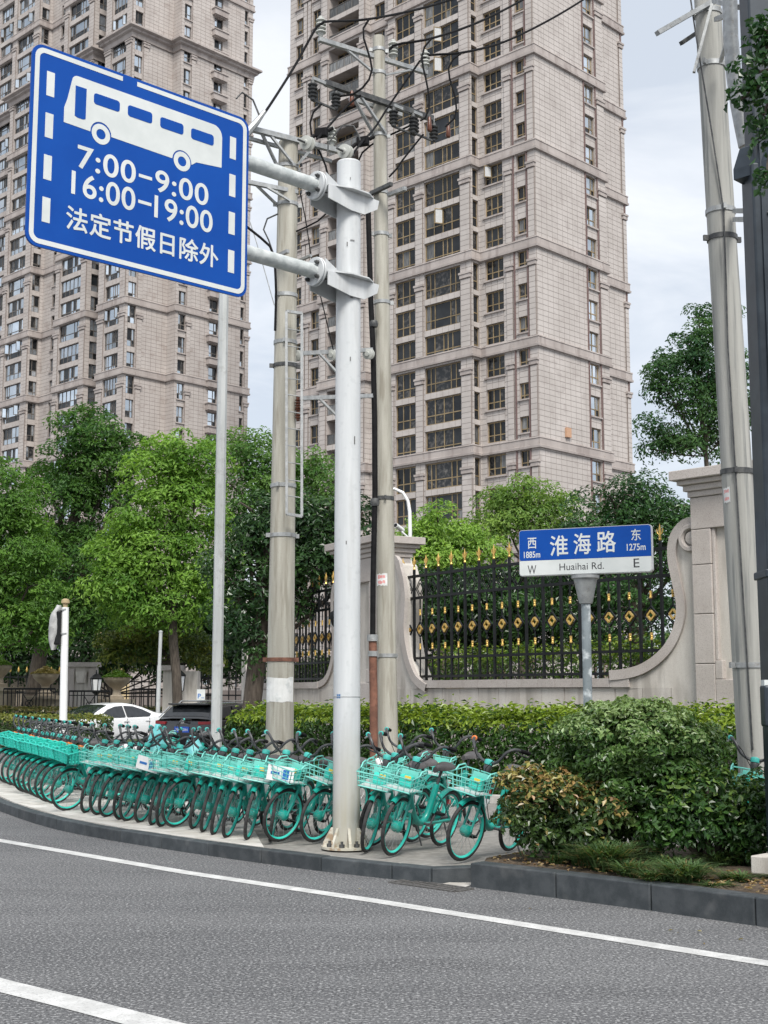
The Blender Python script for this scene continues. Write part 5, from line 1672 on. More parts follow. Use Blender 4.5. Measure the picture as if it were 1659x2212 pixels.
    MB().tube([(.30, -.22, 1.15), (.42, -.12, 1.07), (.43, -.02, .92), (.40, .02, .8), (.42, .05, .66)], .004, 5).tube([(.30, .22, 1.15), (.41, .14, 1.08), (.42, .04, .94), (.38, .02, .8), (.2, .03, .42)], .004, 5).build('brake_cable', M_RUBB, h_)
    st.append(h_)
    # basket
    bk = MB()
    x0, x1, hw, hw2 = .42, .70, .165, .195
    z0, z1f, z1b = .70, .845, .90
    def lp(t):                                   # outline at height fraction t
        a = hw + (hw2 - hw) * t
        return [(x0 - .0, -a, z0 + (z1b - z0) * t), (x1 + .03 * t, -a, z0 + (z1f - z0) * t), (x1 + .03 * t, a, z0 + (z1f - z0) * t), (x0, a, z0 + (z1b - z0) * t)]
    def edge(p, q, n): return [Vector(p) + (Vector(q) - Vector(p)) * i / n for i in range(n + 1)]
    if solid:
        for t0, t1 in ((0, .12), (.3, .42), (.58, .7), (.86, 1)):
            A, B_ = lp(t0), lp(t1)
            for i in range(4):
                j = (i + 1) % 4
                bk.add([A[i], A[j], B_[j], B_[i]], [(0, 1, 2, 3)])
        A, B_ = lp(0), lp(1)
        for i in range(4):
            j = (i + 1) % 4
            for k in range(6):
                p, q = edge(A[i], A[j], 5)[k], edge(B_[i], B_[j], 5)[k]
                bk.bar(p, q, .035, .006)
        bk.add(lp(0), [(0, 1, 2, 3)])
        bk.tube(lp(1), .011, 6, closed=True)
        for y in (-.1, .1): bk.tube([(x1 + .03, y - .05, z1f), (x1 + .02, y - .04, z1f + .045), (x1 + .02, y + .04, z1f + .045), (x1 + .03, y + .05, z1f)], .01, 6)
        st.append(bk.build('basket', M_TEALB, b, fix=False))
    else:
        for t, r in ((0, .008), (.35, .0045), (.68, .0045), (1, .008)): bk.tube(lp(t), r, 5, closed=True)
        A, B_ = lp(0), lp(1)
        for i, n in ((0, 4), (1, 5), (2, 4), (3, 5)):
            j = (i + 1) % 4
            for p, q in zip(edge(A[i], A[j], n), edge(B_[i], B_[j], n)): bk.tube([p, q], .0042, 4, cap=False)
        for p, q in zip(edge(A[0], A[1], 6), edge(A[3], A[2], 6)): bk.tube([p, q], .004, 4, cap=False)
        for y in (-1, 1): bk.tube([(x0, y * hw2, z1b), (x0 + .03, y * hw2, z1b + .03), (x0 + .13, y * hw2, z1b + .015), (x0 + .17, y * hw2, z1b - .03)], .008, 6)
        bk.box((x0, 0, (z0 + z1b) / 2 + .05), (.012, hw * 1.2, .07))
        bk.tube([(.385, 0, .72), (.45, 0, .695), (.66, 0, .695)], .012, 6)
        bb_ = bk.build('basket', M_WIRE, b)
        ft = MB(); ft.box((.56, 0, .703), (.26, .31, .006)); ft.build('floor_tray', M_SILVER, bb_)
        lb = MB(); lb.box((.475, .0, .775), (.075, .15, .12)); lb.build('lock_box', M_TEALB, bb_, bevel=.02)
        MB().box((.517, .03, .815), (.006, .07, .04)).build('label', M_YEL, bb_)
        st.append(bb_)
    st.append(fw)
    b['n'] = 0; del b['n']
    for o in st: o['steer'] = 1
    return b
BIKE, BIKE_S = make_bike(False), make_bike(True)
def steer(root, d):
    p = Matrix.Translation((.40, 0, 0)); q = Matrix.Translation((-.40, 0, 0))
    for ch in root.children:
        if ch.get('steer'): ch.matrix_basis = p @ Matrix.Rotation(R(d), 4, 'Z') @ q
_used = set()
def put_bike(fpos, heading, label, lean=8, st=4, solid=False, z=.14, group='teal shared bikes parked along the kerb'):
    proto = BIKE_S if solid else BIKE
    o = proto if proto.name not in _used else copy_tree(proto)
    _used.add(proto.name)
    h = Vector((math.cos(R(heading)), math.sin(R(heading)), 0))
    p = Vector((fpos[0], fpos[1], 0)) - h * .51
    o.location = (p.x, p.y, z - .002)
    o.rotation_euler = (R(-lean), 0, R(heading))
    steer(o, st)
    tag(o, label, 'bicycle', group)
    return o
ORD = 'first second third fourth fifth sixth seventh eighth ninth tenth eleventh twelfth thirteenth fourteenth fifteenth sixteenth seventeenth eighteenth nineteenth'.split()
rb = random.Random(3)
rowL = [(143, 1751), (119, 1736), (106, 1732), (90, 1724), (77, 1718), (66, 1714), (56, 1711), (42, 1700), (29, 1696), (18.5, 1692), (8, 1685)]
rowM = [(182, 1755), (210, 1760), (229, 1764), (258, 1770), (272, 1773), (300, 1776), (325, 1781), (345, 1785), (378, 1788), (413, 1789), (434, 1796), (455, 1801), (485, 1808), (528, 1812), (578, 1817), (604, 1820), (680, 1821)]
BK = []
for i, (x, y) in enumerate(rowL):
    lab = 'teal bike with solid bright basket at the right end of the packed left cluster' if i == 0 else \
          f'{ORD[i]} teal bike counted leftwards within the tightly packed solid basket cluster'
    BK.append(put_bike(G(x, y, .14), 228 + rb.uniform(-1, 1), lab, 10 + rb.uniform(-.5, .5), rb.uniform(-1, 2), True))
for i, (x, y) in enumerate(rowM):
    k = len(rowM) - i
    lab = f'teal wire basket bike standing {ORD[k - 1]} to the left of the stout white sign post'
    hd = 247 + rb.uniform(-5, 5) + i * .2
    BK.append(put_bike(G(x, y, .14), hd, lab, 12.5 + rb.uniform(-3, 2.5), -16 if i in (8, 15, 16) else rb.uniform(11, 20) if 9 <= i <= 14 else rb.uniform(0, 12)))
M_ = len(rowL)
# the four bikes right of the white post
R1 = put_bike(G(785, 1839, .14), 239, 'teal bike close to the right side of the white post, front wheel nearly end on', 12, 16)
R0 = put_bike(G(803, 1827, .14), 232, 'teal bike squeezed against the right of the white post, white cup in basket', 11, 4)
R2 = put_bike(G(845, 1848, .14), 238, 'middle teal bike right of the white post with worn silver fork blade', 12, 3)
R3 = put_bike(G(998, 1861, .14), 238, 'teal bike with orange bell beside the red tipped shrub', 12, -8)
put_bike((3.55, 13.45), 243, 'teal bike half hidden behind the right bushes by the leaning concrete pole', 8, 5)
put_bike((-4.75, 30.0), 186, 'teal bike standing alone behind the row in front of the dark car', 4, 0, z=.0)
put_bike((.55, 16.2), 236, 'teal bike of the back row seen just right behind the white post', 8, 4)
put_bike((.0, 16.6), 236, 'teal bike of the back row hidden mostly behind the white post', 8, 4)
# one-off parts
def child(o, nm): return [c for c in o.children if c.name.split('.')[0] == nm][0]
def own(o): o.data = o.data.copy(); return o
for i in (0, 1, 2, 3): 
    s = own(child(BK[M_ + i], 'saddle')); s.data.materials[0] = M_WCOV; s['label'] = 'saddle in a white cover'
bl = own(child(child(R3, 'handlebar'), 'bell')); bl.data.materials[0] = M_ORNG; bl['label'] = 'orange bell'
for o, mm in ((BK[M_ + 14], 0), (BK[M_ + 5], 1)):
    bk = child(o, 'basket')
    pl = MB().box((.735, .0, .79), (.006, .30, .17)).build('advert_plate', M_WCOV); pl.parent = bk; pl['label'] = 'white advert plate with blue print'
    p2 = MB().box((.7395, .06, .785), (.003, .07, .11)).box((.7395, -.06, .79), (.003, .1, .03)).build('print', mat('print_blue', (.02, .14, .42))); p2.parent = pl
q = child(R0, 'basket')
cp = thing('paper_cup', 'white paper cup lying in the bike basket right of the white post', 'cup', (0, 0, 0))
wm = Matrix.LocRotScale(R0.location, R0.rotation_euler, None)
c0, c1 = wm @ Vector((.66, .08, .90)), wm @ Vector((.60, -.02, .935))
cp.location = c0
MB().tube([c0, c1], [.042, .034], 14).build('cup_body', M_WCOV, cp)
for i, bo in enumerate(BK[:M_]):     # older bikes carry a red lock under the bar
    rl_ = MB().box((.40, 0, .90), (.05, .1, .04)).build('lock', M_ORNG) if i == 0 else None
    if rl_: LOCK = rl_; rl_.parent = bo
    else:
        c = LOCK.copy(); COL.objects.link(c); c.parent = bo
# teal rain hood over one handlebar, second hood lying lower
def hood(label, top, base, r0, r1, tilt):
    t = thing('rain_hood', label, 'rain hood', base)
    mb = MB(); vs, fs = [], []; rows, n = 9, 18
    rg = random.Random(9)
    for j in range(rows + 1):
        k = j / rows
        c = Vector(base) + (Vector(top) - Vector(base)) * k
        r = r0 + (r1 - r0) * (k ** 1.15)
        for i in range(n):
            a = 2 * math.pi * i / n
            rr = r * (1 + .07 * math.sin(a * 3 + k * 7) + rg.uniform(-.03, .03))
            vs.append(c + Vector((math.cos(a) * rr, math.sin(a) * rr * .8, math.cos(a) * rr * tilt)))
    for j in range(rows):
        for i in range(n): fs.append((j * n + i, j * n + (i + 1) % n, (j + 1) * n + (i + 1) % n, (j + 1) * n + i))
    fs.append(tuple(rows * n + i for i in range(n)))
    mb.add(vs, fs, 0, True); o = mb.build('hood_cloth', mat('light_teal_cloth', (.13, .52, .54), (.22, .62, .63), rough=.45, scale=4, bump=.3, bscale=14), t, angle=80)
    return t
hood('light teal rain hood standing over a handlebar in front of the dark car', P(341, 1564, 17.9), P(336, 1622, 17.9), .155, .03, -.1)
hood('light teal rain hood slumped between handlebars near the octagonal post', P(418, 1590, 17.6), P(424, 1632, 17.6), .17, .05, -.25)

# ------------------------------------------------------------------ cars
M_CARW = mat('white_car_paint', (.74, .75, .76), (.78, .79, .79), rough=.25, coat=.6)
M_CARB = mat('black_car_paint', (.012, .013, .014), (.016, .017, .018), rough=.22, coat=.8)
M_TINT = mat('tinted_glass', (.01, .012, .014), (.02, .022, .025), rough=.04, spec=.8)
M_CHRO = mat('chrome', (.6, .6, .6), (.65, .65, .65), rough=.18, metal=.9)
M_TAIL = mat('tail_lamp_red', (.17, .008, .012), (.24, .012, .018), rough=.2, coat=.5)
M_PLATE = mat('plate_blue', (.01, .06, .36), (.015, .08, .40), rough=.4)
def car(name, label, cat, pos, hd, st, cab, paint, wheels, W2, wr=.33):
    """st: stations (x, half width, sill z, belt z) of the lower body; cab: (belt outline xs, roof xs, belt z, roof z, widths)"""
    root = thing(name, label, cat, (pos[0], pos[1], 0))
    u = Vector((hd[0], hd[1], 0)).normalized(); l = Vector((-u.y, u.x, 0)); o = Vector((pos[0], pos[1], 0))
    T = lambda x, y, z: o + u * x + l * y + Vector((0, 0, z))
    mb = MB(); vs, fs = [], []; k = 12
    for x, hw, z0, zb in st:
        half = [(hw * .5, z0), (hw * .93, z0 + .03), (hw, z0 + .18), (hw * 1.0, zb - .25), (hw * .975, zb - .06), (hw * .9, zb)]
        for y, z in half: vs.append(T(x, y, z))
        for y, z in reversed(half): vs.append(T(x, -y, z))
    for i in range(len(st) - 1):
        for j in range(k): fs.append((i * k + j, i * k + (j + 1) % k, (i + 1) * k + (j + 1) % k, (i + 1) * k + j))
    fs += [tuple(range(k)), tuple(reversed(range((len(st) - 1) * k, len(st) * k)))]
    mb.add(vs, fs, 0, True)
    bd = mb.build('body', paint, root, angle=35)
    prof, wb, wr_, zb, side, wind, back = cab     # roof line [(x, z)], widths at belt and roof, belt height, side window outline, glass spans
    def half(z): return wb + (wr_ - wb) * max(0, min(1, (z - zb) / (max(p[1] for p in prof) - zb)))
    dense = [(v.x, v.y) for v in resample([Vector((x, z, 0)) for x, z in prof], .1)]
    sh = MB(); vs = []
    for x, z in dense:
        h = half(z)
        for y, zz in ((-wb, zb - .04), (-h - .01, z - .07), (-h * .9, z - .012), (-h * .5, z + .012), (h * .5, z + .012), (h * .9, z - .012), (h + .01, z - .07), (wb, zb - .04)): vs.append(T(x, y, max(zz, zb - .04)))
    n = len(dense)
    sh.add(vs, [(i * 8 + j, i * 8 + j + 1, (i + 1) * 8 + j + 1, (i + 1) * 8 + j) for i in range(n - 1) for j in range(7)], 0, True)
    sh.build('roof', paint, root, angle=55)
    for nm, (xa, xc) in (('windscreen', wind), ('rear_window', back)):
        g = MB(); seg = [(x, z) for x, z in dense if min(xa, xc) <= x <= max(xa, xc)]; vs = []
        for x, z in seg:
            h = half(z)
            for y, dz in ((-h * .88, -.004), (-h * .5, .02), (h * .5, .02), (h * .88, -.004)): vs.append(T(x, y, z + dz + .004))
        g.add(vs, [(i * 4 + j, i * 4 + j + 1, (i + 1) * 4 + j + 1, (i + 1) * 4 + j) for i in range(len(seg) - 1) for j in range(3)], 0, True)
        g.build(nm, M_TINT, root)
    for s in (-1, 1):
        for part in side:
            g = MB()
            g.prism(part, lambda x, z, d, s=s: T(x, s * (half(z) + .022 + d + (wb - half(z)) * .0), z), -.03, .006)
            g.build('side_window', M_TINT, root)
    for x in wheels:
        for s in (-1, 1):
            c = T(x, s * (W2 - .1), wr)
            w_ = MB(); w_.lathe([(wr * .7, -.1), (wr * .97, -.1), (wr, -.06), (wr, .06), (wr * .97, .1), (wr * .7, .1)], c, 28, axis=l); wo2 = w_.build('wheel', M_TYRE, root)
            r_ = MB()
            for i in range(7):
                a = 2 * math.pi * i / 7
                r_.bar(c + l * (s * .085), c + l * (s * .085) + (u * math.cos(a) + Vector((0, 0, 1)) * math.sin(a)) * wr * .68, .055, .03)
            r_.lathe([(wr * .64, -.02), (wr * .7, 0), (wr * .64, .02)], c + l * (s * .085), 28, axis=l)
            r_.build('rim', M_ALU, wo2)
            a_ = MB(); a_.lathe([(wr * 1.13, -.02), (wr * 1.13, .01), (.05, .01)], c + l * (s * (.068)), 28, axis=l * s); a_.build('wheel_arch', M_RUBB, root)
    return root, T, u, l
HD = Vector((-.60, -.80, 0)).normalized()
sed, T, u, l = car('white_sedan', 'white fastback sedan facing left behind the low clipped hedge', 'car', (-9.3, 44.0), HD,
    [(-2.36, .70, .45, .92), (-2.28, .84, .34, 1.08), (-1.9, .90, .28, 1.09), (-1.2, .92, .25, 1.02), (0, .92, .25, .98), (.95, .92, .25, .98), (1.5, .90, .26, .94), (2.1, .82, .3, .82), (2.36, .62, .4, .66)],
    ([(1.22, .98), (.75, 1.2), (.3, 1.37), (-.15, 1.43), (-.65, 1.43), (-1.15, 1.33), (-1.65, 1.16), (-2.0, 1.08)], .86, .60, .98, [[(.86, 1.0), (.40, 1.24), (.05, 1.335), (-.26, 1.355), (-.26, 1.0)], [(-.34, 1.0), (-.34, 1.355), (-.72, 1.335), (-1.1, 1.23), (-1.42, 1.09), (-1.3, 1.0)]], (1.15, .3), (-1.15, -1.85)), M_CARW, (-1.42, 1.4), .92)
for s in (-1, 1):
    MB().ball(T(.78, s * 1.02, 1.02), (.12, .1, .075), 10, 6).build('mirror', M_CARW, sed)
    MB().bar(T(-.15, s * .925, .86), T(-.37, s * .925, .865), .03, .035).build('door_handle', M_CARW, sed)
    MB().bar(T(-1.1, s * .925, .87), T(-1.3, s * .925, .875), .03, .035).build('door_handle', M_CARW, sed)
MB().bar(T(.75, 1.03, .98), T(.72, 1.04, .8), .05, .02).build('ribbon', M_TAIL, sed)
seam = MB()
for x in (.72, -.28, -1.25):
    seam.bar(T(x, .923, .32), T(x - .02, .923, .96), .012, .01)
seam.build('door_seam', M_RUBB, sed)

HD2 = Vector((.42, .91, 0)).normalized()
suv, T, u, l = car('black_suv', 'black sport utility car seen from behind, partly hidden by the octagonal post', 'car', (-4.45, 38.15), HD2,
    [(-2.36, .74, .5, .95), (-2.32, .88, .38, 1.02), (-2.1, .93, .3, 1.08), (-1.2, .945, .26, 1.08), (.6, .945, .26, 1.05), (1.2, .93, .28, 1.04), (2.0, .86, .34, .92), (2.33, .7, .45, .75)],
    ([(1.4, 1.05), (.9, 1.27), (.45, 1.43), (-.2, 1.5), (-1.0, 1.5), (-1.75, 1.45), (-1.95, 1.38), (-2.25, 1.08)], .87, .68, 1.06, [[(.95, 1.08), (.5, 1.31), (.15, 1.41), (-.2, 1.425), (-.2, 1.08)], [(-.28, 1.08), (-.28, 1.425), (-1.05, 1.42), (-1.05, 1.08)], [(-1.13, 1.08), (-1.13, 1.42), (-1.6, 1.36), (-1.85, 1.2), (-1.8, 1.1)]], (1.3, .5), (-1.9, -2.22)), M_CARB, (-1.4, 1.4), .945, .36)
MB().box(T(-1.93, 0, 1.475), (.36, 1.28, .05), math.atan2(u.y, u.x)).build('spoiler', M_CARB, suv, bevel=.015)
for s in (-1, 1):
    MB().bar(T(-2.30, s * .87, .985), T(-2.36, s * .52, .975), .08, .075).bar(T(-2.1, s * .94, 1.0), T(-2.3, s * .87, .985), .06, .085).build('tail_light', M_TAIL, suv)
    MB().tube([T(-1.6, s * .64, 1.47), T(-1.45, s * .64, 1.555), T(.1, s * .64, 1.555), T(.3, s * .63, 1.47)], .022, 8).build('roof_rail', M_CHRO, suv)
    MB().bar(T(-2.2, s * .86, 1.12), T(-1.85, s * .76, 1.4), .035, .02).build('window_trim', M_CHRO, suv)
    MB().ball(T(.85, s * 1.04, 1.1), (.12, .1, .08), 10, 6).build('mirror', M_CARB, suv)
nrm = -u
pc_ = T(-2.375, 0, .80)
rot = Matrix(((-l.x, nrm.x, 0), (-l.y, nrm.y, 0), (0, 0, 1)))
plm = MB().box(pc_, (.46, .03, .15), math.atan2(-l.y, -l.x)).build('number_plate', M_PLATE, suv)
put_text('lettering', text_mesh('苏A·8620N', weight=.01, width=.38, height=.085), M_SWHITE, plm, sign_mtx(pc_ - u * .017 + l * .19 - Vector((0, 0, .042)), -l, -u))
MB().lathe([(.055, 0), (.06, .012), (.04, .02)], T(-2.34, 0, .985), 16, axis=-u).build('badge', M_CHRO, suv)
MB().bar(T(-2.12, .18, 1.14), T(-2.13, -.3, 1.13), .025, .02).build('wiper', M_RUBB, suv)
MB().box(T(-2.365, 0, .5), (.06, 1.5, .22), math.atan2(u.y, u.x)).build('bumper', M_RUBB, suv, bevel=.02)

# ------------------------------------------------------------------ leaves, trees, hedges
M_LEAF = leaf_mat('leaf', .5, .38, .35)
M_GLOSSY = leaf_mat('glossy_leaf', .33, .27, .55)
M_BARK = mat('bark', (.045, .036, .028), (.10, .082, .065), rough=.95, scale=5, stretch=(4, 4, .6), bump=.6, bscale=20)
M_BARK2 = mat('pale_bark', (.13, .11, .09), (.2, .17, .14), rough=.95, scale=5, stretch=(4, 4, .6), bump=.5, bscale=20)
def norm(a): return a / np.maximum(np.linalg.norm(a, axis=1, keepdims=True), 1e-6)
def rand_dir(n): return norm(RNG.normal(size=(n, 3)))
def leaf_mesh(name, Pn, D, size, tint, m, aspect=.42, upness=.55, rough=.75, off=None, droop=.25):
    n = len(Pn)
    nor = norm(D * .8 + np.array([0, 0, upness]) + RNG.normal(size=(n, 3)) * rough * .6)
    t = RNG.normal(size=(n, 3)) + D * .7 - np.array([0, 0, droop])
    t = norm(t - nor * (t * nor).sum(1, keepdims=True))
    s = np.cross(nor, t)
    L_ = (size * RNG.uniform(.65, 1.3, n))[:, None]
    Wd = L_ * aspect * RNG.uniform(.8, 1.2, n)[:, None]
    V = np.empty((n, 4, 3))
    V[:, 0] = Pn - t * L_ * .5
    V[:, 1] = Pn + s * Wd * .5 + nor * Wd * .22 + t * L_ * .04
    V[:, 2] = Pn + t * L_ * .5 - nor * L_ * .12
    V[:, 3] = Pn - s * Wd * .5 + nor * Wd * .22 + t * L_ * .04
    if off is not None: V = V - np.array(off)
    b = np.arange(n)[:, None] * 4
    Q = np.concatenate([np.concatenate([b, b + 1, b + 2], 1), np.concatenate([b, b + 2, b + 3], 1)])
    me = np_mesh(name, V.reshape(-1, 3), Q, m)
    at_ = me.color_attributes.new('tint', 'FLOAT_COLOR', 'POINT')
    c4 = np.ones((n, 4, 4), dtype=np.float32); c4[:, :, :3] = tint[:, None, :]
    at_.data.foreach_set('color', c4.ravel())
    return me
def mixcol(a, b, t): return np.array(a)[None] * (1 - t[:, None]) + np.array(b)[None] * t[:, None]
def tints(n, ca, cb, t, jit=.16):
    c = mixcol(ca, cb, np.clip(t, 0, 1))
    return np.clip(c * RNG.uniform(1 - jit, 1 + jit, (n, 1)), .002, .9)

def crown_points(blobs, clump, per, fill=.5):
    """blobs = (centre, (rx, ry, rz)); clumps of leaves over and inside each; returns places, outward directions, clump number, height in clump"""
    Ps, Ds, Cs, k0 = [], [], [], 0
    for c, r in blobs:
        r = np.array(r); c = np.array(c)
        area = 4 * math.pi * ((r[0] * r[1]) ** 1.6 / 3 + (r[0] * r[2]) ** 1.6 / 3 + (r[1] * r[2]) ** 1.6 / 3) ** (1 / 1.6)
        nc = max(4, int(area / (clump ** 2 * 1.9)))
        d = rand_dir(nc)
        rad = RNG.uniform(fill, 1.0, nc) ** .6
        cc = c + d * r * rad[:, None]
        rc = clump * RNG.uniform(.6, 1.35, nc)
        m = (per * (rc / clump) ** 2).astype(int) + 2
        idx = np.repeat(np.arange(nc), m)
        dd = rand_dir(len(idx))
        dd[:, 2] = np.where((dd[:, 2] < 0) & (RNG.random(len(idx)) < .6), -dd[:, 2], dd[:, 2])
        q = cc[idx] + dd * (rc[idx] * RNG.uniform(.45, 1.0, len(idx)) ** .5)[:, None] * np.array([1, 1, .72])
        Ps.append(q); Ds.append(norm(dd * .7 + d[idx] * .5)); Cs.append(idx + k0); k0 += nc
    return np.concatenate(Ps), np.concatenate(Ds), np.concatenate(Cs), k0
def px_blobs(Y, *bl):
    out = []
    for b in bl:
        x, y, rx, ry = b[:4]
        k = Y / F_PX
        yy = Y + (b[4] if len(b) > 4 else 0)
        c = P(x, y, yy)
        out.append((tuple(c), (rx * k, rx * k * .9, ry * k)))
    return out
def tree(label, Y, trunk, blobs, ca, cb, size, clump, per, m=None, fill=.55, name='tree', cat='tree', group='street trees and garden trees', trunk_r=.16, aspect=.42, z0=0.0, bark=None, limbs=True, bias=0.0):
    bl = px_blobs(Y, *blobs)
    base = P(trunk[0], 1560, Y); base = Vector((base.x, base.y, z0))
    root = thing(name, label, cat, base, group)
    Pn, D, C_, k = crown_points(bl, clump, per, fill)
    ca, cb = [tuple(v * (1.34 if m is None else 1.22) for v in c_) for c_ in (ca, cb)]
    tc_ = RNG.normal(.47 + bias, .25, k)
    t = tc_[C_] + RNG.normal(0, .17, len(Pn)) + .16 * np.sin(Pn[:, 0] * 1.1 + Pn[:, 2] * .9) * np.sin(Pn[:, 2] * 1.3 - Pn[:, 0] * .4 + 1)
    link('crown', leaf_mesh('crown', Pn, D, size, tints(len(Pn), ca, cb, t), m or M_LEAF, aspect, off=base), root)
    top = max(bl, key=lambda b: b[0][2])[0]
    mb = MB()
    cen = Vector(np.mean([b[0] for b in bl], axis=0))
    fork = Vector((base.x + (cen.x - base.x) * .35, base.y + (cen.y - base.y) * .35, max(z0 + 1.6, min(b[0][2] - b[1][2] for b in bl) + .3)))
    mb.tube(resample([base, base + (fork - base) * .5 + Vector((.06, 0, 0)), fork, Vector(top) * .6 + cen * .4], .5), [trunk_r * (1.25 - .9 * i / 40) if i < 35 else trunk_r * .45 for i in range(len(resample([base, base + (fork - base) * .5 + Vector((.06, 0, 0)), fork, Vector(top) * .6 + cen * .4], .5)))], 10)
    if limbs:
        for c, r in bl:
            c = Vector(c)
            mb.tube(resample([fork, fork * .5 + c * .5 + Vector((0, 0, -.25 * r[2])), c], .6), .045 * (trunk_r / .16), 6)
            for q in range(3):
                e = c + Vector((random.uniform(-.7, .7) * r[0], random.uniform(-.6, .6) * r[1], random.uniform(.1, .75) * r[2]))
                mb.tube([c, (c + e) / 2 + Vector((0, 0, .05)), e], .022 * (trunk_r / .16), 5)
    mb.build('trunk', bark or M_BARK, root)
    return root
GD, GM, GL = (.022, .066, .016), (.045, .112, .020), (.105, .20, .036)
tree('mid green leafy tree cut by the left edge of the picture', 52, (-40,), [(-25, 1075, 75, 90), (35, 1100, 60, 70), (15, 1190, 90, 80), (60, 1270, 80, 70), (0, 1320, 90, 80), (70, 1365, 70, 50), (-40, 1200, 70, 120)], GM, GL, .19, .7, 130)
tree('tall dark crowned tree with a thick dark trunk near the left edge', 60, (48,), [(190, 950, 75, 65), (150, 1010, 80, 70), (235, 1020, 85, 80), (130, 1110, 95, 90), (230, 1130, 90, 90), (80, 1210, 80, 80), (170, 1240, 110, 90), (110, 1330, 90, 60), (290, 1000, 45, 50), (200, 1330, 80, 60)], GD, (.075, .155, .03), .21, .8, 130, trunk_r=.30)
tree('broad bright green tree standing left of the octagonal post', 50, (385,), [(395, 985, 62, 55), (345, 1035, 70, 60), (430, 1030, 60, 65), (300, 1120, 70, 60), (395, 1110, 90, 80), (265, 1200, 70, 55), (340, 1210, 90, 75), (430, 1210, 60, 80), (290, 1275, 90, 55), (400, 1300, 80, 55), (330, 1325, 85, 40), (240, 1270, 50, 45)], (.06, .14, .02), (.165, .28, .05), .20, .72, 135, bias=.05)
tree('round topped tree rising behind the stout concrete pole', 62, (620,), [(515, 985, 70, 50), (570, 1000, 60, 60), (520, 1070, 80, 70), (610, 1060, 75, 75), (560, 1130, 80, 70), (690, 1050, 45, 75), (665, 1110, 70, 60), (720, 1150, 50, 60)], (.04, .105, .024), (.11, .195, .05), .21, .8, 120)
tree('glossy dark evergreen tree with a dark trunk between octagonal post and concrete pole', 32.5, (520,), [(560, 1120, 60, 50), (610, 1140, 70, 60), (680, 1130, 70, 65), (540, 1190, 65, 60), (620, 1220, 75, 60), (720, 1190, 60, 70), (500, 1230, 35, 60), (560, 1270, 65, 60), (520, 1340, 55, 60), (600, 1300, 50, 60), (660, 1230, 70, 45), (545, 1400, 45, 45), (770, 1150, 45, 60), (780, 1220, 35, 40)], (.011, .036, .012), (.045, .10, .026), .15, .5, 120, M_GLOSSY, trunk_r=.2)
tree('low yellow green broadleaf tree behind the dark car', 53, (388,), [(280, 1385, 55, 30), (340, 1370, 55, 35), (395, 1390, 60, 38), (430, 1420, 45, 30), (255, 1415, 40, 25), (310, 1415, 40, 25)], (.035, .075, .012), (.19, .21, .035), .2, .5, 80, M_GLOSSY, trunk_r=.13)
tree('small bright green tree beyond the iron fence, nearest the curved white post', 41, (950,), [(945, 1135, 42, 38), (915, 1185, 55, 40), (975, 1185, 60, 45), (890, 1175, 30, 30), (1040, 1190, 50, 40), (1000, 1150, 45, 35), (940, 1225, 70, 40), (1060, 1225, 60, 40)], (.10, .19, .035), (.23, .35, .075), .15, .5, 105, z0=1.9)
tree('round mid green tree in front of the tower corner', 50, (1130,), [(1120, 1075, 60, 42), (1175, 1090, 55, 45), (1085, 1100, 50, 45), (1130, 1130, 75, 50), (1200, 1135, 45, 45), (1070, 1150, 45, 40), (1200, 1180, 50, 50)], (.07, .14, .03), (.18, .27, .065), .17, .6, 95, z0=1.9)
tree('dense dark green dome of clipped evergreen left of the tall wall pillar', 29, (1380,), [(1330, 1100, 75, 48), (1400, 1085, 85, 52), (1460, 1100, 65, 60), (1270, 1140, 55, 50), (1320, 1180, 95, 70), (1430, 1180, 100, 80), (1500, 1160, 45, 80), (1370, 1280, 140, 70), (1260, 1290, 90, 70), (1390, 1370, 130, 60), (1230, 1220, 60, 60)], (.014, .05, .016), (.05, .12, .028), .105, .42, 120, M_GLOSSY, z0=1.9)
tree('dark evergreen screen close behind the left half of the iron fence', 34.5, (1040,), [(930, 1290, 60, 50), (1010, 1280, 70, 50), (1090, 1280, 70, 55), (1160, 1290, 70, 60), (900, 1360, 60, 60), (980, 1360, 80, 60), (1070, 1370, 80, 60), (1160, 1370, 80, 60), (1230, 1330, 60, 80), (860, 1300, 40, 60), (1050, 1330, 150, 60), (950, 1330, 100, 60)], (.010, .036, .012), (.045, .105, .024), .14, .48, 130, M_GLOSSY, z0=1.9)
tree('tall airy camphor tree against the sky behind the leaning pole', 46, (1560,), [(1440, 790, 42, 32), (1490, 745, 55, 45), (1530, 800, 60, 60), (1460, 860, 60, 45), (1420, 925, 42, 32), (1530, 890, 60, 55), (1480, 960, 60, 38), (1550, 960, 50, 45), (1555, 720, 35, 55), (1510, 690, 30, 25), (1590, 850, 60, 120), (1410, 970, 25, 18), (1425, 815, 25, 15)], (.02, .062, .024), (.07, .14, .045), .15, .5, 105, fill=.35, trunk_r=.1)
tree('dark foliage filling the gap behind the far left railings', 72, (210,), [(100, 1400, 100, 70), (220, 1400, 90, 70), (340, 1400, 80, 60), (460, 1400, 70, 90), (540, 1430, 60, 80), (20, 1420, 80, 60), (430, 1330, 70, 70), (620, 1450, 60, 60), (60, 1330, 90, 70), (170, 1330, 90, 70), (280, 1340, 80, 60), (100, 1250, 90, 60), (500, 1350, 60, 70), (350, 1300, 90, 60)], (.008, .024, .009), (.03, .066, .018), .3, .95, 95)
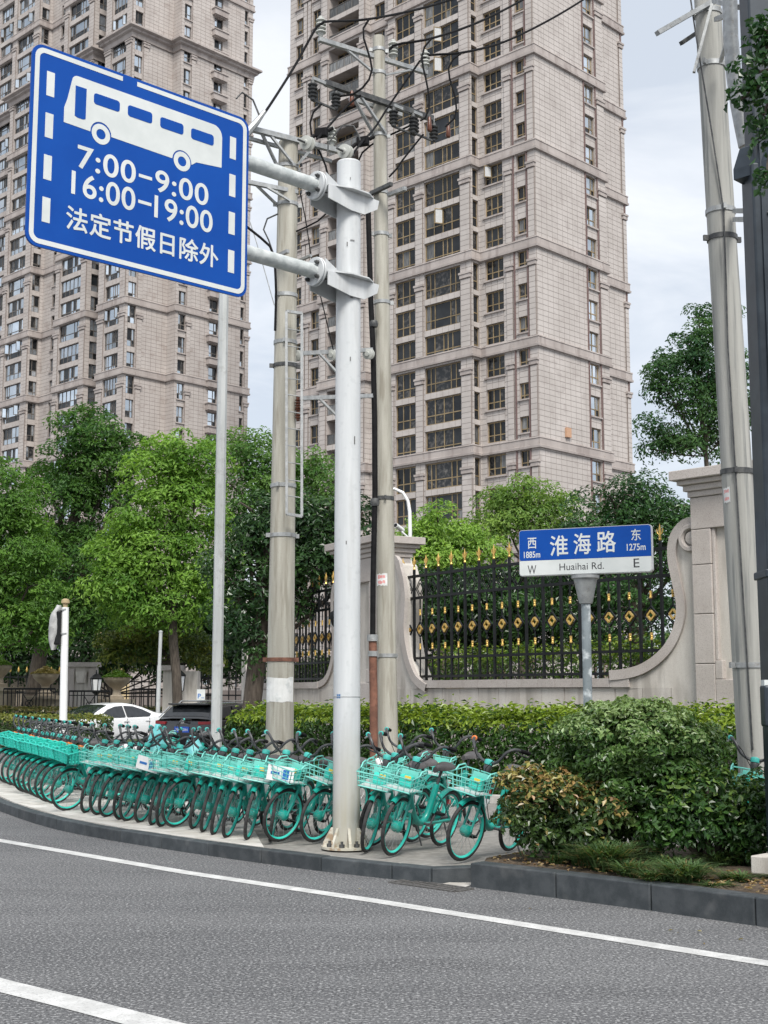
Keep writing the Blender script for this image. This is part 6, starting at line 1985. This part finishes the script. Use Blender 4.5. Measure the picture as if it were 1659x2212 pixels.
# overhanging branch of a tree rooted outside the picture on the right
def branch_tree():
    Y = 9.6
    base = Vector((4.6, 10.4, .2))
    root = thing('tree', 'heart shaped leaves hanging in over the navy column at the upper right', 'tree', base, 'street trees and garden trees')
    bl = px_blobs(Y, (1655, 100, 36, 45), (1640, 175, 40, 50), (1648, 250, 34, 45), (1610, 165, 18, 30), (1600, 215, 10, 18), (1662, 305, 28, 40), (1655, 385, 20, 26), (1700, 180, 60, 160), (1650, 55, 20, 20), (1800, 40, 110, 110), (1920, 160, 100, 110), (1820, -120, 120, 100))
    Pn, D, C_, k = crown_points(bl, .11, 13, .2)
    t = RNG.normal(.4, .3, len(Pn))
    link('crown', leaf_mesh('crown', Pn, D, .062, tints(len(Pn), (.012, .05, .015), (.04, .10, .026), t), M_GLOSSY, .72, .2, .8, off=base, droop=.9), root)
    mb = MB()
    mb.tube(resample([base, base + Vector((.08, 0, 2.5)), base + Vector((.02, -.05, 5)), base + Vector((.1, 0, 7.2)), base + Vector((.0, .1, 9))], .5), [.13 - .005 * i for i in range(len(resample([base, base + Vector((.08, 0, 2.5)), base + Vector((.02, -.05, 5)), base + Vector((.1, 0, 7.2)), base + Vector((.0, .1, 9))], .5)))], 10)
    mb.tube(resample([base + Vector((.03, -.02, 4.6)), base * .5 + P(1720, 120, Y) * .5 + Vector((.1, 0, 2.5)), P(1720, 120, Y)], .4), .04, 8)
    for c, r in bl: mb.tube(resample([P(1720, 120, Y), P(1690, 150, Y) * .5 + Vector(c) * .5, Vector(c)], .2), .012, 5)
    mb.build('trunk', M_BARK, root)
branch_tree()

def hedge(label, line, depth, z0, z1, size, ca, cb, shoot, n_per_m2, m=None, name='hedge', cat='hedge', group=None, lumps=.07, aspect=.42, shoots=.5, fringe=.085, label_kind=None):
    """clipped hedge: line = its street-side foot in plan; leaves over its faces and through its inside"""
    line = [Vector((p[0], p[1], 0)) for p in line]
    pts = resample(line, .12) if len(line) > 2 else resample([line[0], (line[0] + line[1]) / 2, line[1]], .12)
    A = np.array([(p.x, p.y) for p in pts]); T_ = np.gradient(A, axis=0); T_ /= np.linalg.norm(T_, axis=1, keepdims=True)
    Nn = np.stack([-T_[:, 1], T_[:, 0]], 1)                       # away from the street when the line runs right to left... sign fixed below
    mid = A.mean(0)
    if (Nn.mean(0) @ mid) < 0: Nn = -Nn
    Ln = len(pts) * .12; H_ = z1 - z0
    base = Vector((float(A[0, 0]), float(A[0, 1]), z0))
    root = thing(name, label, cat, base, group)
    def place(s, d, z):
        i = np.clip(s, 0, len(pts) - 1.001); k = i.astype(int); f = (i - k)[:, None]
        p = A[k] * (1 - f) + A[np.minimum(k + 1, len(pts) - 1)] * f
        q = p + Nn[k] * d[:, None]
        return np.column_stack([q, z]), Nn[k]
    n1 = int(Ln * H_ * n_per_m2); n2 = int(Ln * depth * n_per_m2 * .9); n3 = int(Ln * depth * H_ * n_per_m2 * .35); n4 = int(depth * H_ * n_per_m2 * 2)
    def lump(s, z): return lumps * (np.sin(s * .31 + z * 3) + np.sin(s * .17 + 1.3 + z * 5) * .8 + RNG.normal(0, .55, len(s)))
    S = len(pts) - 1
    out = []
    s = RNG.uniform(0, S, n1); z = z0 + H_ * RNG.random(n1) ** .85; p, nn = place(s, -lump(s, z), z); out.append((p, np.column_stack([-nn, np.zeros(n1)]), z))
    s = RNG.uniform(0, S, n2); d = RNG.uniform(0, depth, n2); z = z1 + lump(s, d) * .8 + np.abs(RNG.normal(0, fringe, n2)); p, nn = place(s, d, z); out.append((p, np.column_stack([np.zeros((n2, 2)), np.ones(n2)]), z))
    s = RNG.uniform(0, S, n3); d = RNG.uniform(.05, depth, n3); z = z0 + H_ * RNG.random(n3); p, nn = place(s, d, z); out.append((p, rand_dir(n3), z))
    for e in (0, S):
        s = np.full(n4 // 2, float(e)); d = RNG.uniform(0, depth, n4 // 2); z = z0 + H_ * RNG.random(n4 // 2); p, nn = place(s, d, z)
        tt = T_[0] * -1 if e == 0 else T_[-1]
        p[:, :2] += tt * (np.abs(RNG.normal(0, .06, n4 // 2)))[:, None]; out.append((p, np.column_stack([np.tile(tt, (n4 // 2, 1)), np.zeros(n4 // 2)]), z))
    Pn = np.concatenate([o[0] for o in out]); D = np.concatenate([o[1] for o in out]); Z = np.concatenate([o[2] for o in out])
    t = RNG.normal(.4, .25, len(Pn))
    col = tints(len(Pn), ca, cb, t)
    young = RNG.random(len(Pn)) < shoots * np.clip((Z - (z1 - .22)) / .22, 0, 1)
    col[young] = tints(int(young.sum()), shoot, shoot, np.zeros(int(young.sum())), .25)
    link('foliage', leaf_mesh('foliage', Pn, D, size, col, m or M_GLOSSY, aspect, .45, .8, off=base, droop=-.1), root)
    mb = MB()
    for i in range(int(Ln / .35)):
        q = Vector((*A[min(int(i * .35 / .12), len(A) - 1)], z0)); nv = Vector((*Nn[min(int(i * .35 / .12), len(A) - 1)], 0))
        q = q + nv * depth * random.uniform(.3, .7)
        for k in range(3):
            mb.tube([q, q + Vector((random.uniform(-.12, .12), random.uniform(-.12, .12), H_ * .45)), q + Vector((random.uniform(-.28, .28), random.uniform(-.28, .28), H_ * .85))], [.014, .01, .005], 5)
    mb.build('stems', M_BARK, root)
    return root
HG1, HG2, HSH = (.02, .06, .011), (.065, .14, .022), (.22, .31, .035)
hedge('long clipped evergreen hedge with yellow green tips along the stone wall', [(6.6, 18.5), (5.6, 19.15), (3.2, 20.1), (.95, 21.4), (-.9, 23.0), (-2.95, 25.3)], 1.25, .2, 1.36, .11, HG1, HG2, HSH, 1050, shoots=.8)
MBk = kerb_stones('hedge_edging', [Vector(p) for p in ((6.7, 18.25, 0), (3.2, 19.9, 0), (.85, 21.2, 0), (-1.0, 22.85, 0), (-3.05, 25.1, 0))], .24, .12, .9, M_PAVE)
a = [wall(s, 0, -.75) for s in (-.1, 2, 4, 6, 7.8)]
hedge('low bright green hedge growing just inside the iron fence', [(p.x, p.y) for p in a], .9, 1.95, 2.5, .11, (.045, .105, .016), (.11, .19, .03), (.20, .28, .04), 380, shoots=.5, lumps=.1, fringe=.1)
a = [wall(s, 0, -.6) for s in (11, 13, 15, 17.4)]
hedge('low hedge inside the farther iron fence beside the concrete pole', [(p.x, p.y) for p in a], .9, 1.95, 2.45, .12, (.025, .06, .012), (.06, .12, .022), (.12, .19, .03), 250, shoots=.3, lumps=.1, fringe=.1)
p0_, p1_ = P(-90, 1560, 39.5), P(214, 1560, 39.8)
hedge('low clipped hedge with yellowish top left of the white car', [(p1_.x, p1_.y), ((p0_.x + p1_.x) / 2, 39.7), (p0_.x, p0_.y)], 2.2, 0, 1.03, .13, (.02, .05, .012), (.05, .095, .02), (.20, .22, .05), 240, shoots=.8, lumps=.05, fringe=.03)
p0_, p1_ = P(-90, 1560, 54), P(410, 1560, 54)
hedge('farther clipped hedge strip running behind the white car', [(p1_.x, p1_.y), ((p0_.x + p1_.x) / 2, 54), (p0_.x, p0_.y)], 2.0, 0, 1.1, .16, (.022, .055, .013), (.055, .1, .02), (.22, .19, .07), 150, shoots=.7, lumps=.05, fringe=.03)

def shrub(label, blobs, Y, foot, size, ca, cb, tip, tip_glint_share, clump, per, m=None, aspect=.5, fill=.7, zf=.2, droop=0.0, stem=.034):
    bl = px_blobs(Y, *blobs)
    base = Vector((P(foot, 1840, Y).x, Y, zf))
    root = thing('shrub', label, 'shrub', base, 'shrubs in the kerbside planting bed')
    Pn, D, C_, k = crown_points(bl, clump, per, fill)
    keep = Pn[:, 2] > zf + .03
    Pn, D, C_ = Pn[keep], D[keep], C_[keep]
    t = RNG.normal(.42, .2, k)[C_] + RNG.normal(0, .15, len(Pn))
    col = tints(len(Pn), ca, cb, t)
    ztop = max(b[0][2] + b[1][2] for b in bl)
    pr = tip_glint_share * np.clip((Pn[:, 2] - (ztop - .5)) / .4, 0.08, 1) * np.clip(D[:, 2] + .55, .1, 1)  # upper, upward-facing leaves take this colour: reddish young growth, painted highlights on the round shrub
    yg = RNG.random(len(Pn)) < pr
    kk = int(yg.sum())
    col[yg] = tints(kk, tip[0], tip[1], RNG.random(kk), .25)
    link('foliage', leaf_mesh('foliage', Pn, D, size, col, m or M_GLOSSY, aspect, .5, .8, off=base, droop=droop), root)
    mb = MB()
    for j in range(9):
        c, r = bl[j % len(bl)]
        e = Vector(c) + Vector((random.uniform(-.6, .6) * r[0], random.uniform(-.6, .6) * r[1], random.uniform(-.1, .6) * r[2]))
        b0 = base + Vector((random.uniform(-.06, .06), random.uniform(-.06, .06), -.03))
        mid = b0 * .55 + e * .45 + Vector((0, 0, .05))
        mb.tube(resample([b0, mid, e], .12), [stem - stem * .76 * min(i / 8, 1) for i in range(len(resample([b0, mid, e], .12)))], 6)
    mb.build('stems', M_BARK, root)
    return root
shrub('big round clipped shrub with painted leaf highlights in front of the wall', [(1375, 1605, 165, 78), (1290, 1640, 95, 75), (1470, 1640, 95, 80), (1380, 1680, 150, 70), (1370, 1570, 120, 52)], 13.1, 1405, .062, (.034, .09, .02), (.115, .205, .052), ((.16, .25, .08), (.27, .36, .16)), .9, .13, 95, stem=.06)  # the last, palest colour pair paints leaf highlights into the tint
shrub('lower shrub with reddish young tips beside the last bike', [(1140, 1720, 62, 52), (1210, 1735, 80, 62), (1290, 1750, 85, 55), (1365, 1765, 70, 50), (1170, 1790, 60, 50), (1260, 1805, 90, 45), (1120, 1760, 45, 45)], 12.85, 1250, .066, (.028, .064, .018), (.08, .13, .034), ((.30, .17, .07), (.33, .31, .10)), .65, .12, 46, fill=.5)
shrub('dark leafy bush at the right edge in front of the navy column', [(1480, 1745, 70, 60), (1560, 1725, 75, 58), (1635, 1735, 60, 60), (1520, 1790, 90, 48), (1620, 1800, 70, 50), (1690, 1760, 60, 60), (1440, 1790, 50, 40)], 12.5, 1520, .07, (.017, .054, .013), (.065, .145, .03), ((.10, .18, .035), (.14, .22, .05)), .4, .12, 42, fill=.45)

# grass tufts, litter, stone bench
M_GRASS = leaf_mat('grass_blade', .5, .3, .35)
def tuft(label, x, y, n, h, spread, z=.2):
    c = G(x, y, z); root = thing('grass_tuft', label, 'grass tuft', c, 'grass tufts in the planting bed')
    vs, cols, Q = [], [], []
    V = np.zeros((n, 8, 3)); a = RNG.uniform(0, 2 * math.pi, n); r0 = spread * .35 * np.sqrt(RNG.random(n)); a0 = RNG.uniform(0, 2 * math.pi, n)
    bx = np.stack([np.cos(a0) * r0, np.sin(a0) * r0, np.full(n, -.02)], 1)
    hh = h * RNG.uniform(.6, 1.15, n); out = spread * RNG.uniform(.4, 1.1, n)
    dr = np.stack([np.cos(a), np.sin(a), np.zeros(n)], 1); sd2 = np.stack([-np.sin(a), np.cos(a), np.zeros(n)], 1)
    for k, (u, w_) in enumerate(((0, .006), (.4, .006), (.75, .0045), (1, .001))):
        zz = hh * (1.55 * u - .85 * u * u) if True else 0
        pc = bx + dr * (out * u ** 1.4)[:, None] + np.array([0, 0, 1.0]) * zz[:, None]
        V[:, 2 * k] = pc - sd2 * w_; V[:, 2 * k + 1] = pc + sd2 * w_
    b = np.arange(n)[:, None] * 8
    Q = np.concatenate([b + np.array([[2 * k, 2 * k + 1, 2 * k + 3, 2 * k + 2]]) for k in range(3)])
    me = np_mesh('blades', V.reshape(-1, 3), Q, M_GRASS)
    at_ = me.color_attributes.new('tint', 'FLOAT_COLOR', 'POINT')
    col = tints(n, (.035, .085, .03), (.12, .19, .07), RNG.random(n)); col[RNG.random(n) < .1] = (.2, .16, .07)
    c4 = np.ones((n, 8, 4), dtype=np.float32); c4[:, :, :3] = col[:, None, :]
    at_.data.foreach_set('color', c4.ravel())
    link('blades', me, root)
tuft('dense dark grass tuft under the middle of the round shrub', 1312, 1880, 700, .34, .42)
tuft('small grass tuft left of the densest tuft by the kerb', 1262, 1872, 260, .24, .26)
tuft('pale grass tuft spilling over soil right of the shrub stem', 1480, 1905, 480, .24, .36)
tuft('thin grass tuft close to the kerb right of the densest tuft', 1415, 1905, 220, .16, .26)
tuft('dark grass tuft in front of the right bush', 1560, 1872, 420, .25, .38)
tuft('dark grass tuft beside the stone bench end', 1625, 1870, 300, .22, .3)
tuft('pale grass tuft between densest tuft and shrub stem', 1365, 1893, 300, .2, .3)
tuft('short dark grass tuft behind the pale spilling tuft', 1450, 1880, 260, .2, .28)
tuft('small dry grass tuft by the kerb before the right bush', 1590, 1905, 200, .14, .26)
tuft('dark grass tuft under the left end of the red tipped shrub', 1205, 1868, 150, .16, .2)
tuft('thin dry grass tuft at the right end of the bed', 1545, 1915, 120, .08, .22)
n = 700
u_, v_ = RNG.random(n), RNG.random(n)
ed = np.array([(p.x, p.y) for p in resample([Vector((p.x, p.y, 0)) for p in pinner], .2)])
k = (u_ * (len(ed) * .62 - 2)).astype(int)
Pn = np.column_stack([ed[k] + np.array([.6, .75]) * (v_[:, None] * .95 + .06) + RNG.normal(0, .05, (n, 2)), .225 + RNG.random(n) * .02])
tag(link('fallen_leaves', leaf_mesh('fallen_leaves', Pn, np.tile([0, 0, 1.0], (n, 1)), .05, tints(n, (.17, .09, .04), (.42, .33, .2), RNG.random(n), .3), M_LEAF, .6, 1.5, .5)), 'dry brown leaves strewn over the planting bed', kind='stuff')
n = 60
Pn = np.column_stack([RNG.uniform(-3, 3, n), RNG.uniform(8, 13, n), np.full(n, .012)])
keep = (Pn[:, 0] + Pn[:, 1] > 12.0) & (Pn[:, 0] + Pn[:, 1] < 12.75)
tag(link('kerbside_leaves', leaf_mesh('kerbside_leaves', Pn[keep], np.tile([0, 0, 1.0], (int(keep.sum()), 1)), .035, tints(int(keep.sum()), (.2, .14, .06), (.4, .36, .2), RNG.random(int(keep.sum()))), M_LEAF, .6, 1.5, .4)), 'scattered leaf bits on the asphalt by the kerb', kind='stuff')
c = G(1680, 1905, .2)
sb = thing('stone_bench', 'pale stone bench end on the planting bed at the right edge', 'stone bench', c)
MB().box((c.x + .12, c.y + .1, .335), (.42, .5, .15), R(-45)).build('slab', M_GRAN, sb, bevel=.01)
MB().box((c.x + .15, c.y + .12, .23), (.3, .34, .08), R(-45)).build('foot', M_GRAN2, sb)

# ------------------------------------------------------------------ far left: walls, railings, planters
M_SAND = mat('sandstone', (.30, .25, .185), (.40, .34, .26), rough=.85, scale=2, detail=6, speck=(1.5, (.2, .16, .12), .5, 5, .55))
M_YSTONE = mat('yellow_stone', (.52, .40, .23), (.6, .48, .29), rough=.8, scale=2)
def urn(label, x, y_top, Y, w_px, plant):
    k = Y / F_PX; q = P(x, y_top, Y); r = w_px * k / 2
    t = thing('urn_planter', label, 'planter', (q.x, q.y, q.z - 1.1), 'stone urn planters on the far terrace')
    h = .95
    MB().lathe([(.32, -h), (.32, -h * .85), (.2, -h * .8), (.16, -h * .6), (.22, -h * .5), (r * .55, -h * .42), (r * .92, -h * .2), (r, -h * .08), (r * 1.04, 0), (r * .9, .0)], q, 16).build('bowl', M_SAND, t)
    n = 1500; a = RNG.uniform(0, 6.283, n); rr = r * 1.05 * np.sqrt(RNG.random(n))
    Pn = np.column_stack([q.x + np.cos(a) * rr, q.y + np.sin(a) * rr, q.z + RNG.random(n) * .35 * (1.1 - rr / r)])
    ca, cb = plant
    link('plants', leaf_mesh('plants', Pn, np.tile([0, 0, 1.0], (n, 1)), .13, tints(n, ca, cb, RNG.random(n)), M_LEAF, .5, .6, .9, off=org(t)), t)
    qq = q.z - .95
    p_ = thing('stone_pier', 'sandstone pier carrying the ' + label.split(' planter')[0].lower() + ' urn', 'stone pier', (q.x, q.y, 0))
    MB().box((q.x, q.y, qq / 2 - .08), (1.1, 1.1, qq - .16)).build('shaft', M_SAND, p_); MB().box((q.x, q.y, qq - .08), (1.4, 1.4, .16)).build('cap', M_SAND, p_)
gg = ((.05, .12, .02), (.13, .22, .04)); gy = ((.16, .13, .05), (.32, .27, .13))
urn('leftmost planter of green plants cut by the picture edge', 0, 1437, 58, 50, gg)
urn('straw topped planter left of the bagged signal post', 99, 1455, 58, 56, gy)
urn('green planter right of the pale wall panel', 253, 1463, 58, 58, gg)
def railing(label, xa, xb, y0, y1, Y, grp='dark iron railings on the far terrace'):
    a, b = P(xa, y1, Y), P(xb, y1, Y); zt = P(xa, y0, Y).z; zl = max(a.z, .3)
    t = thing('iron_railing', label, 'railing', ((a.x + b.x) / 2, Y, zl), grp)
    a = Vector((a.x, a.y, zl)); b = Vector((b.x, b.y, zl)); h = zt - zl
    MB().bar(a + Vector((0, 0, h)), b + Vector((0, 0, h)), .09, .08).build('top_rail', M_BLACK, t)
    MB().bar(a + Vector((0, 0, h - .18)), b + Vector((0, 0, h - .18)), .04, .04).build('rail', M_BLACK, t)
    MB().bar(a + Vector((0, 0, .08)), b + Vector((0, 0, .08)), .05, .05).build('rail', M_BLACK, t)
    n = max(3, int((b - a).length / .16)); off = org(t)
    me = None
    for i in range(n + 1):
        p_ = a + (b - a) * (i / n)
        if n > 8 and .36 < i / n < .64: continue
        if me is None: me = MB().bar((0, 0, 0), (0, 0, h), .035, .035).mesh('bar', M_BLACK)
        o = link('bar', me, t); o.location = p_ - off
    if n > 8:
        m0, m1 = a + (b - a) * .37, a + (b - a) * .63; up = Vector((0, 0, 1))
        mb = MB()
        mb.bar(m0, m0 + up * h, .045, .045).bar(m1, m1 + up * h, .045, .045).bar(m0 + up * .1, m1 + up * (h - .2), .035, .03).bar(m1 + up * .1, m0 + up * (h - .2), .035, .03)
        c = (m0 + m1) / 2 + up * (h / 2 - .05); rr = (m1 - m0).length * .28
        mb.tube([c + (b - a).normalized() * math.cos(q) * rr + up * math.sin(q) * rr * .8 for q in np.linspace(0, 6.283, 21)[:-1]], .018, 5, closed=True)
        mb.build('cross_panel', M_BLACK, t)
railing('dark iron railing left of the thick trunk at the far terrace', 6, 118, 1488, 1545, 57)
railing('dark iron railing between bagged signal post and green planter', 148, 236, 1493, 1545, 57)
railing('dark iron railing behind the thin pale post', 284, 352, 1489, 1540, 57)
q = P(178, 1500, 66)
pw = thing('panel_wall', 'pale stone wall panel with keystone right of the bagged signal post', 'wall', (q.x, q.y, 0))
zt = P(178, 1440, 66).z; hw_ = 30 * 66 / F_PX
MB().box((q.x, q.y, zt / 2), (hw_ * 2, .6, zt)).build('wall', M_GRAN, pw)
MB().box((q.x, q.y, zt + .1), (hw_ * 2.35, .9, .22)).build('cap', M_GRAN2, pw)
MB().prism([(-.2, -.35), (.2, -.35), (.28, .2), (-.28, .2)], lambda a, b, d: Vector((q.x + a, q.y - .3 - d, zt - .45 + b)), 0, .14).build('keystone', M_GRAN, pw)
for s in (-1, 1): MB().box((q.x + s * hw_ * .72, q.y - .33, zt / 2), (.3, .1, zt - .2)).build('pilaster', M_GRAN2, pw)
q = P(208, 1478, 60)
lantern(Vector((q.x, q.y, q.z - .35)), 'dark glazed lantern beside the pale stone wall panel', 1.3)
q = P(372, 1500, 52)
gp = thing('gate_pillar', 'broad pale gate pillar behind the leaning trunk of the yellow green tree', 'gate pillar', (q.x, q.y, 0))
zt = P(372, 1447, 52).z
MB().box((q.x, q.y, zt / 2), (.62, .8, zt)).box((q.x + .72, q.y + .1, zt / 2), (.6, .8, zt - .1)).build('shaft', M_GRAN, gp)
MB().box((q.x - .05, q.y, zt + .07), (.95, 1.1, .2)).build('cap', M_GRAN2, gp)
q = P(386, 1475, 51.2); lantern(Vector((q.x, q.y, q.z - .3)), 'black lantern hung on the broad pale gate pillar', 1.25)
q = P(240, 1462, 84)
po = thing('columned_portal', 'yellow stone portal columns showing between the trees', 'portal', (q.x, q.y, 0))
zt = P(240, 1380, 84).z
for dx, r in ((-.75, .42), (.55, .42)):
    MB().lathe([(r * 1.5, 0), (r * 1.5, q.z - .25), (r * 1.15, q.z), (r, q.z + .15), (r * .92, zt)], (q.x + dx, q.y, 0), 16).build('column', M_YSTONE, po)
MB().box((q.x, q.y, zt + .3), (4, 1.2, .7)).build('lintel', M_YSTONE, po)
q = P(70, 1430, 80)
sh_ = thing('garden_pavilion', 'low dark roofed pavilion behind the thick trunk', 'pavilion', (q.x, q.y, 0))
zt = P(70, 1418, 80).z
MB().box((q.x, q.y, zt - .5), (9.5, 5, .9)).build('roof', mat('dark_roof', (.03, .033, .036), (.06, .065, .07), rough=.7), sh_)
MB().box((q.x, q.y + .4, zt / 2 - .5), (8.8, 4, zt - 1)).build('wall', M_SAND, sh_)
# spiked fence line in the far gap and dark fence under the big trees
def far_fence(label, xa, xb, y0, Y, step, tips):
    a, b = P(xa, 1500, Y), P(xb, 1500, Y); zt = P(xa, y0, Y).z
    t = thing('iron_fence', label, 'fence', ((a.x + b.x) / 2, Y, 0), 'far iron fences'); off = org(t)
    n = int((b.x - a.x) / step)
    me = MB().bar((0, 0, 0), (0, 0, zt), .05, .05).mesh('bar', M_BLACK)
    fm = MB().lathe([(.03, zt), (.06, zt + .08), (.05, zt + .16), (0, zt + .3)], n=6).mesh('finial', M_GOLD) if tips else None
    for i in range(n + 1):
        o = link('bar', me, t); o.location = Vector((a.x + i * step, Y, 0)) - off
        if fm: link('finial', fm, o)
    for z in (zt - .25, zt - 1.0, .6):
        MB().bar((a.x, Y, z), (b.x, Y, z), .05, .06).build('rail', M_BLACK, t)
far_fence('dark spiked fence with small gold tips behind the far left planters', -15, 150, 1452, 68, .42, True)
far_fence('dark iron grille between the green planter and the broad gate pillar', 225, 368, 1462, 68, .38, False)
far_fence('dark iron fence under the trees right of the parking board', 405, 565, 1452, 58, .3, False)
